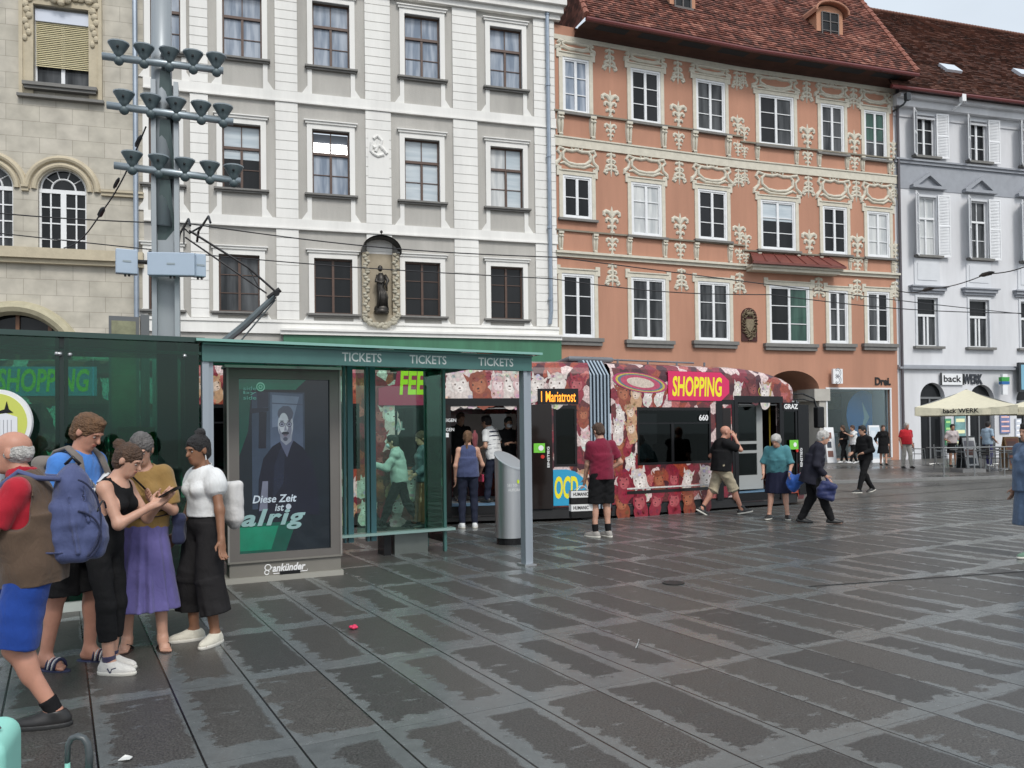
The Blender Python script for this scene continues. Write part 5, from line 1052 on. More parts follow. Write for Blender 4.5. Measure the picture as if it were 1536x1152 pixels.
# sombrero
a = rT(918, 556, 1001, 592); cu_, cv_ = (a[0] + a[2]) / 2, (a[1] + a[3]) / 2; hw_, hh_ = (a[2] - a[0]) / 2, (a[3] - a[1]) / 2
for k, (sc_, col) in enumerate(((1, (.42, .045, .14)), (.9, (.55, .42, .06)), (.82, (.10, .16, .2)), (.72, (.45, .06, .12)), (.5, (.6, .5, .42)))):
    q.c = col; q.poly([plT.P(cu_ + hw_ * sc_ * math.cos(R(t_)), cv_ + hh_ * sc_ * .8 * math.sin(R(t_)) - .12 * sc_ * math.cos(R(t_)) * .6, .012 + k * .0006) for t_ in range(0, 360, 12)])
# spectacled alpaca near the front
a = rT(1128, 570, 1165, 604); alpaca(q, plT, (a[0] + a[2]) / 2, (a[1] + a[3]) / 2 - .02, .33, 0, 0, rnd, .011); q.c = (.5, .4, .1)
for sd_ in (-1, 1):
    cu2, cv2 = (a[0] + a[2]) / 2 + sd_ * .09, (a[1] + a[3]) / 2
    for i in range(12):
        t0_, t1_ = 2 * math.pi * i / 12, 2 * math.pi * (i + 1) / 12; q.poly([plT.P(cu2 + r_ * math.cos(t_), cv2 + r_ * math.sin(t_), .0155) for t_, r_ in ((t0_, .085), (t1_, .085), (t1_, .105), (t0_, .105))][::-1])
# white line along the front module, dark pinstripe
q.c = (.6, .57, .55); a = rT(940, 728, 1068, 731); q.pb(plT, a[0], a[2], a[1], a[1] + .03, .0, .014); q.c = (.012, .01, .01); q.pb(plT, a[0], a[2], a[1] - .09, a[1] - .03, 0, .013)
q.build('wrap_print', PRINT, TR, cols=True)
# sign panels
YEL = mat('yellow_print', lin(232, 220, 40), .35); PINK = mat('pink_print', lin(206, 40, 92), .35); BLUE = mat('blue_print', lin(42, 150, 190), .35); LIME = mat('lime_print', lin(190, 214, 30), .35); WHT = mat('white_print', (.75, .75, .75), .4); CRIM = mat('crimson_print', lin(170, 40, 78), .35)
def panel(x0, y0, x1, y1, m, name, w_=.02, pts=None):
    a = rT(x0, y0, x1, y1); q = MB()
    if pts: q.prism([plT.P(a[0] + (a[2] - a[0]) * x, a[1] + (a[3] - a[1]) * y, w_ - .012) for x, y in pts], plT.n * .012)
    else: q.pb(plT, a[0], a[2], a[1], a[3], w_ - .012, w_)
    return a, q.build(name, m, TR)
def put(par, s, x0, y0, x1, y1, m, w_, **k):
    a = rT(x0, y0, x1, y1); q = MB(); letters(q, plT, s, a[0], a[1], a[2], a[3], w_, **k); return q.build('lettering', m, par)
a, p_ = panel(1001, 558, 1093, 601, PINK, 'sign_panel', .022, [(0, 0), (.86, 0), (1, .28), (1, .72), (.86, 1), (0, 1)]); put(p_, 'SHOPPING', 1007, 565, 1082, 595, YEL, .024, bold=.03, shear=.12)
a, p_ = panel(829, 704, 880, 758, BLUE, 'sign_panel', .022, [(0, 0), (.45, .0), (.75, .08), (.95, .3), (1, .5), (.9, .75), (.65, .94), (.4, 1), (0, 1)]); put(p_, 'OCD', 831, 714, 867, 748, YEL, .024, bold=.035, shear=.1)
a, p_ = panel(567, 551, 650, 608, CRIM, 'sign_panel', .022, [(0, 0), (1, 0), (1, 1), (.35, 1), (.30, .55), (0, .45)]); put(p_, 'FEEL', 599, 556, 650, 592, LIME, .024, bold=.035, shear=.12)
a, p_ = panel(-60, 550, 146, 594, BLUE, 'sign_panel', .022); put(p_, 'SHOPPING', -4, 553, 135, 588, LIME, .024, bold=.03, shear=.14)
a, p_ = panel(806, 583, 867, 606, BLK, 'destination_display', .03); AMB = mat('amber_led', (.9, .3, .02), .5, emit=(1, .32, .02), estr=1.1); put(p_, '1 Mariatrost', 811, 587, 863, 603, AMB, .033, bold=.01)
put(TR, '660', 1048, 622, 1062, 631, WHT, .008, bold=.03)
a, p_ = panel(1174, 604, 1198, 616, BLK, 'operator_plate', .018); put(p_, 'GRAZ', 1175, 606, 1196, 613.5, WHT, .02, bold=.04)
for i, s in enumerate(('AUSSTEIGEN', 'VOR', 'EINSTEIGEN')): put(TR, s, 647, 628 + i * 7, 647 + (37, 14, 34)[i], 633 + i * 7, WHT, .03, bold=.01)
panel(650, 649.5, 673, 656, mat('white_print', (.75, .75, .75), .4), 'arrow_sticker', .03)
GRN = mat('green_sticker', lin(110, 190, 60), .4)
for x, y in ((800, 665), (1183, 660)):
    a, p_ = panel(x, y, x + 17 - (x > 1000) * 4, y + 14, GRN, 'green_sticker', .03); q = MB(); c_ = ((a[0] + a[2]) / 2 + .03, (a[1] + a[3]) / 2); q.prism([plT.P(c_[0] + .05 * math.cos(R(t_)), c_[1] + .05 * math.sin(R(t_)), .03) for t_ in range(0, 360, 30)], plT.n * .003); q.build('sticker_disc', WHT, p_)
for x, y in ((813, 685), (1194, 676)):
    a = rT(x - 2.6, y - 2.6, x + 2.6, y + 2.6); q = MB(); q.prism([plT.P((a[0] + a[2]) / 2 + .035 * math.cos(R(t_)), (a[1] + a[3]) / 2 + .035 * math.sin(R(t_)), .02) for t_ in range(0, 360, 30)], plT.n * .02); q.build('door_button', mat('red_button', lin(190, 40, 30), .4), TR)
put(TR, 'EINSTIEG', 820, 670, 824, 701, WHT, .03, rot=1, bold=.02); put(TR, 'EINSTIEG', 1199, 672, 1203, 700, WHT, .02, rot=1, bold=.02)
put(TR, 'AL', 593, 632, 607, 645, mat('grey_print', (.2, .22, .22), .5), .005, bold=.03)
# pantograph on the rear module
pc_ = -TW / 2; q_ = lambda px, py, w_=pc_: plT.P(*plT.UV(px, py, w_), w_)
PG = mat('pantograph_grey', lin(96, 106, 110), .5, metal=.3, var=.25); PK = mat('pantograph_black', (.025, .025, .027), .5, metal=.4)
q = MB(); q.tube([q_(318, 528), q_(368, 487), q_(412, 444)], [.075, .07, .05], 8); pg = q.build('pantograph', PG, TR)
q = MB(); q.tube([q_(352, 522), q_(413, 450)], .015, 6); q.build('control_rod', PG, pg)
q = MB(); q.tube([q_(415, 440, pc_ - .22), q_(415, 440, pc_ + .22)], .055, 8); q.tube([q_(402, 448), q_(420, 434)], .05, 8); q.build('knee_joint', PK, pg)
q = MB()
for w_ in (-.24, .24): q.tube([q_(414, 438, pc_ + w_ * .8), q_(372, 401, pc_ + w_), q_(284, 346, pc_ + w_ * 1.3)], .022, 6)
q.tube([q_(400, 440), q_(278, 356)], .018, 6); q.tube([q_(372, 401, pc_ - .24), q_(390, 434)], .014, 5); q.tube([q_(372, 401, pc_ - .24), q_(378, 408, pc_ + .24)], .014, 5); q.build('upper_arm', PK, pg)
q = MB()
for x, y in ((276, 340), (305, 336)):
    P0 = q_(x, y); q.tube([P0 + plT.n * -.8 - np.array([0, 0, .16]), P0 + plT.n * -.6, P0 + plT.n * .6, P0 + plT.n * .8 - np.array([0, 0, .16])], .022, 6)
for w_ in (-.3, .3): q.tube([q_(276, 342, pc_ + w_), q_(284, 350, pc_ + w_), q_(305, 338, pc_ + w_)], .018, 6); q.tube([q_(276, 344, pc_ + w_), q_(276, 366, pc_ + w_)], .014, 5)
q.build('collector_head', PK, pg)
# ------------------------------------------------------------------ rails in the road surface
mb = MB()
for w_ in (-.43, -1.87):
    for d_ in (0, .085):
        for a, b_ in ((-40, uB0 - .001), (uB0, 60)): mb.quad(plT.P(a, .006, w_ + d_), plT.P(b_, .006, w_ + d_), plT.P(b_, .006, w_ + d_ - .045), plT.P(a, .006, w_ + d_ - .045))
setting(mb.build('tram_track', mat('rail_steel', (.09, .085, .08), .32, metal=.8, var=.3)))
# ------------------------------------------------------------------ overhead wires
WIRE = mat('wire', (.035, .035, .037), .5, metal=.5)
def wire(nm, pts, r, label, extra=None):
    q = MB(); n = 14; P = []
    for i in range(len(pts) - 1):
        a, b_ = pts[i], pts[i + 1]
        for k in range(n): f_ = k / n; P.append(a + (b_ - a) * f_ - np.array([0, 0, .12 * math.sin(math.pi * f_)]))
    P.append(pts[-1]); q.tube(P, r, 5, caps=False); o = q.build(nm, WIRE, None, org=pts[0]); tag(o, label, 'wire', 'overhead tram wires'); ORG[o.name] = np.array(pts[0], float)
    if extra:
        q = MB()
        for p, d_, r2 in extra: q.tube([p - d_, p - d_ * .5, p + d_ * .5, p + d_], [r * 1.2, r2, r2, r * 1.2], 6)
        q.build('insulator', mat('insulator', (.02, .02, .022), .5), o)
ca_, cb_ = plT.UV(0, 310, pc_), plT.UV(837, 386, pc_)
sl = (cb_[1] - ca_[1]) / (cb_[0] - ca_[0]); L_ = lambda u: plT.P(u, ca_[1] + sl * (u - ca_[0]), pc_)
wire('contact_wire', [L_(ca_[0] - 3), L_(plT.UV(285, 338, pc_)[0]), L_(cb_[0]), plF_.P(26, cb_[1] - .1, pc_)], .012, 'contact wire running over the tram and touching the pantograph head')
w4_ = -4.6; pb4 = plT.back; ca_, cb_ = pb4.UV(0, 350, w4_), pb4.UV(1156, 442, w4_); cc_ = pb4.UV(1536, 470, w4_)
wire('contact_wire', [pb4.P(ca_[0] - 3, ca_[1], w4_), pb4.P(*ca_, w4_), pb4.P(*pb4.UV(827, 418, w4_), w4_), pb4.P(*cb_, w4_), pb4.P(*cc_, w4_)], .013, 'lower contact wire in front of the orange building, crossing below its first floor windows')
pA, pB = AT(219, 190, 12.2), AT(150, 322, 13.4); dA = (pB - pA) / np.linalg.norm(pB - pA) * .12
wire('span_wire', [pA, pB, AT(96, 372, 14.2)], .012, 'dark slanting span wire with insulators left of the tall lamp mast', [(pA + (pB - pA) * .15, dA, .035), (pA + (pB - pA) * .62, dA, .03), (pA + (pB - pA) * .97, dA, .045)])
pts_ = [AT(1346, 436, 39), AT(1392, 434, 37), AT(1480, 411, 33), AT(1560, 391, 30)]; d2 = (pts_[2] - pts_[1]) / np.linalg.norm(pts_[2] - pts_[1]) * .45
wire('span_wire', pts_, .022, 'span wire with two insulators rising to the right before the grey house', [(pts_[1], d2, .09), (pts_[2], d2, .09)])
wire('span_wire', [plW.P(*plW.UV(455, 505), .5), AT(640, 395, 22), plR.P(*plR.UV(1180, 400), .1)], .012, 'thin span wire between the white and the orange house') if False else None
# ------------------------------------------------------------------ lamp mast
MY = 10.9; mX = AT(249, 600, MY); plM = Pl(mX[:2], (2.7, 1)); M_ = lambda px, py, w_=0.: plM.P(*plM.UV(px, py, w_), w_)
ST = mat('painted_mast_steel', lin(146, 152, 156), .42, metal=.25, var=.12, vscale=2, streak=True); SD = mat('mast_shadow_green', (.07, .10, .10), .45, var=.2)  # second material: the brace fins' own dark green
LM = root('lamp_mast', mX * np.array([1, 1, 0]), 'tall grey steel mast carrying three rows of cup shaped lamps and antenna boxes', 'lamp mast')
uL_, uR_ = plM.UV(228, 300)[0], plM.UV(269, 300)[0]; v13 = plM.UV(249, 128)[1]; vtop = plM.UV(249, -70)[1]
q = MB(); q.pb(plM, uL_ + .05, uR_ - .05, 0, v13, -.02, .02); q.pb(plM, uL_, uL_ + .06, 0, v13, -.16, .16); q.pb(plM, uR_ - .06, uR_, 0, v13, -.16, .16); q.build('mast_column', ST, LM)
q = MB(); q.tube([M_(243, 340), plM.P(plM.UV(243, 100)[0], vtop)], [.135, .125], 16); q.build('mast_tube', ST, LM, smooth=True)
v0, v1 = plM.UV(249, 395)[1], plM.UV(249, 362)[1]; q = MB(); q.pb(plM, uL_ + .07, uR_ - .07, v0, v1, .02, .05); q.build('fixing_plate', ST, LM)
SPOT = mat('lamp_cup', lin(88, 100, 104), .5, metal=.2, var=.15); SPR = mat('lamp_rim', lin(140, 150, 156), .4)
arms = [((153, 84), (335, 106), [(177, 66), (214, 70), (252, 75), (288, 80), (324, 84)]), ((160, 157.5), (350, 183), [(185, 139), (224, 143), (262, 147), (300, 153), (334, 158)]), ((171, 248), (361, 272), [(197, 235), (236, 239), (275, 243), (313, 248), (350, 254)])]
spot0 = None
for (p0, p1, spots) in arms:
    q = MB(); a, b_ = M_(*p0, .22), M_(*p1, .22); q.tube([a, b_], .047, 10); arm = q.build('lamp_arm', mat('galvanised_arm', lin(150, 160, 166), .38, metal=.5, var=.2), LM, smooth=True)
    q = MB(); c0 = (a + b_) / 2; q.tube([c0, M_(252, p0[1] + 18, 0)], .05, 6); q.build('arm_bracket', ST, arm)
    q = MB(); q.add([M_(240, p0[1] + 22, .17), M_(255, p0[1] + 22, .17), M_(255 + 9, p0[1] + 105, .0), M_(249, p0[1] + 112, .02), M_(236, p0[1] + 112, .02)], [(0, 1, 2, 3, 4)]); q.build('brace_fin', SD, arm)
    for (sx, sy) in spots:
        f_ = (sx - p0[0]) / (p1[0] - p0[0]); base = a + (b_ - a) * f_; s = 1.0
        q = MB(); q.ball(base - np.array([0, 0, .035]), .062, 7); q.lathe(base, [(.05, -.02), (.06, .06), (.075, .085), (.122, .165), (.125, .178)], 16); sp_ = q.build('spotlight', SPOT, LM, smooth=True)
        q = MB(); q.lathe(base, [(.129, .176), (.131, .192), (.09, .20)], 16); q.build('lamp_rim', SPR, sp_); q = MB(); q.ball(base + np.array([.03, -.092, .11]), (.018, .012, .018), 5); q.build('lamp_socket', BLK, sp_)
ANT = mat('antenna_grey', lin(160, 174, 190), .45, var=.06)
def abox(c, wx, hz, dy, ang, nm='antenna_box'):
    q = MB(); ca2, sa2 = math.cos(ang), math.sin(ang); q.box8([c + np.array([x * ca2 - y * sa2, x * sa2 + y * ca2, z]) for z in (-hz, hz) for x, y in ((-wx, -dy), (wx, -dy), (wx, dy), (-wx, dy))]); o = q.build(nm, ANT, LM, bevel=.012)
    q = MB(); q.box8([c + np.array([x * ca2 - y * sa2, x * sa2 + y * ca2, z]) for z in (-.012, .012) for x, y in ((-.05, -dy - .006), (.05, -dy - .006), (.05, -dy + .01), (-.05, -dy + .01))]); q.build('badge', SPR, o)
    q = MB()
    for x in (-.02, .03): q.tube([c + np.array([x, 0, -hz - .03]), c + np.array([x, 0, -hz + .02])], .014, 6)
    q.build('cable_gland', BLK, o)
abox(M_(258, 397, .34), .29, .15, .06, .16); abox(M_(299, 399, .25), .07, .15, .07, .6); abox(M_(190, 393, .1), .13, .16, .06, .5)
q = MB(); q.tube([M_(200, 392, .05), M_(305, 400, .0)], .03, 6); q.build('antenna_rail', BLK, LM)
# info board behind the shelter roof
iY = 10.6; pi_ = AT(192, 600, iY); plI = Pl(pi_[:2], (1, .5)); a = plI.rect(163, 476, 209, 620)
ib = root('info_board', pi_ * np.array([1, 1, 0]), 'grey information board standing beside the lamp mast behind the glass roof', 'sign board')
q = MB(); q.pb(plI, a[0], a[2], 1.2, a[3], -.1, .1); q.pb(plI, a[2] + .02, a[2] + .12, 1.1, a[3] + .03, -.12, .12); q.build('board_case', mat('board_grey', (.10, .105, .11), .5), ib)
q = MB(); q.pb(plI, a[0] + .03, a[2] - .04, 1.3, a[3] - .06, .1, .11); q.build('board_face', mat('board_face', (.20, .20, .12), .5, var=.6, vscale=5), ib); q = MB(); q.pb(plI, (a[0] + a[2]) / 2 - .05, (a[0] + a[2]) / 2 + .05, 0, 1.2, -.05, .05); q.build('post', ST, ib)
# ------------------------------------------------------------------ glass shelter
o_s = G(788, 848)[:2]; plS = Pl(o_s, T); uS = lambda px, w_=0.: plS.UV(px, 650, w_)[0]
SH = root('glass_shelter', plS.P(0, 0, -1), 'open tram stop shelter with TICKETS lettered on its green glass beam', 'shelter')
tint_glass('green_glass', (.66, .90, .80), .045); tint_glass('dark_green_glass', (.27, .56, .47), .04); tint_glass('roof_glass', (.40, .68, .57), .10)
POST = mat('shelter_post', lin(146, 154, 162), .4, metal=.2, var=.1, streak=True); POSTG = mat('shelter_green', lin(66, 104, 100), .4, metal=.15, var=.15); EDGE = mat('glass_edge', lin(120, 165, 155), .2, coat=.4); STEEL = mat('brushed_steel', (.55, .56, .57), .32, metal=.9, var=.08)
bm = (plS.UV(790, 552)[1] + plS.UV(310, 545.5)[1]) / 2; bt = (plS.UV(790, 533)[1] + plS.UV(310, 522)[1]) / 2
ua, ub = uS(303), uS(796); WBK = -1.7; wr_ = -2.3
q = MB(); q.pb(plS, uS(783.5), uS(789), .0, bm, -.07, .05); q.pb(plS, uS(789), uS(796), 0, bm, -.10, .02); pr = q.build('shelter_post', POST, SH)
q = MB(); q.pb(plS, uS(780), uS(797), 0, .02, -.12, .09); q.build('base_plate', STEEL, pr)
q = MB(); q.pb(plS, uS(303), uS(313), 0, bm, -.07, .05); q.pb(plS, uS(313), uS(320), 0, bm, -.10, .02); q.build('shelter_post', POST, SH)
q = MB(); q.pb(plS, ua, ub, bm, bt, -.02, .05); q.pb(plS, ua, ub, bm - .012, bm, -.03, .07); q.pb(plS, ua, ub, bt, bt + .02, -.05, .08); be = q.build('sign_beam', POSTG, SH)
LET = mat('white_letters', (.42, .46, .45), .5)
for x0, x1 in ((512, 571), (613, 668), (716, 768)):
    u0, u1 = uS(x0), uS(x1); q = MB(); letters(q, plS, 'TICKETS', u0, bm + .035, u1, bm + .135, .053, bold=.012); q.build('lettering', LET, be)
q = MB(); q.pb(plS, uS(292), uS(806), bt + .03, bt + .05, wr_, .14); q.build('roof_pane', MATS['roof_glass'], SH)
q = MB(); q.pb(plS, uS(292), uS(806), bt + .026, bt + .054, .141, .155); q.build('roof_edge', EDGE, SH)
for u in (uS(330), uS(470), uS(560), uS(690), uS(780)): q = MB(); q.pb(plS, u - .03, u + .03, bt - .045, bt + .025, wr_ + .05, -.05); q.build('roof_rafter', POSTG, SH)
q = MB(); q.pb(plS, uS(300), uS(800), bt - .02, bt + .02, wr_, wr_ + .06); q.build('rear_beam', POSTG, SH)
plK = Pl(plS.P(0, 0, WBK)[:2], T); uK = lambda px: plK.UV(px, 700)[0]
bn = plK.UV(600, 797)[1]
q = MB(); q.pb(plK, uK(400), uK(678), bn - .025, bn + .01, -.06, .10); q.build('bench_ledge', mat('ledge_steel', lin(150, 178, 172), .3, metal=.4), SH)
q = MB(); a = plK.rect(590, 803, 640, 830, -.1); q.pb(plK, a[0], a[2], 0, bn - .03, -.35, -.05); q.build('bench_plinth', mat('plinth_steel', lin(110, 116, 112), .35, metal=.5, var=.2), SH)
q = MB(); a = plK.rect(574, 803, 585, 828, -.1); q.pb(plK, a[0], a[2], 0, bn - .03, -.3, -.05); q.build('bench_leg', BLK, SH)
for x0, x1 in ((400, 527), (535, 560), (563, 663)):
    q = MB(); q.pb(plK, uK(x0), uK(x1), bn + .02, bt - .03, -.006, .006); q.build('rear_pane', MATS['green_glass'], SH)
for x0, dx0 in ((515, 3), (521, 8), (549, 4), (555, 8)): q = MB(); q.pb(plK, uK(x0), uK(x0 + dx0), bn - .1, bt, -.05, .03); q.build('rear_post', mat('teal_post', lin(58, 98, 104), .4, metal=.2), SH)
q = MB(); k1 = uK(667); q.pb(plK, k1 - .012, k1, .12, bt, -.62, .0); q.build('end_pane', MATS['dark_green_glass'], SH); q = MB(); q.pb(plK, k1 - .03, k1 + .01, 0, bt, -.02, .03); q.build('rear_post', POSTG, SH); q = MB(); q.pb(plK, k1 - .03, k1 + .01, 0, bt, -.67, -.62); q.build('rear_post', POSTG, SH)
q = MB(); q.pb(plK, uK(641), uK(663), bn + .02, bt - .03, -.035, -.022); q.build('rear_pane', MATS['dark_green_glass'], SH)
# closed ticket office to the left
OF = root('glass_ticket_office', plS.P(uS(150), 0, -1), 'closed dark green glass ticket office behind the group of waiting people', 'kiosk')
uo0, uo1 = uS(-260), uS(299); seam = uS(93); ot = bt + .02
for a, b_ in ((uo0, seam - .02), (seam + .02, uo1)): q = MB(); q.pb(plS, a, b_, .10, ot, -.006, .008); q.build('front_pane', MATS['dark_green_glass'], OF)
q = MB(); q.pb(plS, seam - .055, seam + .055, .10, ot, -.03, -.012); q.build('seam_strip', mat('dark_green_strip', (.006, .02, .016), .3), OF)
for a, b_ in ((uo0, uS(-60)), (uS(-58), uS(150)), (uS(152), uo1)): q = MB(); q.pb(plS, a, b_, .10, ot, -1.9, -1.888); q.build('rear_pane', MATS['green_glass'], OF)
q = MB(); q.pb(plS, uo1 - .012, uo1, .10, ot, -1.88, -.01); q.build('end_pane', MATS['dark_green_glass'], OF)
q = MB(); q.pb(plS, uo0, uo1 + .05, ot, ot + .05, -2.0, .06); q.build('office_roof', mat('office_roof', (.02, .05, .042), .25, var=.2), OF)
q = MB(); q.pb(plS, uo0, uo1 + .05, ot - .12, ot - .09, -.05, -.012); q.build('top_rail', mat('rail_green', (.05, .14, .11), .3), OF)
q = MB(); q.pb(plS, uo0, uo1, .0, .10, -1.9, .0); q.build('base_plinth', mat('pale_plinth', lin(170, 176, 170), .5, var=.2), OF)
for x, y in ((85, 530.5), (90, 531), (105, 532), (277, 534)):
    c = plS.P(*plS.UV(x, y), .012); q = MB(); q.ball(c, .022, 6); q.build('glass_fitting', STEEL, OF)
q = MB(); u1 = uS(262); q.pb(plS, u1 - .05, u1 + .05, .10, ot, -1.2, -1.1); q.build('inner_post', mat('inner_post', (.008, .03, .028), .4), OF)
q = MB(); q.pb(plS, uS(262), uo1 - .05, .10, ot, -1.3, -1.28); q.build('inner_partition', mat('inner_partition', (.006, .03, .026), .3, var=.4), OF)
q = MB(); a = plS.rect(176, 641, 232, 668, -1.2); q.pb(plS, a[0], a[2], a[1], a[3], -1.2, -1.17); q.build('green_notice', mat('green_notice', lin(20, 140, 30), .5, var=.3, vscale=6), OF)
q = MB(); q.pb(plS, uo0, uS(150), .14, .95, -1.0, -.6); q.build('ticket_counter', mat('counter_dark', (.02, .024, .022), .5), OF)
# ------------------------------------------------------------------ advertising column
a0, a1 = G(342, 877)[:2], G(513.5, 862)[:2]; plA = Pl(a0, a1 - a0); AW = float(np.linalg.norm(a1 - a0)); AH = plA.UV(425, 553)[1]
AD = root('advertising_column', plA.P(AW / 2, 0, -.15), 'grey city light column showing a green poster of a man with glasses', 'advertising column')
CASE = mat('column_grey', lin(104, 100, 96), .45, var=.1, vscale=2, metal=.2); CASED = mat('column_base', lin(116, 113, 106), .5, var=.12)
hb = plA.UV(425, 838)[1]; sx = plA.rect(358, 569, 496.5, 827)
q = MB(); wall(q, plA, 0, AW, hb, AH, [sx], depth=.04); q.pb(plA, 0, AW, hb, AH, -.32, -.05); q.build('housing', CASE, AD)
for a, b_ in ((0, .02), (AW - .02, AW)): q = MB(); q.pb(plA, a, b_, hb, AH, -.3, .012); q.build('edge_trim', mat('trim_grey', lin(140, 137, 132), .4, metal=.3), AD)
q = MB(); q.pb(plA, -.02, AW + .01, AH, AH + .03, -.33, .02); q.build('top_cap', mat('pale_cap', lin(190, 190, 188), .4), AD)
q = MB(); q.pb(plA, .02, AW - .01, .06, hb - .02, -.3, -.02); q.pb(plA, 0, AW, hb - .02, hb, -.32, .008); bs = q.build('column_base', CASED, AD)
q = MB(); q.pb(plA, -.03, AW + .01, 0, .06, -.33, .02); q.build('base_plate', mat('base_plate_grey', lin(150, 148, 140), .5), bs)
q = MB(); q.pb(plA, AW * .44, AW * .62, .062, .1, -.02, .0); q.build('lock_slot', BLK, bs)
q = MB(); a = plA.rect(409, 846, 459, 859); letters(q, plA, 'ankünder', a[0], a[1] + .02, a[2], a[3] + .01, -.016, bold=.03, shear=.25, extr=.01)
q.ribbon(plA, [(a[0] + .01, a[1] + .0), (a[2] + .02, a[1] + .005), (a[2] + .02, a[1] + .025)], .010, .003, -.019); c_ = (a[0] - .05, (a[1] + a[3]) / 2)
for pts in (curl(c_[0], c_[1] + .025, .035, -40, 300, 12, .1), curl(c_[0] - .012, c_[1] - .03, .026, 0, 340, 10, .1), [(c_[0] + .02, c_[1]), (c_[0] + .05, c_[1] + .03)]): q.ribbon(plA, pts, .012, .003, -.019)
q.build('lettering', mat('white_print', (.75, .75, .75), .4), bs)
PO = mat('poster_screen', (1, 1, 1), .08, attr=True, var=.30, vscale=3, emit=(1, 1, 1), estr=.25, coat=.2)
q = MB(); U = lambda x, y, k: plA.P(sx[0] + (sx[2] - sx[0]) * x, sx[1] + (sx[3] - sx[1]) * y, -.036 + k * .0012)
def shp(col, pts, k): q.c = lin(*col); q.poly([U(x, y, k) for x, y in pts])
def ell(col, cx, cy, rx, ry, k, n=22, a0_=0, a1_=360, jag=0): q.c = lin(*col); r_ = random.Random(int(cx * 1e4)); q.poly([U(cx + rx * (1 + jag * r_.uniform(-1, 1)) * math.cos(R(a0_ + (a1_ - a0_) * i / n)), cy + ry * (1 + jag * r_.uniform(-1, 1)) * math.sin(R(a0_ + (a1_ - a0_) * i / n)), k) for i in range(n if a1_ - a0_ == 360 else n + 1)])
shp((14, 24, 32), [(0, 0), (1, 0), (1, 1), (0, 1)], 0)
shp((12, 92, 72), [(0, .94), (.62, .94), (.74, 1), (0, 1)], 1); shp((10, 70, 58), [(0, .0), (.5, 0), (.62, .17), (0, .17)], 1); shp((14, 110, 84), [(0, .015), (.34, .015), (.42, .15), (0, .15)], 1.5); shp((10, 66, 54), [(0, .55), (.10, .7), (.14, .94), (0, .94)], 1)
shp((44, 56, 72), [(.14, .25), (.72, .25), (.72, .925), (.14, .925)], 2); shp((66, 78, 98), [(.34, .40), (.70, .40), (.70, .915), (.34, .925)], 2.5); shp((96, 108, 128), [(.36, .72), (.58, .74), (.66, .9), (.36, .91)], 3); shp((60, 66, 84), [(.36, .858), (.70, .850), (.70, .856), (.36, .864)], 3.3)
shp((34, 38, 52), [(.20, .83), (.32, .84), (.32, .925), (.20, .925)], 4); shp((28, 32, 44), [(.12, .80), (.32, .815), (.32, .835), (.12, .83)], 4.5); shp((24, 26, 36), [(.21, .6), (.29, .6), (.30, .81), (.22, .81)], 4.2)
shp((16, 20, 34), [(.20, .22), (.21, .42), (.26, .54), (.36, .61), (.47, .645), (.6, .64), (.70, .60), (.80, .52), (.86, .38), (.88, .2)], 5); shp((24, 30, 46), [(.36, .3), (.38, .5), (.45, .6), (.5, .63), (.48, .4)], 5.5)
shp((70, 76, 96), [(.44, .64), (.47, .6), (.52, .545), (.57, .62), (.60, .65)], 6); shp((96, 100, 116), [(.21, .24), (.30, .24), (.31, .41), (.25, .41)], 6)
shp((112, 118, 130), [(.44, .71), (.45, .645), (.51, .615), (.57, .64), (.59, .72)], 6.5)
ell((150, 156, 166), .505, .735, .085, .088, 7); ell((70, 74, 88), .507, .80, .088, .046, 7.5, 20, 0, 360, .08); ell((104, 108, 122), .503, .705, .07, .06, 7.6); ell((160, 166, 174), .485, .745, .055, .06, 7.8)
for cx in (.465, .545):
    ell((24, 26, 36), cx, .738, .032, .015, 8.4, 16); ell((118, 122, 138), cx, .7375, .028, .0118, 8.8, 14); ell((40, 42, 54), cx, .7385, .013, .0042, 9.2, 10); ell((50, 52, 64), cx, .757, .026, .003, 9.2, 10)
shp((20, 22, 30), [(.50, .738), (.51, .738), (.51, .743), (.50, .743)], 8.6); shp((112, 116, 130), [(.488, .70), (.520, .70), (.508, .735), (.50, .735)], 8.2)
ell((36, 38, 48), .503, .686, .042, .010, 8.8, 14); ell((90, 80, 92), .503, .673, .022, .006, 9, 12); ell((58, 62, 76), .503, .652, .026, .012, 8.8, 12)
def ptext(s, x0, y0, x1, y1, col, k, **kw):
    q.c = lin(*col); letters(q, plA, s, sx[0] + (sx[2] - sx[0]) * x0, sx[1] + (sx[3] - sx[1]) * y0, sx[0] + (sx[2] - sx[0]) * x1, sx[1] + (sx[3] - sx[1]) * y1, -.036 + k * .0012, **kw)
ptext('Diese Zeit', .14, .285, .62, .33, (170, 182, 192), 12, bold=.02, shear=.22); ptext('ist', .38, .235, .48, .275, (160, 172, 180), 12, bold=.02, shear=.22); ell((150, 160, 170), .53, .258, .03, .017, 12, 12)
ptext('alrig', .02, .125, .72, .25, (120, 150, 150), 12, bold=.03, shear=.25, spacing=1.12)
for i, s in enumerate(('side', 'by', 'side')): ptext(s, .05, .935 - .027 * i, .19, .957 - .027 * i, (80, 140, 130), 12, bold=.01)
for rr_, col in ((.048, (110, 170, 150)), (.036, (14, 110, 84)), (.024, (110, 170, 150)), (.014, (14, 110, 84))): ell(col, .235, .955, rr_, rr_ * .55, 12 + (.048 - rr_) * 20, 6 if rr_ < .03 else 18)
q.build('poster', PO, AD, cols=True)
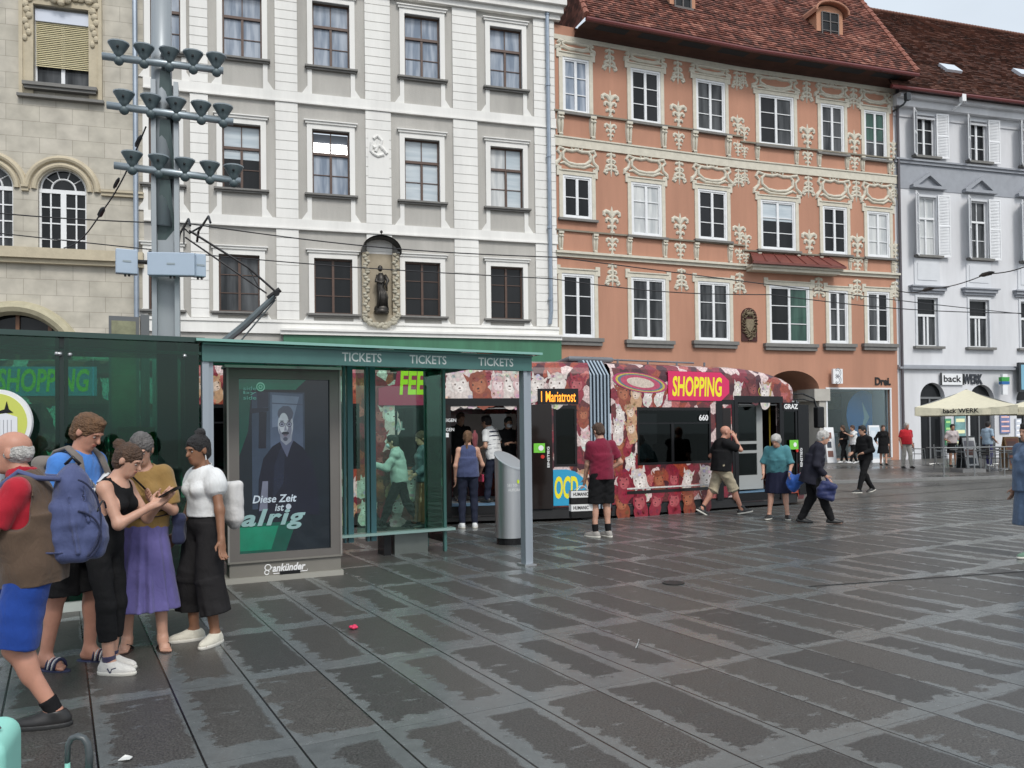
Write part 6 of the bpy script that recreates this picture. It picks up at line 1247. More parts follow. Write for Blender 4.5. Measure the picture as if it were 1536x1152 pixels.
# ------------------------------------------------------------------ litter bin
bp = G(765, 818); bc = bp + np.array([0, .19, 0]); bh = 1.26; br_ = .215
BI = root('litter_bin', bc, 'stainless steel cylinder litter bin with a slanted top beside the shelter post', 'litter bin')
BINM = mat('bin_steel', (.50, .51, .52), .34, metal=.85, var=.12, streak=True)
q = MB(); n = 40; sl_ = lambda a: bh - .02 + .13 * (-math.cos(a) * .75 + math.sin(a) * .65)
V = [bc + np.array([br_ * math.cos(2 * math.pi * i / n), br_ * math.sin(2 * math.pi * i / n), z if z is not None else sl_(2 * math.pi * i / n)]) for z in (.10, None) for i in range(n)]
q.add(V, [(i, (i + 1) % n, n + (i + 1) % n, n + i) for i in range(n)]); q.build('bin_body', BINM, BI, smooth=True)
q = MB(); V = [bc + np.array([r_ * math.cos(2 * math.pi * i / n), r_ * math.sin(2 * math.pi * i / n), dz + bh - .02 + (sl_(2 * math.pi * i / n) - bh + .02) * r_ / br_]) for r_, dz in ((br_ + .006, -.012), (br_ + .006, .008), (br_ * .9, .012)) for i in range(n)]
q.add(V, [(j * n + i, j * n + (i + 1) % n, (j + 1) * n + (i + 1) % n, (j + 1) * n + i) for j in range(2) for i in range(n)] + [tuple(range(2 * n, 3 * n))]); q.build('bin_lid', mat('lid_steel', (.42, .44, .45), .3, metal=.6, var=.1), BI)
q = MB(); q.lathe(bc, [(br_ * .93, 0), (br_ * .93, .10)], 32); q.build('bin_foot', BLK, BI)
class Cyl:                                # lettering wrapped on the drum
    n = np.array([0, -1., 0])
    def P(s, u, v, w_=0.): a = -math.pi / 2 + u / br_; return bc + np.array([(br_ + w_) * math.cos(a), (br_ + w_) * math.sin(a), v])
q = MB(); letters(q, Cyl(), 'SEI SO', -.03, .86, .12, .90, .003); letters(q, Cyl(), 'AUFGRA', -.02, .79, .17, .83, .003); q.build('lettering', WHT, BI)
q = MB(); q.prism([Cyl().P(.14 + .02 * math.cos(R(t_)), .93 + .03 * math.sin(R(t_)), .002) for t_ in range(0, 360, 30)], np.array([0, -.002, 0])); q.build('green_dot', LIME, BI)
# ------------------------------------------------------------------ round tourist sign at the left edge
sY = 6.55; sp0 = AT(-4, 634, sY); plQ = Pl(sp0[:2], (1, .1)); cz = sp0[2]; sr = (AT(46, 634, sY) - sp0)[0]
RS = root('round_sign', sp0 * np.array([1, 1, 0]), 'round yellow green sign with a white tower behind the old man', 'sign')
q = MB(); q.prism([plQ.P(sr * math.cos(R(t_)), cz + sr * math.sin(R(t_)), -.02) for t_ in range(0, 360, 8)], plQ.n * .03); q.build('sign_rim', mat('sign_white', (.7, .7, .7), .4), RS)
q = MB(); q.prism([plQ.P(sr * .87 * math.cos(R(t_)), cz + sr * .87 * math.sin(R(t_)), .01) for t_ in range(0, 360, 8)], plQ.n * .004); dsk = q.build('sign_disc', mat('sign_lime', lin(190, 196, 92), .45), RS)
q = MB(); a = sr / 50; W2 = lambda pts: [plQ.P(x * a, cz + y * a, .016) for x, y in pts]
q.prism(W2([(-22, -45), (30, -45), (30, 8), (14, 14), (-22, 8)]), plQ.n * .003); q.build('tower_print', mat('tower_white', (.66, .67, .70), .5), dsk)
q = MB(); q.prism(W2([(-22, 9), (0, 13), (24, 15), (18, 20), (15, 32), (12, 20), (6, 18), (-22, 14)]), plQ.n * .003); q.build('roof_print', BLK, dsk)
q = MB()
for i in range(7): x = -12 + 5.5 * i; q.prism(W2([(x, -40), (x + 1, -40), (x + 1, 4), (x, 4)]), plQ.n * .0045)
q.build('line_print', mat('line_grey', (.3, .3, .33), .5), dsk)
q = MB(); q.tube([plQ.P(0, 0, -.05), plQ.P(0, cz, -.05)], .03, 10); q.build('sign_post', POST, RS)
# ------------------------------------------------------------------ people: smooth-blended distance fields meshed with surface nets
def smesh(prims, res, wr=0., seed=0, smooth=1, wf=1.):
    lo = np.min([p['lo'] for p in prims if p['op'] == 'u'], axis=0) - 2.5 * res; hi = np.max([p['hi'] for p in prims if p['op'] == 'u'], axis=0) + 2.5 * res
    n = np.maximum(4, np.ceil((hi - lo) / res).astype(int) + 1); ax = [(lo[i] + res * np.arange(n[i])).astype('f4') for i in range(3)]
    D_ = np.full(n, 1., 'f4')
    for p in prims:
        m = p['k'] + 3 * res
        if p['op'] == 'cut': i0, i1 = np.zeros(3, int), n
        else: i0 = np.clip(np.floor((p['lo'] - m - lo) / res).astype(int), 0, n); i1 = np.clip(np.ceil((p['hi'] + m - lo) / res).astype(int) + 1, 0, n)
        if np.any(i1 <= i0): continue
        sl = tuple(slice(a, b) for a, b in zip(i0, i1)); X, Y, Z = ax[0][sl[0]][:, None, None], ax[1][sl[1]][None, :, None], ax[2][sl[2]][None, None, :]
        d = p['f'](X, Y, Z).astype('f4'); a = D_[sl]; k = max(p['k'], 1e-4)
        if p['op'] == 'u': h = np.clip(.5 + .5 * (a - d) / k, 0, 1); D_[sl] = a * (1 - h) + d * h - k * h * (1 - h)
        elif p['op'] == 's': h = np.clip(.5 - .5 * (a + d) / k, 0, 1); D_[sl] = a * (1 - h) - d * h + k * h * (1 - h)
        else: D_[sl] = np.maximum(a, d)
    S = D_ < 0; c8 = [(i, j, k) for i in (0, 1) for j in (0, 1) for k in (0, 1)]
    cnt = sum(S[i:n[0] - 1 + i, j:n[1] - 1 + j, k:n[2] - 1 + k].astype('i1') for i, j, k in c8); act = (cnt > 0) & (cnt < 8)
    idx = np.argwhere(act); vid = np.full(act.shape, -1, 'i4'); vid[act] = np.arange(len(idx))
    val = np.stack([D_[idx[:, 0] + i, idx[:, 1] + j, idx[:, 2] + k] for i, j, k in c8], 1); acc = np.zeros((len(idx), 3)); num = np.zeros(len(idx))
    for a in range(8):
        for b in range(a + 1, 8):
            ca, cb2 = np.array(c8[a]), np.array(c8[b])
            if np.abs(ca - cb2).sum() != 1: continue
            va, vb2 = val[:, a], val[:, b]; m = (va < 0) != (vb2 < 0); t_ = np.where(m, va / np.where(m, va - vb2, 1), 0); acc += m[:, None] * (ca + t_[:, None] * (cb2 - ca)); num += m
    V = (idx + acc / num[:, None]) * res + lo; Q = []
    for axn in range(3):
        sa = [slice(None)] * 3; sb = [slice(None)] * 3; sa[axn] = slice(0, -1); sb[axn] = slice(1, None); A, B = S[tuple(sa)], S[tuple(sb)]; e1, e2 = [q for q in range(3) if q != axn]
        pos = np.argwhere(A != B); pos = pos[(pos[:, e1] > 0) & (pos[:, e2] > 0) & (pos[:, e1] < n[e1] - 1) & (pos[:, e2] < n[e2] - 1)]
        if not len(pos): continue
        def cell(o1, o2): q = pos.copy(); q[:, e1] -= o1; q[:, e2] -= o2; return vid[q[:, 0], q[:, 1], q[:, 2]]
        f = np.stack([cell(1, 1), cell(0, 1), cell(0, 0), cell(1, 0)], 1); ins = A[pos[:, 0], pos[:, 1], pos[:, 2]]; fl_ = ~ins if axn != 1 else ins; f[fl_] = f[fl_][:, ::-1]; Q.append(f)
    Q = np.concatenate(Q); Q = Q[(Q >= 0).all(1)]
    for _ in range(smooth):
        acc = np.zeros_like(V); num = np.zeros(len(V))
        for a, b in ((0, 1), (1, 2), (2, 3), (3, 0)):
            for x, y in ((a, b), (b, a)): np.add.at(acc, Q[:, x], V[Q[:, y]]); np.add.at(num, Q[:, x], 1)
        V = V * .5 + .5 * acc / np.maximum(num, 1)[:, None]
    if wr:
        nr = np.zeros_like(V); fn = np.cross(V[Q[:, 2]] - V[Q[:, 0]], V[Q[:, 3]] - V[Q[:, 1]])
        for a in range(4): np.add.at(nr, Q[:, a], fn)
        nr /= np.linalg.norm(nr, axis=1)[:, None] + 1e-9; rg = np.random.RandomState(seed); ds = np.zeros(len(V))
        for _ in range(7):
            kv = rg.normal(size=3) * np.array([16, 16, 34]) * .8 * wf; ds += np.sin(V @ kv + 2.2 * np.sin(V @ (rg.normal(size=3) * 9)) + rg.uniform(0, 6.3)) / 7 ** .5
        ds = np.sign(ds) * np.abs(ds) ** 1.2 * 1.05; V = V + nr * (ds * wr)[:, None]
    return V, Q
def np_mesh(name, V, Q, m):
    me = bpy.data.meshes.new(name); me.vertices.add(len(V)); me.vertices.foreach_set('co', V.astype('f4').ravel()); me.loops.add(Q.size); me.loops.foreach_set('vertex_index', Q.astype('i4').ravel())
    me.polygons.add(len(Q)); me.polygons.foreach_set('loop_start', np.arange(0, Q.size, 4, dtype='i4')); me.polygons.foreach_set('loop_total', np.full(len(Q), 4, 'i4')); me.polygons.foreach_set('use_smooth', np.ones(len(Q), bool))
    me.update(calc_edges=True); me.validate(); me.materials.append(m); return me
v3 = lambda *a: np.array(a, float)
def nrm(v): return v / (np.linalg.norm(v) + 1e-9)
def cap(a, b, r1, r2=None, k=.02, op='u', cutend=False, flat=None):
    a, b = np.array(a, float), np.array(b, float); r2 = r1 if r2 is None else r2; ba = b - a; L2 = ba @ ba + 1e-9; rm = max(r1, r2)
    def f(X, Y, Z):
        x, y, z = X - a[0], Y - a[1], Z - a[2]; h = np.clip((x * ba[0] + y * ba[1] + z * ba[2]) / L2, 0, 1)
        d = np.sqrt((x - h * ba[0]) ** 2 + (y - h * ba[1]) ** 2 + (z - h * ba[2]) ** 2) - (r1 + (r2 - r1) * h)
        if cutend: d = np.maximum(d, ((X - b[0]) * ba[0] + (Y - b[1]) * ba[1] + (Z - b[2]) * ba[2]) / L2 ** .5)
        return d
    return dict(op=op, k=k, f=f, lo=np.minimum(a, b) - rm, hi=np.maximum(a, b) + rm)
def ellp(c, r, M=None, k=.02, op='u'):
    c, r = np.array(c, float), np.array(r, float); M = np.eye(3) if M is None else M; e_ = np.sqrt(((M * r) ** 2).sum(1))
    def f(X, Y, Z):
        x, y, z = X - c[0], Y - c[1], Z - c[2]; q = [(x * M[0, i] + y * M[1, i] + z * M[2, i]) / r[i] for i in range(3)]
        k0 = np.sqrt(q[0] ** 2 + q[1] ** 2 + q[2] ** 2); k1 = np.sqrt((q[0] / r[0]) ** 2 + (q[1] / r[1]) ** 2 + (q[2] / r[2]) ** 2); return k0 * (k0 - 1) / (k1 + 1e-6)
    return dict(op=op, k=k, f=f, lo=c - e_, hi=c + e_)
def frus(a, b, ra, rb, M, k=.02, fold=None, op='u'):
    """elliptic frustum from a (radii ra = fwd, side) to b; M columns fwd, left, up"""
    a, b = np.array(a, float), np.array(b, float); ax_ = b - a; L = np.linalg.norm(ax_); az = ax_ / L; x_ = nrm(M[:, 0] - az * (M[:, 0] @ az)); y_ = np.cross(az, x_); rm = max(*ra, *rb) * 1.25
    def f(X, Y, Z):
        x, y, z = X - a[0], Y - a[1], Z - a[2]; t_ = np.clip((x * az[0] + y * az[1] + z * az[2]) / L, -.1, 1.1); p, q = x * x_[0] + y * x_[1] + z * x_[2], x * y_[0] + y * y_[1] + z * y_[2]
        rx, ry = ra[0] + (rb[0] - ra[0]) * t_, ra[1] + (rb[1] - ra[1]) * t_
        if fold: th = np.arctan2(q, p); s_ = 1 + fold[1] * np.clip(t_, 0, 1) * (.9 + np.sin(fold[0] * th + 1.3 * np.sin(2 * th)) + .4 * np.sin(fold[0] * 1.7 * th + 1)); rx = rx * s_; ry = ry * s_
        d = (np.sqrt((p / rx) ** 2 + (q / ry) ** 2) - 1) * np.minimum(rx, ry); return np.maximum(d, np.abs((t_ - .5)) * L - .5 * L)
    return dict(op=op, k=k, f=f, lo=np.minimum(a, b) - rm, hi=np.maximum(a, b) + rm)
def cut(p, n):
    p, n = np.array(p, float), np.array(n, float); return dict(op='cut', k=0, f=lambda X, Y, Z: (X - p[0]) * n[0] + (Y - p[1]) * n[1] + (Z - p[2]) * n[2], lo=p, hi=p)
def ik(S, T_, l1, l2, pole):
    d = T_ - S; L = min(np.linalg.norm(d), (l1 + l2) * .999); dr = nrm(d); a = (l1 * l1 - l2 * l2 + L * L) / (2 * L); h = max(l1 * l1 - a * a, 0) ** .5; pp = nrm(pole - dr * (pole @ dr)); return S + dr * a + pp * h, S + dr * L
def rot(yaw=0, pitch=0, roll=0):          # columns fwd, left, up
    cy, sy, cp, sp_, cr, sr_ = math.cos(R(yaw)), math.sin(R(yaw)), math.cos(R(pitch)), math.sin(R(pitch)), math.cos(R(roll)), math.sin(R(roll))
    return np.array([[cy, -sy, 0], [sy, cy, 0], [0, 0, 1.]]) @ np.array([[cp, 0, sp_], [0, 1, 0], [-sp_, 0, cp]]) @ np.array([[1, 0, 0], [0, cr, -sr_], [0, sr_, cr]])
class Person:
    def __init__(s, pos, heading, h, label, skin, feet, hands, lean=0, head=(0, 0, 0), drop=.0, sw=1., fat=0., res=.008, group=None, hipx=0., bust=0., twist=0., hw=None, curl=22, shoes=None, elbow=None, pole=None, z0=0., detail=None):
        s.h = h; k = s.k = h / 1.75; s.res = res; s.z0 = z0; s.near = res < .01 if detail is None else detail
        s.root = root('person', (pos[0], pos[1], z0), label, 'person', group, R(heading)); s.M = rot(twist, lean)
        P = s.P = v3(hipx, 0, .953 * k - drop); u, l = s.M[:, 2], s.M[:, 1]; f = s.M[:, 0]; s.u, s.l, s.f = u, l, f
        s.sh = [P + u * .452 * k + l * e_ * .170 * k * sw for e_ in (1, -1)]; s.neck = P + u * .535 * k + f * .012 * k; s.HM = rot(head[0], head[1], head[2] if len(head) > 2 else 0); s.HM = s.HM
        s.head = s.neck + nrm(u + s.HM[:, 0] * .25) * .135 * k + f * .01
        s.hip = [P + v3(0, e_ * .088 * k, -.02 * k) for e_ in (1, -1)]; s.knee, s.ank, s.FM, s.foot = [], [], [], []
        for i in (0, 1):
            x, y, z, yaw, pit = feet[i]; FM = rot(yaw, pit); a = v3(x, y, z) + FM[:, 2] * .085 * k; kn, an = ik(s.hip[i], a, .43 * k, .425 * k, v3(1, (1 - 2 * i) * .12, 0) if pole is None else np.array(pole)); s.knee.append(kn); s.ank.append(an); s.FM.append(FM); s.foot.append(an - FM[:, 2] * .085 * k)
        s.elb, s.wri, s.HD, s.HW = [], [], [], []
        for i in (0, 1):
            e_ = 1 - 2 * i; t_ = hands[i]; t_ = s.sh[i] + v3(.05 * k, e_ * .06 * k, -.53 * k) if t_ is None else v3(*t_) ; po = v3(-.7, e_ * .45, -.5) if not elbow or elbow[i] is None else v3(*elbow[i])
            el, w_ = ik(s.sh[i], t_, .30 * k, .255 * k, po); s.elb.append(el); s.wri.append(w_); hd = nrm(w_ - el); ww = v3(1, 0, 0) if not hw or hw[i] is None else v3(*hw[i]); s.HD.append(hd); s.HW.append(nrm(ww - hd * (ww @ hd)))
        s.fat = fat; s.bust = bust; s.sw = sw; s.curl = curl; s.skin = skin; s.seed = int(abs(pos[0] * 97 + pos[1] * 31)) % 1000; s.make_body()
    def add(s, name, prims, m, res=None, wr=0., parent=None, smooth=1, wf=1.):
        V, Q = smesh(prims, res or s.res, wr, s.seed, smooth, wf); return link(name, np_mesh(name, V, Q, m), parent or s.root)
    def torso(s, g=0.):
        k, P, u, f, M, ft = s.k, s.P, s.u, s.f, s.M, s.fat
        L_ = [ellp(P + u * .02 * k, (.108 * k + g + ft * .4, .160 * k + g + ft * .4, .125 * k + g), M, .05), ellp(P + u * .17 * k + f * ft * .7, (.100 * k + g + ft, .142 * k * (.6 + .4 * s.sw) + g + ft * .7, .16 * k + g), M, .06), ellp(P + u * .335 * k + f * ft * .2, (.112 * k + g + ft * .5, .158 * k * s.sw + g + ft * .3, .165 * k + g), M, .06), cap(s.sh[0] - u * .012, s.sh[1] - u * .012, .050 * k + g, None, .05), cap(P + u * .44 * k, s.neck, .085 * k + g, .052 * k + g, .07)]
        if s.bust: L_ += [ellp(P + u * .335 * k + f * (.085 * k + g * .5) + s.l * e_ * .07 * k, (.06 * k + s.bust, .065 * k, .062 * k), M, .04) for e_ in (1, -1)]
        return L_
    def arm(s, i, g0=0., g1=0., upto=2., k_=.03):
        k = s.k; a, b, c = s.sh[i], s.elb[i], s.wri[i]; L_ = []; t_ = min(upto, 1.); e_ = a + (b - a) * t_; r0, r1, r2 = .048 * k * (.75 + .25 * s.sw), .038 * k, .027 * k
        L_.append(cap(a, e_, r0 + g0, r0 + (r1 - r0) * t_ + g0 + (g1 - g0) * t_, k_, cutend=upto < 1))
        if upto >= 1: t_ = min(upto - 1, 1.); e_ = b + (c - b) * t_; L_.append(cap(b, e_, r1 * 1.03 + g1, r1 + (r2 - r1) * t_ + g1, k_, cutend=upto < 2))
        return L_
    def leg(s, i, g0=0., g1=0., upto=2., k_=.035, flare=0.):
        k = s.k; a, b, c = s.hip[i], s.knee[i], s.ank[i]; L_ = []; t_ = min(upto, 1.); e_ = a + (b - a) * t_; r0, r1 = .083 * k + s.fat * .2, .056 * k
        L_.append(cap(a, e_, r0 + g0, r0 + (r1 - r0) * t_ + g0 + (g1 - g0) * t_ + (flare if upto <= 1 else 0), k_, cutend=upto <= 1))
        if upto > 1:
            t_ = min(upto - 1, 1.); e_ = b + (c - b) * t_
            L_.append(cap(b, e_, r1 + g1, (r1 + (.038 * k - r1) * t_) + g1 + flare, k_, cutend=upto < 2))
            if t_ > .25: bk_ = nrm(np.cross(np.cross(c - b, s.FM[i][:, 0]), c - b)); q = b + (c - b) * .28 - bk_ * .015 * k; L_.append(ellp(q, (.05 * k + g1 * .8, .05 * k + g1 * .8, .11 * k), None, .03))
        return L_
    def hp(s, c): return s.head + s.HM @ (np.array(c, float) * s.k)
    def make_body(s):
        k = s.k; M = s.HM; L_ = s.torso(); E = lambda c, r, kk=.02, op='u': ellp(s.hp(c), np.array(r) * k, M, kk, op)
        L_ += [cap(s.neck - s.u * .03, s.hp((-.015, 0, -.05)), .053 * k * (.7 + .3 * s.sw), .05 * k * (.7 + .3 * s.sw), .03)]
        L_ += [E((-.012, 0, .035), (.096, .076, .084), .03), E((.028, 0, -.03), (.062, .058, .088), .03), E((.052, 0, -.092), (.034, .034, .026), .03)]
        L_ += [cap(s.hp((.086, 0, .012)), s.hp((.108, 0, -.03)), .009 * k, .0135 * k, .012), cap(s.hp((.083, .034, .022)), s.hp((.083, -.034, .022)), .012 * k, None, .015)]
        L_ += [E((.092, e_ * .032, .002), (.014, .017, .012), .012, 's') for e_ in (1, -1)] + [E((.084, 0, -.056), (.014, .025, .006), .008), E((.082, 0, -.068), (.014, .022, .007), .008)]
        L_ += [E((-.008, e_ * .077, -.008), (.022, .011, .033), .008) for e_ in (1, -1)]
        for i in (0, 1):
            L_ += s.arm(i) + s.leg(i); FM = s.FM[i]; F0 = s.foot[i]; fp = lambda x, y, z: F0 + FM @ (v3(x, y, z) * k)
            L_ += [cap(fp(-.03, 0, .04), fp(.10, 0, .032), .036 * k, .034 * k, .03), cap(s.ank[i], fp(.09, 0, .035), .036 * k, .03 * k, .03)]
            for j in range(5): y = (1 - 2 * i) * (.036 - .018 * j) * k; L_.append(cap(F0 + FM @ v3(.09 * k, y * .8, .022 * k), F0 + FM @ v3((.174 - .010 * j) * k, y * .8, .016 * k), .014 * k, (.013 if j == 0 or True else .01) * k, .008))
            hd, hw_ = s.HD[i], s.HW[i]; pn = np.cross(hd, hw_) * (1 - 2 * i); W = s.wri[i]; Mh = np.stack([hd, hw_, np.cross(hd, hw_)], 1)
            # palm normal pn points to the side the fingers curl towards
            L_.append(ellp(W + hd * .05 * k, np.array((.056, .040, .017)) * k, Mh, .012)); L_.append(cap(W - hd * .01, W + hd * .03 * k, .026 * k, .022 * k, .02))
            for j, (o_, ln) in enumerate(((.030, .92), (.010, 1.0), (-.010, .95), (-.028, .78))):
                p = W + hd * .09 * k + hw_ * o_ * k; d = hd.copy(); c_ = R(s.curl * (.8 + .12 * j)); r_ = .0088 * k
                for q, sl_ in enumerate((.042, .027, .021)):
                    d = nrm(d * math.cos(c_) - pn * math.sin(c_)) if True else d; p2 = p + d * sl_ * ln * k; L_.append(cap(p, p2, r_, r_ * .9, .006)); p = p2; r_ *= .92
            p = W + hd * .025 * k + hw_ * .032 * k; p2 = p + nrm(hd * .7 + hw_ * .7 - pn * .3) * .045 * k; L_ += [cap(p, p2, .0125 * k, .0105 * k, .012), cap(p2, p2 + nrm(hd * .95 + hw_ * .2 - pn * .35) * .034 * k, .0105 * k, .008 * k, .006)]
        s.body = s.add('body', L_, s.skin)
        if s.near:
            for e_ in (1, -1):
                q = MB(); q.ball((0, 0, 0), (.0085 * k, .0115 * k, .0062 * k), 7); me = mesh_from('eye', np.array(q.V) + s.hp((.0815, e_ * .032, .0)), q.F, [mat('eye_white', (.30, .26, .24), .35)], smooth=True); ey = link('eye', me, s.body)
                q = MB(); q.ball((0, 0, 0), .0058 * k, 6); link('iris', mesh_from('iris', np.array(q.V) + s.hp((0.0862, e_ * .032, .0)), q.F, [mat('iris_dark', (.02, .012, .008), .15)], smooth=True), ey)
            m_ = mat('lip_' + s.skin.name, tuple(np.array(s.skin['col']) * np.array((.72, .45, .45))), .5)
            s.add('mouth', [ellp(s.hp((.0895, 0, -.0555)), np.array((.010, .024, .0055)) * k, s.HM, .004), ellp(s.hp((.088, 0, -.067)), np.array((.010, .020, .006)) * k, s.HM, .004)], m_, .003, parent=s.body)
    def brows(s, m):
        for e_ in (1, -1): s.add('eyebrow', [cap(s.hp((.095, e_ * .018, .021)), s.hp((.086, e_ * .048, .024)), .0045 * s.k, .0035 * s.k, .003)], m, .003, parent=s.body)
    def hair(s, kind, m, res=None):
        k = s.k; E = lambda c, r, kk=.02, op='u': ellp(s.hp(c), np.array(r) * k, s.HM, kk, op); res = res or (.0048 if s.near else s.res)
        face = [E((.125, 0, -.045), (.085, .11, .095), .012, 's')]
        if kind == 'fringe': L_ = [E((-.03, 0, -.005), (.088, .084, .070), .02), E((.02, .0, .10), (.13, .075, .075), .012, 's'), E((.10, 0, -.02), (.085, .11, .12), .01, 's')]
        else:
            g = dict(short=.009, crop=.004, bun=.008, long=.012, pony=.008, puffy=.018, grey=.012).get(kind, .008)
            L_ = [E((-.014, 0, .036), (.098 + g, .077 + g, .087 + g), .02), E((-.045, 0, -.03), (.06 + g, .064 + g, .075), .03)]
            if kind in ('short', 'crop'): L_.append(E((.035, 0, .100), (.05, .058, .022), .03))
            L_ += face + [dict(cut(s.hp((0, 0, -.085)), -s.HM[:, 2]))] if kind in ('short', 'crop', 'grey', 'puffy') else face
            if kind == 'bun': L_ += [E((-.05, 0, .135), (.045, .045, .040), .012)]
            if kind == 'lowbun': L_ += [E((-.115, 0, .075), (.045, .042, .045), .012)]
            if kind == 'pony': L_ += [E((-.11, 0, .05), (.03, .03, .03), .012), cap(s.hp((-.115, 0, .03)), s.hp((-.12, 0, -.28)), .035 * k, .016 * k, .02)]
            if kind == 'long': L_ += [cap(s.hp((-.06, e_ * .035, 0)), s.hp((-.085, e_ * .05, -.28)), .05 * k, .045 * k, .03) for e_ in (1, -1)]
        return s.add('hair', L_, m, res, wr=.0022 if s.near else .003, smooth=0, wf=7. if s.near else 2.5)
    def shirt(s, m, hem=0., sleeve=.55, g=.016, gs=.015, neck=.062, wr=.0035, loose=None, name='shirt', extra=None, tank=False):
        k = s.k; L_ = s.torso(g)
        if loose: L_.append(frus(s.P + s.u * .3 * k, s.P + s.u * (hem - .02) * k, (.12 * k + g + s.fat, .165 * k + g + s.fat * .7), (loose[0] * k + s.fat, loose[1] * k + s.fat * .7), s.M, .05, (7, .025)))
        if not tank:
            for i in (0, 1): L_ += s.arm(i, gs, gs + .006, sleeve, .03)
        else: L_ += [cap(s.sh[i] + s.l * (1 - 2 * i) * .035, s.sh[i] + s.l * (1 - 2 * i) * .03 - v3(0, 0, .16), .085 * k, .07 * k, .01, 's') for i in (0, 1)]
        L_ += extra or []
        L_ += [cap(s.neck - s.u * .012 * k + s.f * .012, s.neck + s.u * .2, neck * k, neck * k * 1.6, .008, 's'), cut(s.P + s.u * hem * k, -s.u)]
        return s.add(name, L_, m, wr=wr)
    def pants(s, m, upto=2., g=.018, flare=0., wr=.004, waist=.13, name='trousers', knee=None):
        L_ = [ellp(s.P + s.u * .03 * s.k, (.115 * s.k + g + s.fat * .6, .165 * s.k + g + s.fat * .6, .15 * s.k), s.M, .04)]
        for i in (0, 1): L_ += s.leg(i, g, g if knee is None else knee, upto, .025, flare)
        L_.append(cut(s.P + s.u * waist * s.k, s.u)); return s.add(name, L_, m, wr=wr)
    def skirt(s, m, bottom, r0=(.115, .155), r1=(.20, .24), fold=(13, .07), waist=.14, name='skirt', dx=0.):
        a = s.P + s.u * waist * s.k; b = v3(s.P[0] + dx, 0, bottom); return s.add(name, [frus(a, b, (r0[0] * s.k + s.fat, r0[1] * s.k + s.fat), r1, s.M, .02, fold), ellp(s.P + s.u * .02 * s.k, (.115 * s.k + s.fat, .17 * s.k + s.fat, .12 * s.k), s.M, .04), cut(a, s.u), cut(b, v3(0, 0, -1))], m, wr=.002)
    def shoes(s, m, sole=None, high=.0, name='shoe'):
        k = s.k; out = []
        for i in (0, 1):
            FM, F0 = s.FM[i], s.foot[i]; fp = lambda x, y, z: F0 + FM @ (v3(x, y, z) * k); r_ = min(s.res, .0065) if s.near else s.res * .8
            L_ = [ellp(fp(.065, 0, .032), np.array((.148, .054, .046)) * k, FM, .02), ellp(fp(-.03, 0, .045), np.array((.055, .043, .055)) * k, FM, .02), cap(s.ank[i] + FM[:, 2] * high * k, fp(.075, 0, .045), .046 * k, .035 * k, .03), cut(fp(0, 0, .012), -FM[:, 2]), cut(s.ank[i] + FM[:, 2] * (high + .012) * k, FM[:, 2])]
            o = s.add(name, L_, m, r_); out.append(o)
            if sole: s.add('sole', [ellp(fp(.065, 0, .015), np.array((.154, .058, .05)) * k, FM, .01), ellp(fp(-.03, 0, .015), np.array((.062, .048, .05)) * k, FM, .01), cut(fp(0, 0, .026), FM[:, 2]), cut(fp(0, 0, -.004), -FM[:, 2])], sole, r_ * .75, parent=o)
        return out
    def socks(s, m, t0=.72):
        for i in (0, 1): b = s.knee[i]; c = s.ank[i]; s.add('sock', [cap(b + (c - b) * t0, c, .05 * s.k, .044 * s.k, .01), cut(b + (c - b) * t0, -nrm(c - b))], m, min(s.res, .008))
    def sandals(s, m, strap, stripes=None, band=False):
        k = s.k
        for i in (0, 1):
            FM, F0 = s.FM[i], s.foot[i]; fp = lambda x, y, z: F0 + FM @ (v3(x, y, z) * k); r_ = .005
            o = s.add('sandal', [ellp(fp(.06, 0, .0), np.array((.15, .052, .06)) * k, FM, .01), ellp(fp(-.035, 0, .0), np.array((.055, .042, .06)) * k, FM, .01), cut(fp(0, 0, .008), FM[:, 2]), cut(fp(0, 0, -.012), -FM[:, 2])], m, r_)
            q = MB()
            if band:
                for j in range(5):
                    for w_, mm in ((0, 0),): pts = [fp(.055 + .018 * j, y * .052, .012 + .062 * (1 - y * y) ** .5) for y in np.linspace(-1, 1, 11)]; q.m = j % 2; q.tube(pts, .011 * k, 6, flat=.45)
                link('strap', mesh_from('strap', q.V, q.F, [strap, stripes or strap], q.mi, smooth=True), o)
            else:
                for e_ in (1, -1): q.tube([fp(.135, .008, .02), fp(.10, .012 + e_ * .012, .062), fp(.05, e_ * .045, .04), fp(.02, e_ * .05, .012)], .0065 * k, 6)
                link('strap', mesh_from('strap', q.V, q.F, [strap], smooth=True), o)
    def held(s, name, label, cat, group=None):   # a thing of its own standing in the person's frame
        r = root(name, tuple(s.root.location), label, cat, group, s.root.rotation_euler[2]); return r
    def thing(s, name, prims, m, label, cat, res=None, wr=.0, group=None):
        V, Q = smesh(prims, res or s.res, wr, s.seed); o = link(name, np_mesh(name, V, Q, m)); o.location = s.root.location; o.rotation_euler = s.root.rotation_euler; tag(o, label, cat, group); return o
def rbox(c, hx, M, r=.03, k=.02, op='u'):
    c, hx = np.array(c, float), np.array(hx, float); e_ = (np.abs(M) * hx).sum(1)
    def f(X, Y, Z):
        x, y, z = X - c[0], Y - c[1], Z - c[2]; q = [np.abs(x * M[0, i] + y * M[1, i] + z * M[2, i]) - hx[i] + r for i in range(3)]
        return np.sqrt(sum(np.maximum(a, 0) ** 2 for a in q)) + np.minimum(np.maximum(q[0], np.maximum(q[1], q[2])), 0) - r
    return dict(op=op, k=k, f=f, lo=c - e_, hi=c + e_)
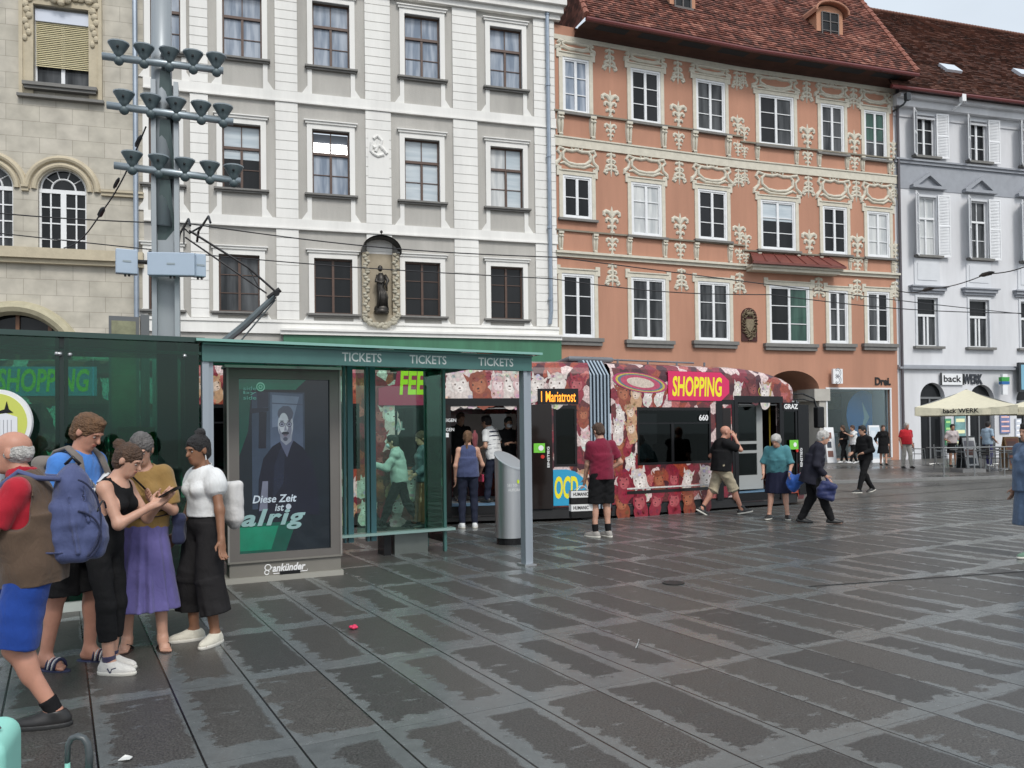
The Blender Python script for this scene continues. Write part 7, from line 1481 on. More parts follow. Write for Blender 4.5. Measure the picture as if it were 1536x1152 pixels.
def skin(name, c):
    m = mat(name, c, .5, var=.14, vscale=14, spec=.4); m['col'] = c; b = m.node_tree.nodes['Principled BSDF']; b.inputs['Subsurface Weight'].default_value = .12; b.inputs['Subsurface Radius'].default_value = (.012, .005, .003); return m
def cloth(name, c, rough=.85, var=.14): return mat('cloth_' + name, c, rough, var=var, vscale=9, bump=.25, bscale=260, sheen=.15 if max(c) > .05 else .0, spec=.25 if max(c) > .05 else .12, crease=.32)
SK1, SK2, SK3, SK4 = skin('skin_fair', (.50, .285, .205)), skin('skin_ruddy', (.47, .235, .165)), skin('skin_brown', (.235, .115, .066)), skin('skin_olive', (.42, .24, .165))
HB, HG, HK, HS, HL = [mat(n_, c_, .55, var=.55, vscale=34, bump=1., bscale=90, streak=True) for n_, c_ in (('hair_brown', (.075, .038, .02)), ('hair_grey_streaked', (.13, .12, .115)), ('hair_black', (.010, .008, .008)), ('hair_white', (.52, .50, .47)), ('hair_light_brown', (.15, .075, .033)))]
# ------------------------------------------------------------------ the group at the left
BLACKC = cloth('black', (.012, .012, .013)); WHC = cloth('white', (.66, .67, .67), var=.06); NAVY = cloth('navy', (.025, .03, .07)); SOLE = mat('white_sole', (.60, .58, .52), .6, var=.1)
def XY(px, py): p = G(px, py); return p[0], p[1]
def PX(px, Y): d = ray(px, 650); return d[0] / d[1] * Y, Y
NR = .0075
# old man with the backpack
p = Person(PX(50, 4.78), 196, 1.76, 'older bald man in red polo and brown vest walking out of the left edge', SK2, [(-.13, .10, .0, 0, 0), (.45, -.10, .10, 0, -18)], [(.40, .20, .98), (.18, -.26, .85)], lean=5, head=(-4, 2), fat=.04, sw=1.08, res=NR, drop=.05)
p.hair('fringe', HS); RED = cloth('red', (.36, .012, .026)); p.shirt(RED, hem=.0, sleeve=.72, g=.012, gs=.024, neck=.055, name='polo_shirt')
p.add('collar', [cap(p.neck - p.u * .005 + p.f * .01, p.neck + p.u * .02 - p.f * .012, .075, .068, .01), cap(p.neck - p.u * .1, p.neck + p.u * .3, .056, .056, .006, 's'), cut(p.neck + p.u * .045 - p.f * .03, nrm(p.u + p.f * -.3)), cut(p.neck - p.u * .035, -p.u)], RED)
p.shirt(cloth('brown_vest', (.095, .062, .042)), hem=-.10, g=.034, neck=.088, tank=True, loose=(.128, .172), name='vest', wr=.006)
p.pants(cloth('royal_blue', (.010, .045, .24)), upto=.98, g=.026, flare=.04, name='shorts', wr=.007); p.socks(BLACKC, .80); p.shoes(mat('black_leather', (.015, .014, .014), .42, var=.2), mat('dark_sole', (.02, .02, .02), .6))
BPM = cloth('slate_blue_pack', (.062, .078, .175), .7); b0 = p.P + p.u * .26 - p.f * (.29) ; bp_ = p.held('backpack', 'slate blue backpack worn on the back of the man in the brown vest', 'backpack')
def sub(par, nm, prims, m, res=.008, wr=0.): V, Q = smesh(prims, res, wr, 3); return link(nm, np_mesh(nm, V, Q, m), par)
MB_ = rot(0, 4) 
sub(bp_, 'pack_body', [ellp(b0 + v3(.05, 0, .02), (.115, .155, .29), MB_, .03), rbox(b0 + v3(.06, 0, -.08), (.105, .15, .19), MB_, .06), ellp(b0 + v3(-.045, .0, -.11), (.085, .135, .15), MB_, .010), cap(b0 + v3(.05, .155, .12), b0 + v3(.0, .16, -.2), .012, None, .006), cap(b0 + v3(-.02, .11, .2), b0 + v3(-.05, .13, -.02), .010, None, .006), cap(b0 + v3(-.02, -.11, .2), b0 + v3(-.05, -.13, -.02), .010, None, .006)], BPM, wr=.006)
q = MB()
for e_ in (1, -1):
    S_ = p.sh[0] if e_ > 0 else p.sh[1]; T0 = p.P + p.u * .51 + p.l * e_ * .10; pts = [b0 + v3(.10, e_ * .10, .22), T0 - p.f * .085 + p.u * .0, T0 + p.u * .045, T0 + p.f * .09 - p.u * .02, T0 + p.f * .15 - p.u * .14 + p.l * e_ * .02, T0 + p.f * .135 - p.u * .3 + p.l * e_ * .06, p.P + p.u * .10 + p.f * .0 + p.l * e_ * .205, b0 + v3(.08, e_ * .15, -.20)]
    q = MB(); q.tube(pts, [.026, .030, .032, .032, .030, .024, .010, .009], 8, flat=.55); link('shoulder_strap', mesh_from('shoulder_strap', q.V, q.F, [BPM], smooth=True), bp_)
q = MB(); q.tube([b0 + v3(-.10 + .35 * y * y, y, .03 + .05 * (1 - (y / .12) ** 2)) for y in np.linspace(-.12, .12, 9)], .006, 6); link('zip', mesh_from('zip', q.V, q.F, [BLK], smooth=True), bp_)
for y0, dy in ((.125, .16), (.10, .10)):
    q = MB(); q.tube([b0 + v3(.02 - .13 * math.sin(t_), .156 - .05 * math.sin(t_) ** 2, -.02 + (.24 if dy > .12 else .15) * math.cos(t_) - (0 if dy > .12 else .09)) for t_ in np.linspace(.15, 2.6, 14)], .0065, 6); link('seam', mesh_from('seam', q.V, q.F, [cloth('dark_slate', (.02, .025, .06))], smooth=True), bp_)
q = MB(); q.tube([b0 + v3(.10, .0, .30), b0 + v3(.06, .0, .345), b0 + v3(.02, .0, .30)], .011, 6); link('carry_loop', mesh_from('carry_loop', q.V, q.F, [BLK], smooth=True), bp_)
sub(bp_, 'side_pocket', [ellp(b0 + v3(.0, -.17, -.14), (.07, .05, .11), None, .02)], cloth('grey_mesh', (.28, .28, .29)), wr=.006)
# young man in the blue T-shirt
p = Person(PX(110, 5.98), -12, 1.84, 'young man in blue T-shirt with grey straps, looking down behind the others', SK2, [(.02, .13, 0, 6, 0), (-.13, -.13, 0, -6, 0)], [None, None], lean=5, head=(6, 30), sw=1.05, res=NR)
p.hair('short', HL); p.brows(HL); p.shirt(cloth('bright_blue', (.06, .20, .55)), hem=-.1, sleeve=.62, loose=(.14, .19)); p.pants(BLACKC, upto=1.0, g=.03, flare=.05, name='shorts')
p.sandals(mat('navy_rubber', (.02, .025, .07), .6), mat('navy_rubber', (.02, .025, .07), .6), mat('white_rubber', (.6, .6, .6), .6), band=True)
q = MB(); n_ = lambda y, z: p.P + p.u * z + p.l * y + p.f * (.152 - .35 * y * y)
for a, b_ in (((-.12, .40), (.10, .22)), ((.12, .40), (-.10, .22)), ((.0, .30), (.0, .18))): q.tube([n_(a[0] + (b_[0] - a[0]) * t_, a[1] + (b_[1] - a[1]) * t_) for t_ in np.linspace(0, 1, 7)], .026, 6, flat=.35)
link('shirt_print', mesh_from('shirt_print', q.V, q.F, [WHC], smooth=True), p.root)
STR = cloth('grey_strap', (.16, .14, .125)); bp_ = p.held('backpack', 'grey backpack on the young man in the blue T-shirt', 'backpack'); b0 = p.P + p.u * .28 - p.f * .22
sub(bp_, 'pack_body', [rbox(b0, (.09, .15, .22), p.M, .07)], STR, wr=.005)
for e_ in (1, -1):
    T0 = p.P + p.u * .50 * p.k + p.l * e_ * .115; q = MB(); q.tube([T0 - p.f * .16 - p.u * .1, T0 - p.f * .09 + p.u * .02, T0 + p.u * .055, T0 + p.f * .095 - p.u * .01, T0 + p.f * .15 - p.u * .13 + p.l * e_ * .02, T0 + p.f * .145 - p.u * .28 + p.l * e_ * .04, p.P + p.u * .1 + p.l * e_ * .21], [.03, .034, .036, .036, .033, .024, .012], 8, flat=.5); link('shoulder_strap', mesh_from('shoulder_strap', q.V, q.F, [STR], smooth=True), bp_)
# woman in the black tank top
p = Person(PX(160, 5.83), -6, 1.64, 'woman with a bun in black tank top and capri trousers, tapping a phone', SK1, [(-.02, .07, 0, -4, 0), (.06, -.08, 0, -2, 0)], [(.37, .06, 1.185), (.35, -.03, 1.165)], lean=13, head=(4, 26), sw=.86, bust=.012, res=NR, hipx=-.03, hw=((0, -.5, .8), (0, .5, .8)), curl=28, elbow=((-.5, .5, -.8), (-.5, -.5, -.8)))
p.hair('lowbun', HB); p.brows(HB); p.shirt(BLACKC, hem=-.06, g=.011, tank=True, neck=.10, wr=.002, name='tank_top'); p.pants(BLACKC, upto=1.62, g=.009, flare=.010, wr=.003, name='capri_trousers')
p.shoes(cloth('white_leather', (.62, .60, .56)), SOLE, name='sneaker'); p.socks(cloth('dark_pattern', (.05, .045, .09), var=.5), .88)
for i in (0, 1):
    q = MB(); fp = lambda x, y, z: p.foot[i] + p.FM[i] @ (v3(x, y, z) * p.k)
    for e_ in (1, -1): q.tube([fp(.045, e_ * .052, .022), fp(.055, e_ * .049, .05), fp(.085, e_ * .044, .058)], .006, 5); q.tube([fp(.045, e_ * .052, .022), fp(.02, e_ * .05, .055)], .006, 5)
    link('shoe_mark', mesh_from('shoe_mark', q.V, q.F, [NAVY]), p.root)
q = MB()
for e_ in (1, -1): T0 = p.P + p.u * .48 * p.k + p.l * e_ * .09; q.tube([T0 - p.f * .085 - p.u * .02, T0 + p.u * .035, T0 + p.f * .08 - p.u * .06], .012, 6, flat=.5)
link('strap', mesh_from('strap', q.V, q.F, [BLACKC]), p.root)
tb = p.held('shoulder_bag', 'pale grey cloth bag hanging behind the woman in black', 'bag')
sub(tb, 'bag_body', [ellp(p.P - p.f * .17 + p.u * .02 + p.l * .05, (.05, .10, .13), None, .03), ellp(p.P - p.f * .15 - p.u * .08 + p.l * .05, (.06, .09, .07), None, .03)], cloth('pale_bag', (.48, .47, .46)), wr=.007)
q = MB(); q.tube([p.P - p.f * .16 + p.u * .1 + p.l * .08, p.P + p.u * .3 - p.f * .14 + p.l * .13, p.sh[0] + p.u * .06 - p.l * .05, p.sh[0] + p.f * .08 - p.l * .05 - p.u * .03, p.P + p.u * .2 + p.f * .1 + p.l * .17, p.P - p.f * .1 + p.u * .05 + p.l * .15], .011, 6, flat=.5); link('bag_strap', mesh_from('bag_strap', q.V, q.F, [STR]), tb)
ph = p.held('phone', 'dark mobile phone held between the two women', 'phone'); hc = p.wri[0] + p.HD[0] * .11 + v3(.03, -.02, .02)
q = MB(); Mp = rot(0, -28); q.box8([hc + Mp @ v3(x, y, z) for z in (-.005, .005) for x, y in ((-.075, -.037), (.075, -.037), (.075, .037), (-.075, .037))]); link('phone_case', mesh_from('phone_case', q.V, q.F, [BLK]), ph)
q = MB(); q.box8([hc + Mp @ v3(x, y, z) for z in (.0052, .0062) for x, y in ((-.07, -.033), (.07, -.033), (.07, .033), (-.07, .033))]); link('phone_screen', mesh_from('phone_screen', q.V, q.F, [mat('phone_glass', (.01, .012, .015), .05)]), ph)
# woman in the mustard top
p = Person(PX(216, 6.42), -72, 1.70, 'grey haired woman in mustard top and purple skirt, looking down at a phone', SK1, [(.04, .13, 0, 14, 0), (-.02, -.13, 0, -8, 0)], [(.30, .10, 1.17), (.33, -.10, 1.165)], lean=8, head=(-6, 26), sw=.87, bust=.010, fat=.0, res=NR, hw=((0, -.5, .8), (0, .5, .8)), curl=34)
p.hair('grey', HG); p.brows(HG); MUS = cloth('mustard', (.27, .165, .055)); p.shirt(MUS, hem=.02, sleeve=.85, g=.013, gs=.026, neck=.075, loose=(.125, .165), name='top', extra=[cap(p.P + p.u * .11 + p.l * .075, p.P + p.u * .11 - p.l * .075, .108, None, .015)]); p.skirt(cloth('purple', (.125, .11, .29)), .315, r1=(.215, .235), fold=(13, .085))
q = MB()
for z in (.13, .17, .205): q.tube([p.P + p.u * z + p.f * (.146 + .0 * z) * math.cos(t_) + p.l * .185 * math.sin(t_) for t_ in np.linspace(-1.9, 1.9, 24)], .005, 5)
link('dark_stripe', mesh_from('dark_stripe', q.V, q.F, [cloth('dark_band', (.03, .025, .035))]), p.root)
p.sandals(mat('brown_flipflop', (.035, .02, .016), .6), mat('dark_strap', (.012, .011, .011), .5))
hb_ = p.held('handbag', 'small navy crossbody bag hanging at the hip of the woman in mustard', 'bag'); sub(hb_, 'bag_body', [rbox(p.P + v3(-.02, .25, .0), (.09, .05, .12), rot(0, 0), .035)], NAVY, wr=.006)
q = MB(); q.tube([p.P + v3(-.0, .24, .1), p.P + p.u * .25 + p.f * .165 + p.l * .12, p.P + p.u * .38 + p.f * .17 + p.l * .01, p.P + p.u * .47 + p.f * .10 - p.l * .09, p.P + p.u * .52 - p.l * .12, p.P + p.u * .4 - p.f * .14 - p.l * .05, p.P + p.u * .15 - p.f * .16 + p.l * .16, p.P + v3(-.04, .25, .1)], .014, 6, flat=.4); link('bag_strap', mesh_from('bag_strap', q.V, q.F, [BLACKC]), hb_)
# woman in the white top
p = Person(PX(307, 6.62), -128, 1.67, 'woman with a black top bun in white puff sleeved top and black culottes', SK3, [(.0, .13, 0, 24, 0), (.03, -.12, 0, -22, 0)], [(.04, .29, .83), (.10, -.26, .86)], lean=1, head=(6, 10), sw=.88, bust=.006, fat=.006, res=NR)
p.hair('bun', HK); p.brows(HK)
p.shirt(WHC, hem=.105, sleeve=.5, g=.018, gs=.012, neck=.070, wr=.004, name='top', extra=[ellp(p.sh[i] + (p.elb[i] - p.sh[i]) * .27 + p.l * (1 - 2 * i) * .01, (.085, .075, .105), None, .03) for i in (0, 1)])
CUL = cloth('charcoal', (.020, .019, .020)); L_ = [ellp(p.P + p.u * .03, (.122, .168, .14), p.M, .04)]
for i in (0, 1): L_ += [frus(p.hip[i] + v3(.0, 0, .06), p.knee[i] + v3(0, (1 - 2 * i) * .015, 0), (.11, .10), (.115, .098), p.M, .025), frus(p.knee[i] + v3(0, (1 - 2 * i) * .015, .04), p.knee[i] * .42 + p.ank[i] * .58 + v3(0, (1 - 2 * i) * .045, 0), (.115, .098), (.115, .105), p.M, .02, (7, .04))]
L_ += [cut(p.P + p.u * .15, p.u)]; p.add('culottes', L_, CUL, wr=.004); p.shoes(cloth('cream_canvas', (.60, .57, .48)), SOLE, name='sneaker')
q = MB()
for i in (0, 1):
    for j in range(4): fp = lambda x, y, z: p.foot[i] + p.FM[i] @ (v3(x, y, z) * p.k); q.tube([fp(.055 + .02 * j, -.022, .078 - .008 * j), fp(.065 + .02 * j, .022, .077 - .008 * j)], .004, 5)
link('laces', mesh_from('laces', q.V, q.F, [WHC]), p.root)
q = MB()
for e_ in (1, -1): q.tube([p.hp((-.005, e_ * .083, -.045)), p.hp((-.003, e_ * .085, -.085))], [.004, .008], 6)
link('earring', mesh_from('earring', q.V[:], q.F, [mat('silver', (.6, .6, .6), .3, metal=.9)]), p.root)
p.thing('rucksack', [rbox(p.P + p.u * .20 - p.f * .20 + p.l * .06, (.06, .11, .17), p.M, .04), ellp(p.P + p.u * .05 - p.f * .21 + p.l * .08, (.05, .08, .08), p.M, .03)], cloth('white_canvas_bag', (.55, .54, .53)), 'white cloth bag on the back of the woman in the white top', 'bag', .008, .005)
# ------------------------------------------------------------------ people around the tram
MR = .0115
GREENJ = cloth('pale_jacket', (.42, .44, .42)); KHAKI = cloth('khaki', (.36, .31, .22), var=.3); JEAN = cloth('dark_jeans', (.022, .026, .045)); SHB = mat('black_shoe', (.012, .012, .012), .5); SHG = mat('grey_shoe', (.30, .28, .26), .7); MASK = cloth('mask', (.55, .58, .62))
def mask(p): p.add('face_mask', [ellp(p.hp((.062, 0, -.055)), np.array((.056, .062, .048)) * p.k, p.HM, .01), ellp(p.hp((.0, 0, -.03)), np.array((.05, .2, .2)) * p.k, p.HM, .005, 's')], MASK)
p = Person(XY(600, 794), 182, 1.70, 'masked man in pale jacket striding left behind the green shelter glass', SK4, [(.30, .08, .0, 0, 0), (-.38, -.08, .04, 0, 25)], [(.42, .12, 1.13), (.30, -.2, 1.05)], lean=6, head=(0, 5), res=MR, drop=.05, curl=14)
p.hair('short', HK); mask(p); p.shirt(GREENJ, hem=-.06, sleeve=1.9, g=.024, gs=.022, loose=(.15, .19), name='jacket', wr=.006); p.pants(BLACKC, g=.02); p.shoes(SHB)
p = Person(XY(637, 792), 200, 1.70, 'woman with long hair in a striped cardigan waiting behind the shelter glass', SK4, [(.05, .09, 0, 10, 0), (0, -.09, 0, -10, 0)], [(.20, .2, .95), (.18, -.2, .98)], head=(10, 10), res=MR, sw=.94, bust=.015)
p.hair('long', HB); p.shirt(cloth('teal_stripes', (.10, .13, .15), var=.6), hem=-.12, sleeve=1.9, g=.022, gs=.02, loose=(.15, .19), name='cardigan'); p.skirt(cloth('rust_brown', (.13, .055, .025), var=.5), .12, r1=(.19, .2)); p.shoes(SHB)
p = Person(XY(520, 790), -50, 1.74, 'person in a pale green jacket half hidden behind the advertising column', SK4, [(.02, .1, 0, 8, 0), (0, -.1, 0, -8, 0)], [None, None], head=(0, 8), res=MR)
p.hair('short', HB); p.shirt(cloth('pale_green_jacket', (.36, .44, .34)), hem=-.08, sleeve=1.9, g=.025, gs=.02, loose=(.15, .19), name='jacket', wr=.006); p.pants(cloth('brown_trousers', (.06, .05, .035)), g=.02); p.shoes(SHB)
p = Person(XY(703, 792), 100, 1.70, 'woman seen from behind in blue sleeveless top before the open tram door', SK1, [(.0, .11, 0, 8, 0), (0, -.11, 0, -8, 0)], [None, (.22, -.24, .95)], head=(-14, 8), res=MR, sw=.95, fat=.012)
p.hair('pony', HL); p.shirt(cloth('steel_blue', (.06, .075, .16)), hem=-.04, tank=True, g=.014, neck=.08, loose=(.135, .185), name='top'); p.pants(JEAN, g=.014); p.shoes(WHC, SOLE, name='sneaker')
p.thing('clutch_bag', [rbox(p.wri[1] + v3(.03, -.02, -.1), (.09, .02, .07), rot(20), .015)], cloth('crimson_bag', (.35, .03, .07)), 'small crimson bag in the hand of the woman at the tram door', 'bag', .008)
# passengers standing inside the tram
TZ = fl + .012
def inside(px, w_): u = plT.UV(px, 700, w_)[0]; return plT.P(u, 0, w_)[:2]
p = Person(inside(762, -.75), -70, 1.62, 'passenger with a white face mask standing inside the tram door', SK4, [(0, .09, 0, 8, 0), (0, -.09, 0, -8, 0)], [(.25, .1, 1.1), (.25, -.1, 1.1)], head=(0, 4), res=MR, z0=TZ); p.hair('short', HK); mask(p); p.shirt(BLACKC, hem=-.1, sleeve=1.8, g=.02, loose=(.15, .19)); p.pants(JEAN); p.shoes(SHB)
p = Person(inside(741, -.45), 150, 1.66, 'passenger in a navy and white striped shirt just inside the tram door', SK4, [(.1, .09, 0, 8, 0), (-.1, -.09, 0, -8, 0)], [(.25, .15, 1.0), (.2, -.2, .95)], lean=10, head=(0, 15), res=MR, z0=TZ); p.hair('short', HK); p.shirt(WHC, hem=-.1, sleeve=.7, g=.02, loose=(.15, .19)); p.pants(JEAN); p.shoes(SHB)
for z in (.02, .10, .18, .26, .34, .42): p.add('dark_stripe', [ellp(p.P + p.u * z, (.150, .196, .02), p.M, .01), ellp(p.P + p.u * z, (.10, .14, .04), p.M, .005, 's')], NAVY, .012)
p = Person(inside(690, -1.2), -60, 1.72, 'passenger in a dark suit jacket deep inside the tram', SK4, [(0, .09, 0, 8, 0), (0, -.09, 0, -8, 0)], [None, None], res=MR, z0=TZ); p.hair('short', HB); p.shirt(BLACKC, hem=-.1, sleeve=1.9, g=.022, loose=(.15, .19), name='jacket'); p.pants(BLACKC); p.shoes(SHB)
p = Person(inside(1087, -.6), -120, 1.66, 'passenger behind the front door glass of the tram', SK1, [(0, .09, 0, 8, 0), (0, -.09, 0, -8, 0)], [None, None], res=MR, z0=TZ); p.hair('grey', HS); p.shirt(KHAKI, hem=-.1, sleeve=1.6, g=.02, loose=(.15, .19)); p.pants(JEAN); p.shoes(SHB)
# man in maroon
p = Person(XY(904, 806), 112, 1.79, 'man in maroon T-shirt and black shorts holding a striped paper bag', SK1, [(.03, .11, 0, 24, 0), (.0, -.10, 0, 6, 0)], [(.22, .20, .83), (.10, -.14, 1.02)], lean=2, head=(10, 28), res=MR, sw=1.04, elbow=(None, (-.4, -.8, -.5)))
p.hair('short', HB); p.shirt(cloth('maroon', (.17, .010, .032)), hem=-.07, sleeve=.75, g=.018, gs=.028, loose=(.14, .19)); p.pants(BLACKC, upto=.95, g=.03, flare=.04, name='shorts'); p.socks(BLACKC, .72); p.shoes(SHG, SOLE, name='sneaker')
wp = p.wri[0] + p.HD[0] * .09; lx, ly = wp[0], wp[1]; wz = wp[2]; cb3, sb3 = math.cos(p.root.rotation_euler[2]), math.sin(p.root.rotation_euler[2])
W_ = np.array([p.root.location[0] + lx * cb3 - ly * sb3, p.root.location[1] + lx * sb3 + ly * cb3, wz]); W_ = W_ + np.array([-.05, -.15, 0]); plH = Pl(W_[:2], (.97, .24)); HBG = root('paper_bag', (W_[0], W_[1], wz - .51), 'black and white striped paper bag in the hand of the man in maroon', 'paper bag')
q = MB(); z0 = wz - .50; z1 = wz - .08; q.pb(plH, -.19, .17, z0, z1, -.06, .06); bg_ = q.build('bag_body', cloth('bag_black', (.02, .02, .02)), HBG); hq = (z1 - z0) / 4
for k in (1, 3): q = MB(); q.pb(plH, -.192, .172, z0 + hq * k, z0 + hq * (k + 1), -.062, .062); o = q.build('white_band', mat('bag_white', (.66, .66, .65), .5), bg_); q = MB(); letters(q, plH, 'HUMANIC', -.16, z0 + hq * k + .025, .09, z0 + hq * (k + 1) - .025, .0635, bold=.03); q.build('lettering', BLK, o)
q = MB(); q.tube([plH.P(-.1, z1, .06), plH.P(-.03, wz - .01, .03), plH.P(.03, wz - .01, .03), plH.P(.1, z1, .06)], .005, 5); q.tube([plH.P(-.1, z1, -.06), plH.P(-.03, wz - .01, -.02), plH.P(.03, wz - .01, -.02), plH.P(.1, z1, -.06)], .005, 5); q.build('bag_handle', MATS['bag_white'], HBG)
q = MB(); letters(q, plH, 'Shoes', -.15, z0 + .03, .05, z0 + hq - .03, .062, bold=.02); q.build('lettering', MATS['bag_white'], bg_) if False else None
# bald man in black walking right
p = Person(XY(1083, 772), 8, 1.80, 'bald man in black shirt and khaki shorts walking right past the front tram door', SK2, [(-.42, .08, .05, 0, 30), (.38, -.09, .0, -4, -8)], [(.12, .24, 1.0), (.24, -.12, 1.50)], lean=4, head=(-6, 4), res=MR, sw=1.1, fat=.04, drop=.05, elbow=(None, (.2, -.4, -1)))
p.shirt(BLACKC, hem=-.08, sleeve=.8, g=.02, gs=.035, loose=(.15, .2)); p.pants(KHAKI, upto=1.08, g=.035, flare=.03, name='shorts', wr=.008); p.shoes(SHB, SOLE, high=.06, name='sneaker')
# old woman in teal
p = Person(XY(1168, 779), -112, 1.62, 'white haired woman in teal top and dark skirt bending over her bags', SK1, [(.06, .16, 0, 10, 0), (.06, -.16, 0, -14, 0)], [(.28, .22, .86), (.2, -.24, .85)], lean=20, head=(-20, 26), res=MR, fat=.04, hipx=-.05, bust=.02)
p.hair('puffy', HS); p.shirt(cloth('teal', (.07, .22, .25)), hem=-.05, sleeve=.95, g=.02, gs=.03, loose=(.15, .2), name='top', wr=.006); p.skirt(cloth('dark_navy_skirt', (.02, .022, .045)), .48, r1=(.19, .235), fold=(9, .03)); p.shoes(SHB, SOLE)
p.thing('plastic_bag', [ellp(p.wri[0] + v3(.0, .06, -.17), (.10, .13, .15), None, .03), ellp(p.wri[0] + v3(.03, .16, -.10), (.09, .10, .10), None, .03), cap(p.wri[0] + v3(0, 0, .02), p.wri[0] + v3(0, .04, -.12), .02, .05, .03)], cloth('blue_plastic', (.03, .11, .42), .35, var=.4), 'crumpled blue plastic bag in the hand of the woman in teal', 'bag', .01, .012)
p.thing('plastic_bag', [ellp(p.wri[0] + v3(.02, .22, -.05), (.07, .07, .08), None, .03)], cloth('pink_plastic', (.5, .26, .3), .4), 'small pink bag beside the crumpled blue bag', 'bag', .01, .008)
# old man in dark coat
p = Person(XY(1222, 785), -12, 1.70, 'white haired old man in dark coat stepping right with a heavy bag', SK1, [(-.22, .08, .0, 0, 6), (.26, -.1, .0, 0, 0)], [(.02, .26, .80), (.16, -.22, .84)], lean=14, head=(-4, 14), res=MR, drop=.04, fat=.015, hipx=-.04)
p.hair('grey', HS); p.shirt(cloth('dark_coat', (.022, .022, .032)), hem=-.2, sleeve=1.92, g=.028, gs=.022, loose=(.17, .2), name='coat', wr=.006); p.pants(BLACKC, g=.026); p.shoes(SHB)
p.thing('travel_bag', [rbox(p.wri[1] + v3(.02, -.02, -.25), (.15, .09, .16), rot(-10, 14), .06), cap(p.wri[1] + v3(0, 0, -.02), p.wri[1] + v3(.08, 0, -.12), .02, .03, .03)], cloth('navy_nylon', (.022, .03, .10), .4, var=.5), 'bulging navy travel bag carried by the old man in the dark coat', 'bag', .01, .012)
# man in black crossing the road
FR = .014
p = Person(XY(1299, 739), 200, 1.78, 'man in black jacket and trousers walking left across the road', SK4, [(.30, .08, 0, 0, 0), (-.30, -.08, .03, 0, 16)], [(.24, .16, 1.02), (.28, -.16, 1.02)], lean=3, head=(0, 6), res=FR, drop=.04); p.hair('short', HK); p.shirt(BLACKC, hem=-.1, sleeve=1.9, g=.024, loose=(.15, .19), name='jacket'); p.pants(BLACKC, g=.016); p.shoes(SHB, SOLE)
# people near the shops
def far(px, py, *a, **k): g = G(px, py, PAV); return Person(g[:2], *a, z0=PAV, res=.018, **k)
p = far(1266, 695, 195, 1.72, 'woman in black with a white bag before the phone shop window', SK4, [(.2, .08, 0, 0, 0), (-.25, -.08, .03, 0, 16)], [(.25, .2, 1.1), None]); p.hair('long', HB); p.shirt(BLACKC, hem=-.1, sleeve=1.8, g=.02, loose=(.14, .18)); p.pants(BLACKC); p.shoes(WHC)
p = far(1281, 695.5, 190, 1.72, 'person in white shirt pointing at the phone shop window', SK4, [(.2, .08, 0, 0, 0), (-.2, -.08, .03, 0, 16)], [(.42, .1, 1.35), None]); p.hair('short', HB); p.shirt(WHC, hem=-.1, sleeve=.7, g=.02, loose=(.15, .19)); p.pants(BLACKC); p.shoes(WHC)
p = far(1325, 698, -95, 1.70, 'woman in a black knee length dress walking towards the square', SK1, [(.15, .07, 0, 0, 0), (-.1, -.07, .0, 0, 10)], [None, (.1, -.28, .95)], bust=.02, sw=.95); p.hair('crop', HB); p.shirt(BLACKC, hem=-.1, sleeve=1.8, g=.02, loose=(.15, .19), name='dress_top'); p.skirt(BLACKC, .5, r1=(.18, .23), fold=(8, .03)); p.shoes(SHB)
p = far(1360, 702.5, -80, 1.77, 'man in a red polo shirt and light trousers by the grey corner pillar', SK2, [(.15, .1, 0, 0, 0), (-.1, -.1, .0, 0, 8)], [None, None], fat=.03, sw=1.05); p.hair('grey', HS); p.shirt(cloth('bright_red', (.45, .015, .025)), hem=-.04, sleeve=.8, g=.02, gs=.03, loose=(.15, .19)); p.pants(cloth('light_trousers', (.42, .40, .36)), g=.02); p.shoes(SHB)
p = far(1429, 700, -95, 1.70, 'woman in a pale blouse and dark skirt standing among the cafe chairs', SK4, [(.1, .08, 0, 0, 0), (0, -.08, 0, 0, 0)], [(.2, .2, 1.0), (.2, -.2, 1.0)], bust=.02); p.hair('short', HK); p.shirt(cloth('pale_blouse', (.48, .42, .42)), hem=.0, sleeve=.9, g=.02, loose=(.14, .18)); p.skirt(BLACKC, .55, r1=(.16, .2), fold=(7, .02)); p.shoes(SHB)
p = far(1482, 700, 20, 1.78, 'man in a light blue shirt with backpack straps under the cafe parasol', SK4, [(.1, .08, 0, 0, 0), (0, -.08, 0, 0, 0)], [(.2, .2, 1.0), (.2, -.2, 1.0)]); p.hair('short', HK); p.shirt(cloth('light_blue', (.30, .40, .50)), hem=-.1, sleeve=.8, g=.02, loose=(.15, .19)); p.pants(cloth('violet_shorts', (.05, .05, .16))); p.shoes(WHC)
# woman cut by the right edge
p = Person(PX(1546, 10.4), 195, 1.70, 'woman in a blue denim dress cut by the right edge of the square', SK4, [(.14, .09, 0, 0, 0), (-.16, -.09, .02, 0, 12)], [(.02, .26, .82), None], res=MR, bust=.03, fat=.04); p.hair('short', HK); p.shirt(cloth('denim', (.10, .15, .24), var=.3), hem=-.1, sleeve=.45, g=.02, gs=.03, loose=(.16, .2), name='dress_top'); p.skirt(MATS['cloth_denim'], .40, r1=(.2, .22), fold=(8, .03), name='dress'); p.shoes(cloth('grey_green', (.12, .2, .15)), SOLE, name='sneaker'); p.socks(WHC, .8)
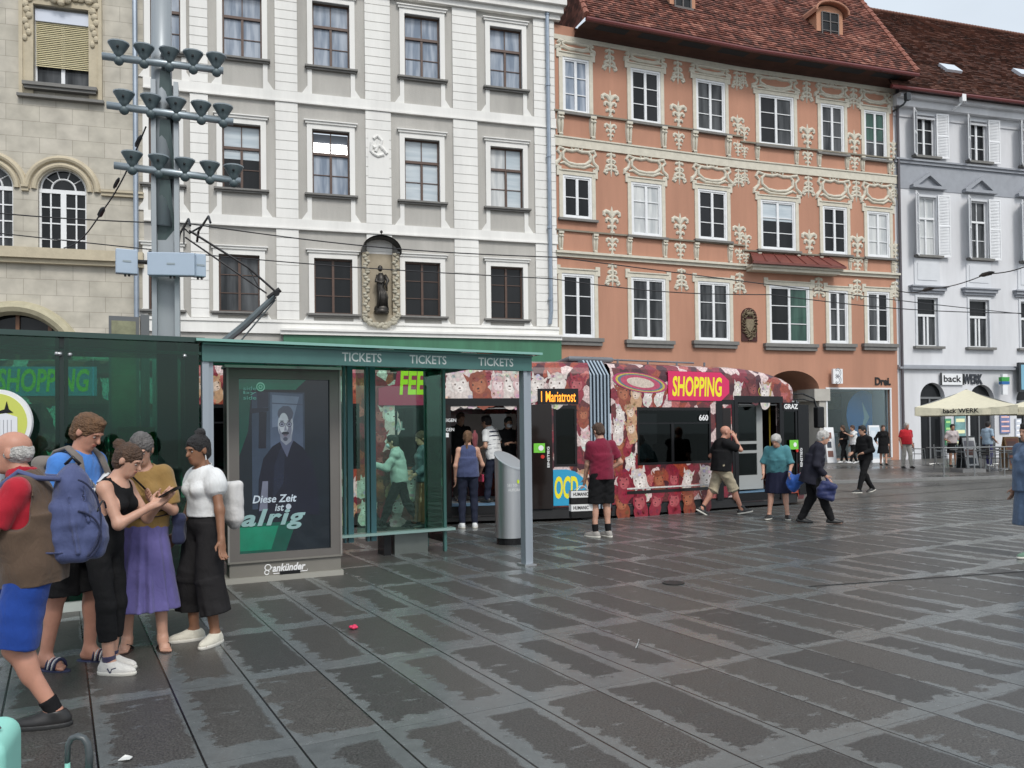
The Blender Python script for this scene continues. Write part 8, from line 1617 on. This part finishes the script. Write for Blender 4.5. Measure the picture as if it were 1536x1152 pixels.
# ------------------------------------------------------------------ cafe in front of the bakery
CREAMC = cloth('cream_canvas_parasol', (.62, .58, .44), var=.08); ALU = mat('cafe_aluminium', lin(150, 152, 152), .35, metal=.7, var=.15); WICK = mat('dark_seat', (.05, .05, .05), .6, var=.3)
def parasol(px, py, label, th=31., side=3.0):
    g = G(px, py, PAV); RP = root('cafe_parasol', g, label, 'parasol', 'cream parasols of the bakery cafe'); d = R(th); ex, ey = np.array([math.cos(-d), math.sin(-d), 0]), np.array([math.sin(d), math.cos(d), 0]); H0, H1, H2 = 2.36, 2.98, 2.06; c = g * np.array([1, 1, 0]); hs = side / 2
    C4 = [c + ex * sx_ * hs + ey * sy_ * hs for sx_, sy_ in ((-1, -1), (1, -1), (1, 1), (-1, 1))]; apex = c + np.array([0, 0, H1])
    q = MB(); n = 6
    for i in range(4):
        a, b_ = C4[i] + np.array([0, 0, H0]), C4[(i + 1) % 4] + np.array([0, 0, H0]); P_ = {}
        for r_ in range(n + 1):
            for k in range(n + 1): f_ = r_ / n; e_ = a + (b_ - a) * k / n; p_ = apex + (e_ - apex) * f_; sag = .10 * math.sin(math.pi * k / n) * f_ + .06 * math.sin(math.pi * f_); P_[r_, k] = p_ - np.array([0, 0, sag])
        for r_ in range(n):
            for k in range(n): q.quad(P_[r_, k], P_[r_, k + 1], P_[r_ + 1, k + 1], P_[r_ + 1, k])
    can = q.build('canopy', CREAMC, RP); q = MB()
    for i in range(4):
        a, b_ = C4[i], C4[(i + 1) % 4]; out = np.cross(b_ - a, np.array([0, 0, 1.])); out /= np.linalg.norm(out)
        for k in range(12): f0, f1 = k / 12, (k + 1) / 12; w0, w1 = [.02 * math.sin(f * 40) for f in (f0, f1)]; z0, z1 = [H0 - .10 * math.sin(math.pi * f) for f in (f0, f1)]; p0, p1 = a + (b_ - a) * f0 + out * w0, a + (b_ - a) * f1 + out * w1; q.quad(p0 + np.array([0, 0, H2]), p1 + np.array([0, 0, H2]), p1 + np.array([0, 0, z1]), p0 + np.array([0, 0, z0]))
    q.build('valance', CREAMC, can)
    for i in (0, 1, 3):
        a, b_ = C4[i], C4[(i + 1) % 4]; pl = Pl(a[:2], (b_ - a)[:2]); q = MB(); letters(q, pl, 'back', .85, H2 + .07, 1.25, H2 + .22, .035, bold=.03); letters(q, pl, 'WERK', 1.3, H2 + .07, 1.9, H2 + .22, .035, bold=.02); q.build('lettering', BLK, can)
    q = MB(); q.tube([c + np.array([0, 0, PAV]), c + np.array([0, 0, H1])], .035, 10); q.build('pole', ALU, RP); q = MB(); q.box8([c + np.array([x, y, z]) for z in (PAV, PAV + .12) for x, y in ((-.4, -.4), (.4, -.4), (.4, .4), (-.4, .4))]); q.build('foot_slab', mat('foot_slab', (.2, .2, .2), .8), RP)
    q = MB()
    for cc in C4: q.tube([apex - np.array([0, 0, .05]), cc + np.array([0, 0, H0 - .03])], .015, 5)
    q.build('ribs', ALU, RP)
parasol(1452, 708, 'left cream parasol shading the cafe tables in front of the bakery'); parasol(1588, 706, 'right cream parasol cut by the edge of the picture')
CG = 'metal cafe chairs'; TG = 'small metal cafe tables'
ch0 = root('cafe_chair', (0, 0, 0), 'slatted metal cafe chair at a table under the cream parasols', 'chair', CG)
q = MB(); [q.box(-.2, .2, -.2 + .082 * i, -.13 + .082 * i, .44, .46) for i in range(5)]; q.build('seat', WICK, ch0)
q = MB(); [q.box(-.2, .2, .2, .215, .55 + .075 * i, .60 + .075 * i) for i in range(5)]; q.build('backrest', WICK, ch0)
for sx_ in (-1, 1):
    q = MB(); q.tube([(sx_ * .22, .24, 0), (sx_ * .22, .20, .45), (sx_ * .22, .23, .92)], .014, 6); q.build('leg', ALU, ch0); q = MB(); q.tube([(sx_ * .22, -.24, 0), (sx_ * .22, -.21, .45), (sx_ * .22, -.2, .66), (sx_ * .22, .2, .67)], .014, 6); q.build('leg', ALU, ch0)
tb0 = root('cafe_table', (0, 0, 0), 'small round metal cafe table under the cream parasols', 'table', TG)
q = MB(); q.lathe((0, 0, .70), [(.36, 0), (.37, .012), (.37, .028), (.35, .032)], 24); q.build('table_top', mat('table_top', (.24, .25, .25), .35, metal=.3), tb0); q = MB(); q.tube([(0, 0, .03), (0, 0, .7)], .03, 8); q.build('column', ALU, tb0); q = MB(); [q.tube([(0, 0, .05), (.28 * math.cos(a), .28 * math.sin(a), .02)], .02, 6) for a in (0, 1.57, 3.14, 4.71)]; q.build('table_foot', ALU, tb0)
spots = [(1404, 697), (1442, 703), (1478, 706), (1513, 706), (1456, 695), (1500, 697), (1530, 700)]; rnd = random.Random(4); first = True; ft = True
for i, (x, y) in enumerate(spots):
    g = G(x, y, PAV); t_ = tb0 if ft else copy_tree(tb0); ft = False; t_.location = tuple(g)
    for k in range(2 if i < 6 else 1):
        c_ = ch0 if first else copy_tree(ch0); first = False; a = rnd.uniform(-.6, .6) + (math.pi if k else 0) + 1.2; r_ = .68; c_.location = (g[0] + r_ * math.sin(-a), g[1] + r_ * math.cos(a), g[2]); c_.rotation_euler = (0, 0, a)
# low railing round the cafe
p0, p1 = G(1416, 716, PAV), G(1560, 712, PAV); plF = Pl(p0[:2], (p1 - p0)[:2]); L_ = float(np.linalg.norm((p1 - p0)[:2])); CB = root('cafe_railing', p0, 'low metal railing in front of the cafe tables', 'railing')
q = MB(); q.tube([plF.P(0, PAV + .92, 0), plF.P(L_, PAV + .92, 0)], .022, 8); q.build('top_rail', ALU, CB)
for k in range(4): q = MB(); q.tube([plF.P(L_ * k / 3.2, PAV, 0), plF.P(L_ * k / 3.2, PAV + .92, 0)], .02, 8); q.build('post', ALU, CB)
def board(x0, y0, x1, y1, name, label, cat, face, frame, lean=.10, rows_=3, cols=None):
    g = G((x0 + x1) / 2, y1, PAV); pl = Pl(g[:2], (.95, .3)); w_ = abs(pl.UV(x1, y1)[0] - pl.UV(x0, y1)[0]) / 2; h = pl.UV((x0 + x1) / 2, y0)[1] - PAV; r = root(name, g, label, cat)
    for s in (1, -1):
        P = lambda x, z, d: pl.P(x, PAV + z, s * (.02 + lean * (1 - z / h) * 2.2) + d)
        q = MB(); q.box8([P(x, z, d) for z in (0.02, h) for x, d in ((-w_, .015), (w_, .015), (w_, -.015), (-w_, -.015))]); o = q.build('board_panel', frame, r)
        if s > 0:
            q = MB(); q.quad(P(-w_ * .88, h * .12, .018), P(w_ * .88, h * .12, .018), P(w_ * .88, h * .95, .018), P(-w_ * .88, h * .95, .018)); fc = q.build('board_face', face, o); rnd2 = random.Random(int(x0))
            for i in range(rows_):
                z0, z1 = h * (.17 + .77 * i / rows_), h * (.17 + .77 * (i + .68) / rows_); q = MB(); a_, b_ = -w_ * .75, w_ * rnd2.uniform(.0, .75); q.quad(P(a_, z0, .022), P(b_, z0, .022), P(b_, z1, .022), P(a_, z1, .022)); q.build('picture_block', mat('block_%d_%d' % (x0, i), rnd2.choice(cols or [(.12, .15, .2), (.25, .25, .28), (.05, .06, .08), (.2, .1, .08)]), .5), fc)
board(1236, 641, 1250, 694.5, 'pavement_sign', 'white pavement sign with pictures at the left edge of the phone shop', 'sign', MATS['white_sign'], MATS['white_sign'])
board(1303, 638, 1319, 694.5, 'pavement_sign', 'pale blue pavement sign behind the man in black on the road', 'sign', mat('pale_blue_sign', (.5, .58, .64), .4), MATS['white_sign'], cols=[(.6, .65, .7), (.4, .5, .58)])
board(1441, 654, 1462, 704, 'menu_board', 'white menu board leaning among the cafe tables beside the standing woman', 'sign', MATS['white_sign'], MATS['screen_case'])
board(1506, 655, 1527, 703, 'menu_board', 'reddish menu board with a wooden frame at the right of the cafe', 'sign', mat('reddish_board', (.35, .14, .09), .6), mat('pale_wood', (.45, .28, .14), .6))
# goods inside the phone shop and the clothes shop
for i in range(5):
    u, w_ = sh[0] + .5 + i * .55, -1.8 - .25 * (i % 2); q = MB(); q.pb(plR, u - .16, u + .16, PAV + .12, PAV + 1.15, w_ - .2, w_ + .2); o = q.build('display_stand', mat('display_%d' % (i % 3), [(.12, .12, .13), (.4, .4, .42), (.05, .2, .35)][i % 3], .5), OB); q = MB(); q.pb(plR, u - .12, u + .12, PAV + 1.16, PAV + 1.35, w_ - .02, w_ + .02); q.build('display_screen', mat('display_screen', (.3, .35, .4), .2), o)
q = MB(); q.pb(plR, sh[0] + .1, sh[2] - .8, sh[3] - .9, sh[3] - .25, -2.6, -2.5); q.build('shop_banner', mat('olive_banner', (.16, .15, .07), .6, var=.5, vscale=2), OB)
MANQ = mat('mannequin', (.45, .36, .24), .4)
for i, px in enumerate((655, 683, 712, 741, 758, 772)):
    u = plW.UV(px, 640, -1.0)[0]; b_ = plW.P(u, PAV, -1.0); mq = root('mannequin', b_, 'shop mannequin bust in the dark shop window behind the tram door', 'mannequin', 'mannequins in the clothes shop window'); q = MB(); z = .9
    q.tube([b_ + np.array([0, 0, z]), b_ + np.array([0, 0, z + .22]), b_ + np.array([0, 0, z + .45]), b_ + np.array([0, 0, z + .62]), b_ + np.array([0, 0, z + .70]), b_ + np.array([0, 0, z + .78])], [.17, .15, .20, .17, .07, .06], 12, flat=.7); q.build('torso', MANQ if i % 2 else cloth('shop_dress', (.22, .06, .07)), mq, smooth=True); q = MB(); q.tube([b_, b_ + np.array([0, 0, z])], .02, 6); q.lathe(b_, [(.16, 0), (.16, .02)], 12); q.build('stand', ALU, mq)
# ------------------------------------------------------------------ luggage at the lower left corner, litter
MINT = mat('mint_shell', lin(150, 214, 200), .35, var=.05); c = AT(-40, 1108, 3.2); q = MB()
V, Q = smesh([rbox((c[0] - .02, c[1], .285), (.155, .19, .235), rot(20), .07)], .009); sc_ = link('suitcase', np_mesh('suitcase', V - np.array([c[0], c[1], 0]), Q, MINT)); sc_.location = (c[0], c[1], 0); tag(sc_, 'mint green suitcase with rounded corners at the lower left corner', 'suitcase')
for k in range(4):
    a = R(45 + 90 * k + 20); wx, wy = .15 * math.cos(a), .18 * math.sin(a); q = MB(); q.lathe((wx, wy, 0), [(.03, .0), (.034, .02), (.03, .05)], 10); link('wheel', mesh_from('wheel', q.V, q.F, [BLK]), sc_)
q = MB(); q.tube([(-.1, -.06, .52), (-.08, -.06, .55), (.08, .0, .55), (.1, .0, .52)], .012, 6); link('carry_handle', mesh_from('carry_handle', q.V, q.F, [DGREY]), sc_)
hy = 3.15; h0 = AT(116, 1104, hy); TC = root('trolley_case', (h0[0], h0[1], 0), 'small trolley case whose dark handle sticks up at the lower edge', 'trolley case'); q = MB(); o_ = np.array([h0[0], h0[1], 0]); z = h0[2]
q.tube([o_ + np.array(p_) for p_ in ((-.038, 0, z - .10), (-.036, 0, z - .035), (-.022, 0, z - .008), (.0, 0, z), (.025, 0, z - .008), (.04, 0, z - .03), (.046, 0, z - .07), (.044, 0, z - .13))], [.012, .013, .014, .015, .015, .016, .017, .016], 10, flat=.8); q.build('grip', mat('grip_grey', lin(70, 76, 78), .4, var=.1), TC, smooth=True)
q = MB(); q.tube([o_ + np.array((-.038, 0, .26)), o_ + np.array((-.038, 0, z - .10))], .010, 8); q.build('handle_tube', MINT, TC); q = MB(); q.tube([o_ + np.array((.044, 0, .26)), o_ + np.array((.044, 0, z - .13))], .010, 8); q.build('handle_tube', MINT, TC)
q = MB(); q.box(o_[0] - .14, o_[0] + .14, o_[1] - .09, o_[1] + .09, .03, .27); q.build('case_body', MINT, TC, bevel=.04)
def litter(px, py, name, label, cat, col, pts):
    g = G(px, py); q = MB(); q.add([g + np.array(p_) for p_ in pts], [(0, 1, 2, 3), (3, 2, 4, 5)]); o = q.build(name, mat('litter_' + name, col, .6), None, org=g); tag(o, label, cat)
    md = o.modifiers.new('thickness', 'SOLIDIFY'); md.thickness = .003
for i, (px, py, sc_) in enumerate(((530, 944, 1.),)):
    g = G(px, py); q = MB(); rnd = random.Random(2)
    for k in range(5): a = k * 1.25; q.ball(g + np.array([.022 * math.cos(a), .022 * math.sin(a), .018 + .006 * (k % 2)]), (.02, .016, .014), 5)
    o = q.build('flower', mat('pink_flower', lin(205, 50, 90), .6, var=.3, vscale=40), None, smooth=True, org=g); tag(o, 'small crushed pink flower lying on the paving', 'flower')
litter(187, 1141, 'paper_scrap', 'white scrap of paper lying on the paving near the lower left', 'litter', (.6, .6, .58), [(-.03, -.01, .006), (.03, -.012, .012), (.035, .012, .016), (-.025, .014, .010), (.02, .03, .012), (-.01, .028, .02)])
litter(955, 967, 'drinking_straw', 'pale straw lying across the paving joints in the middle', 'litter', (.4, .4, .4), [(-.03, -.12, .006), (-.02, -.12, .012), (.035, .1, .012), (.03, .1, .006), (.04, .14, .008), (.032, .14, .006)])
mh = G(1010, 875); q = MB(); q.lathe((mh[0], mh[1], 0), [(.12, .004), (.12, .010), (.09, .012)], 20); o = q.build('drain_cover', mat('drain_iron', (.03, .03, .03), .5, metal=.5), None, org=mh); tag(o, 'small round iron cover set in the paving', 'drain cover')
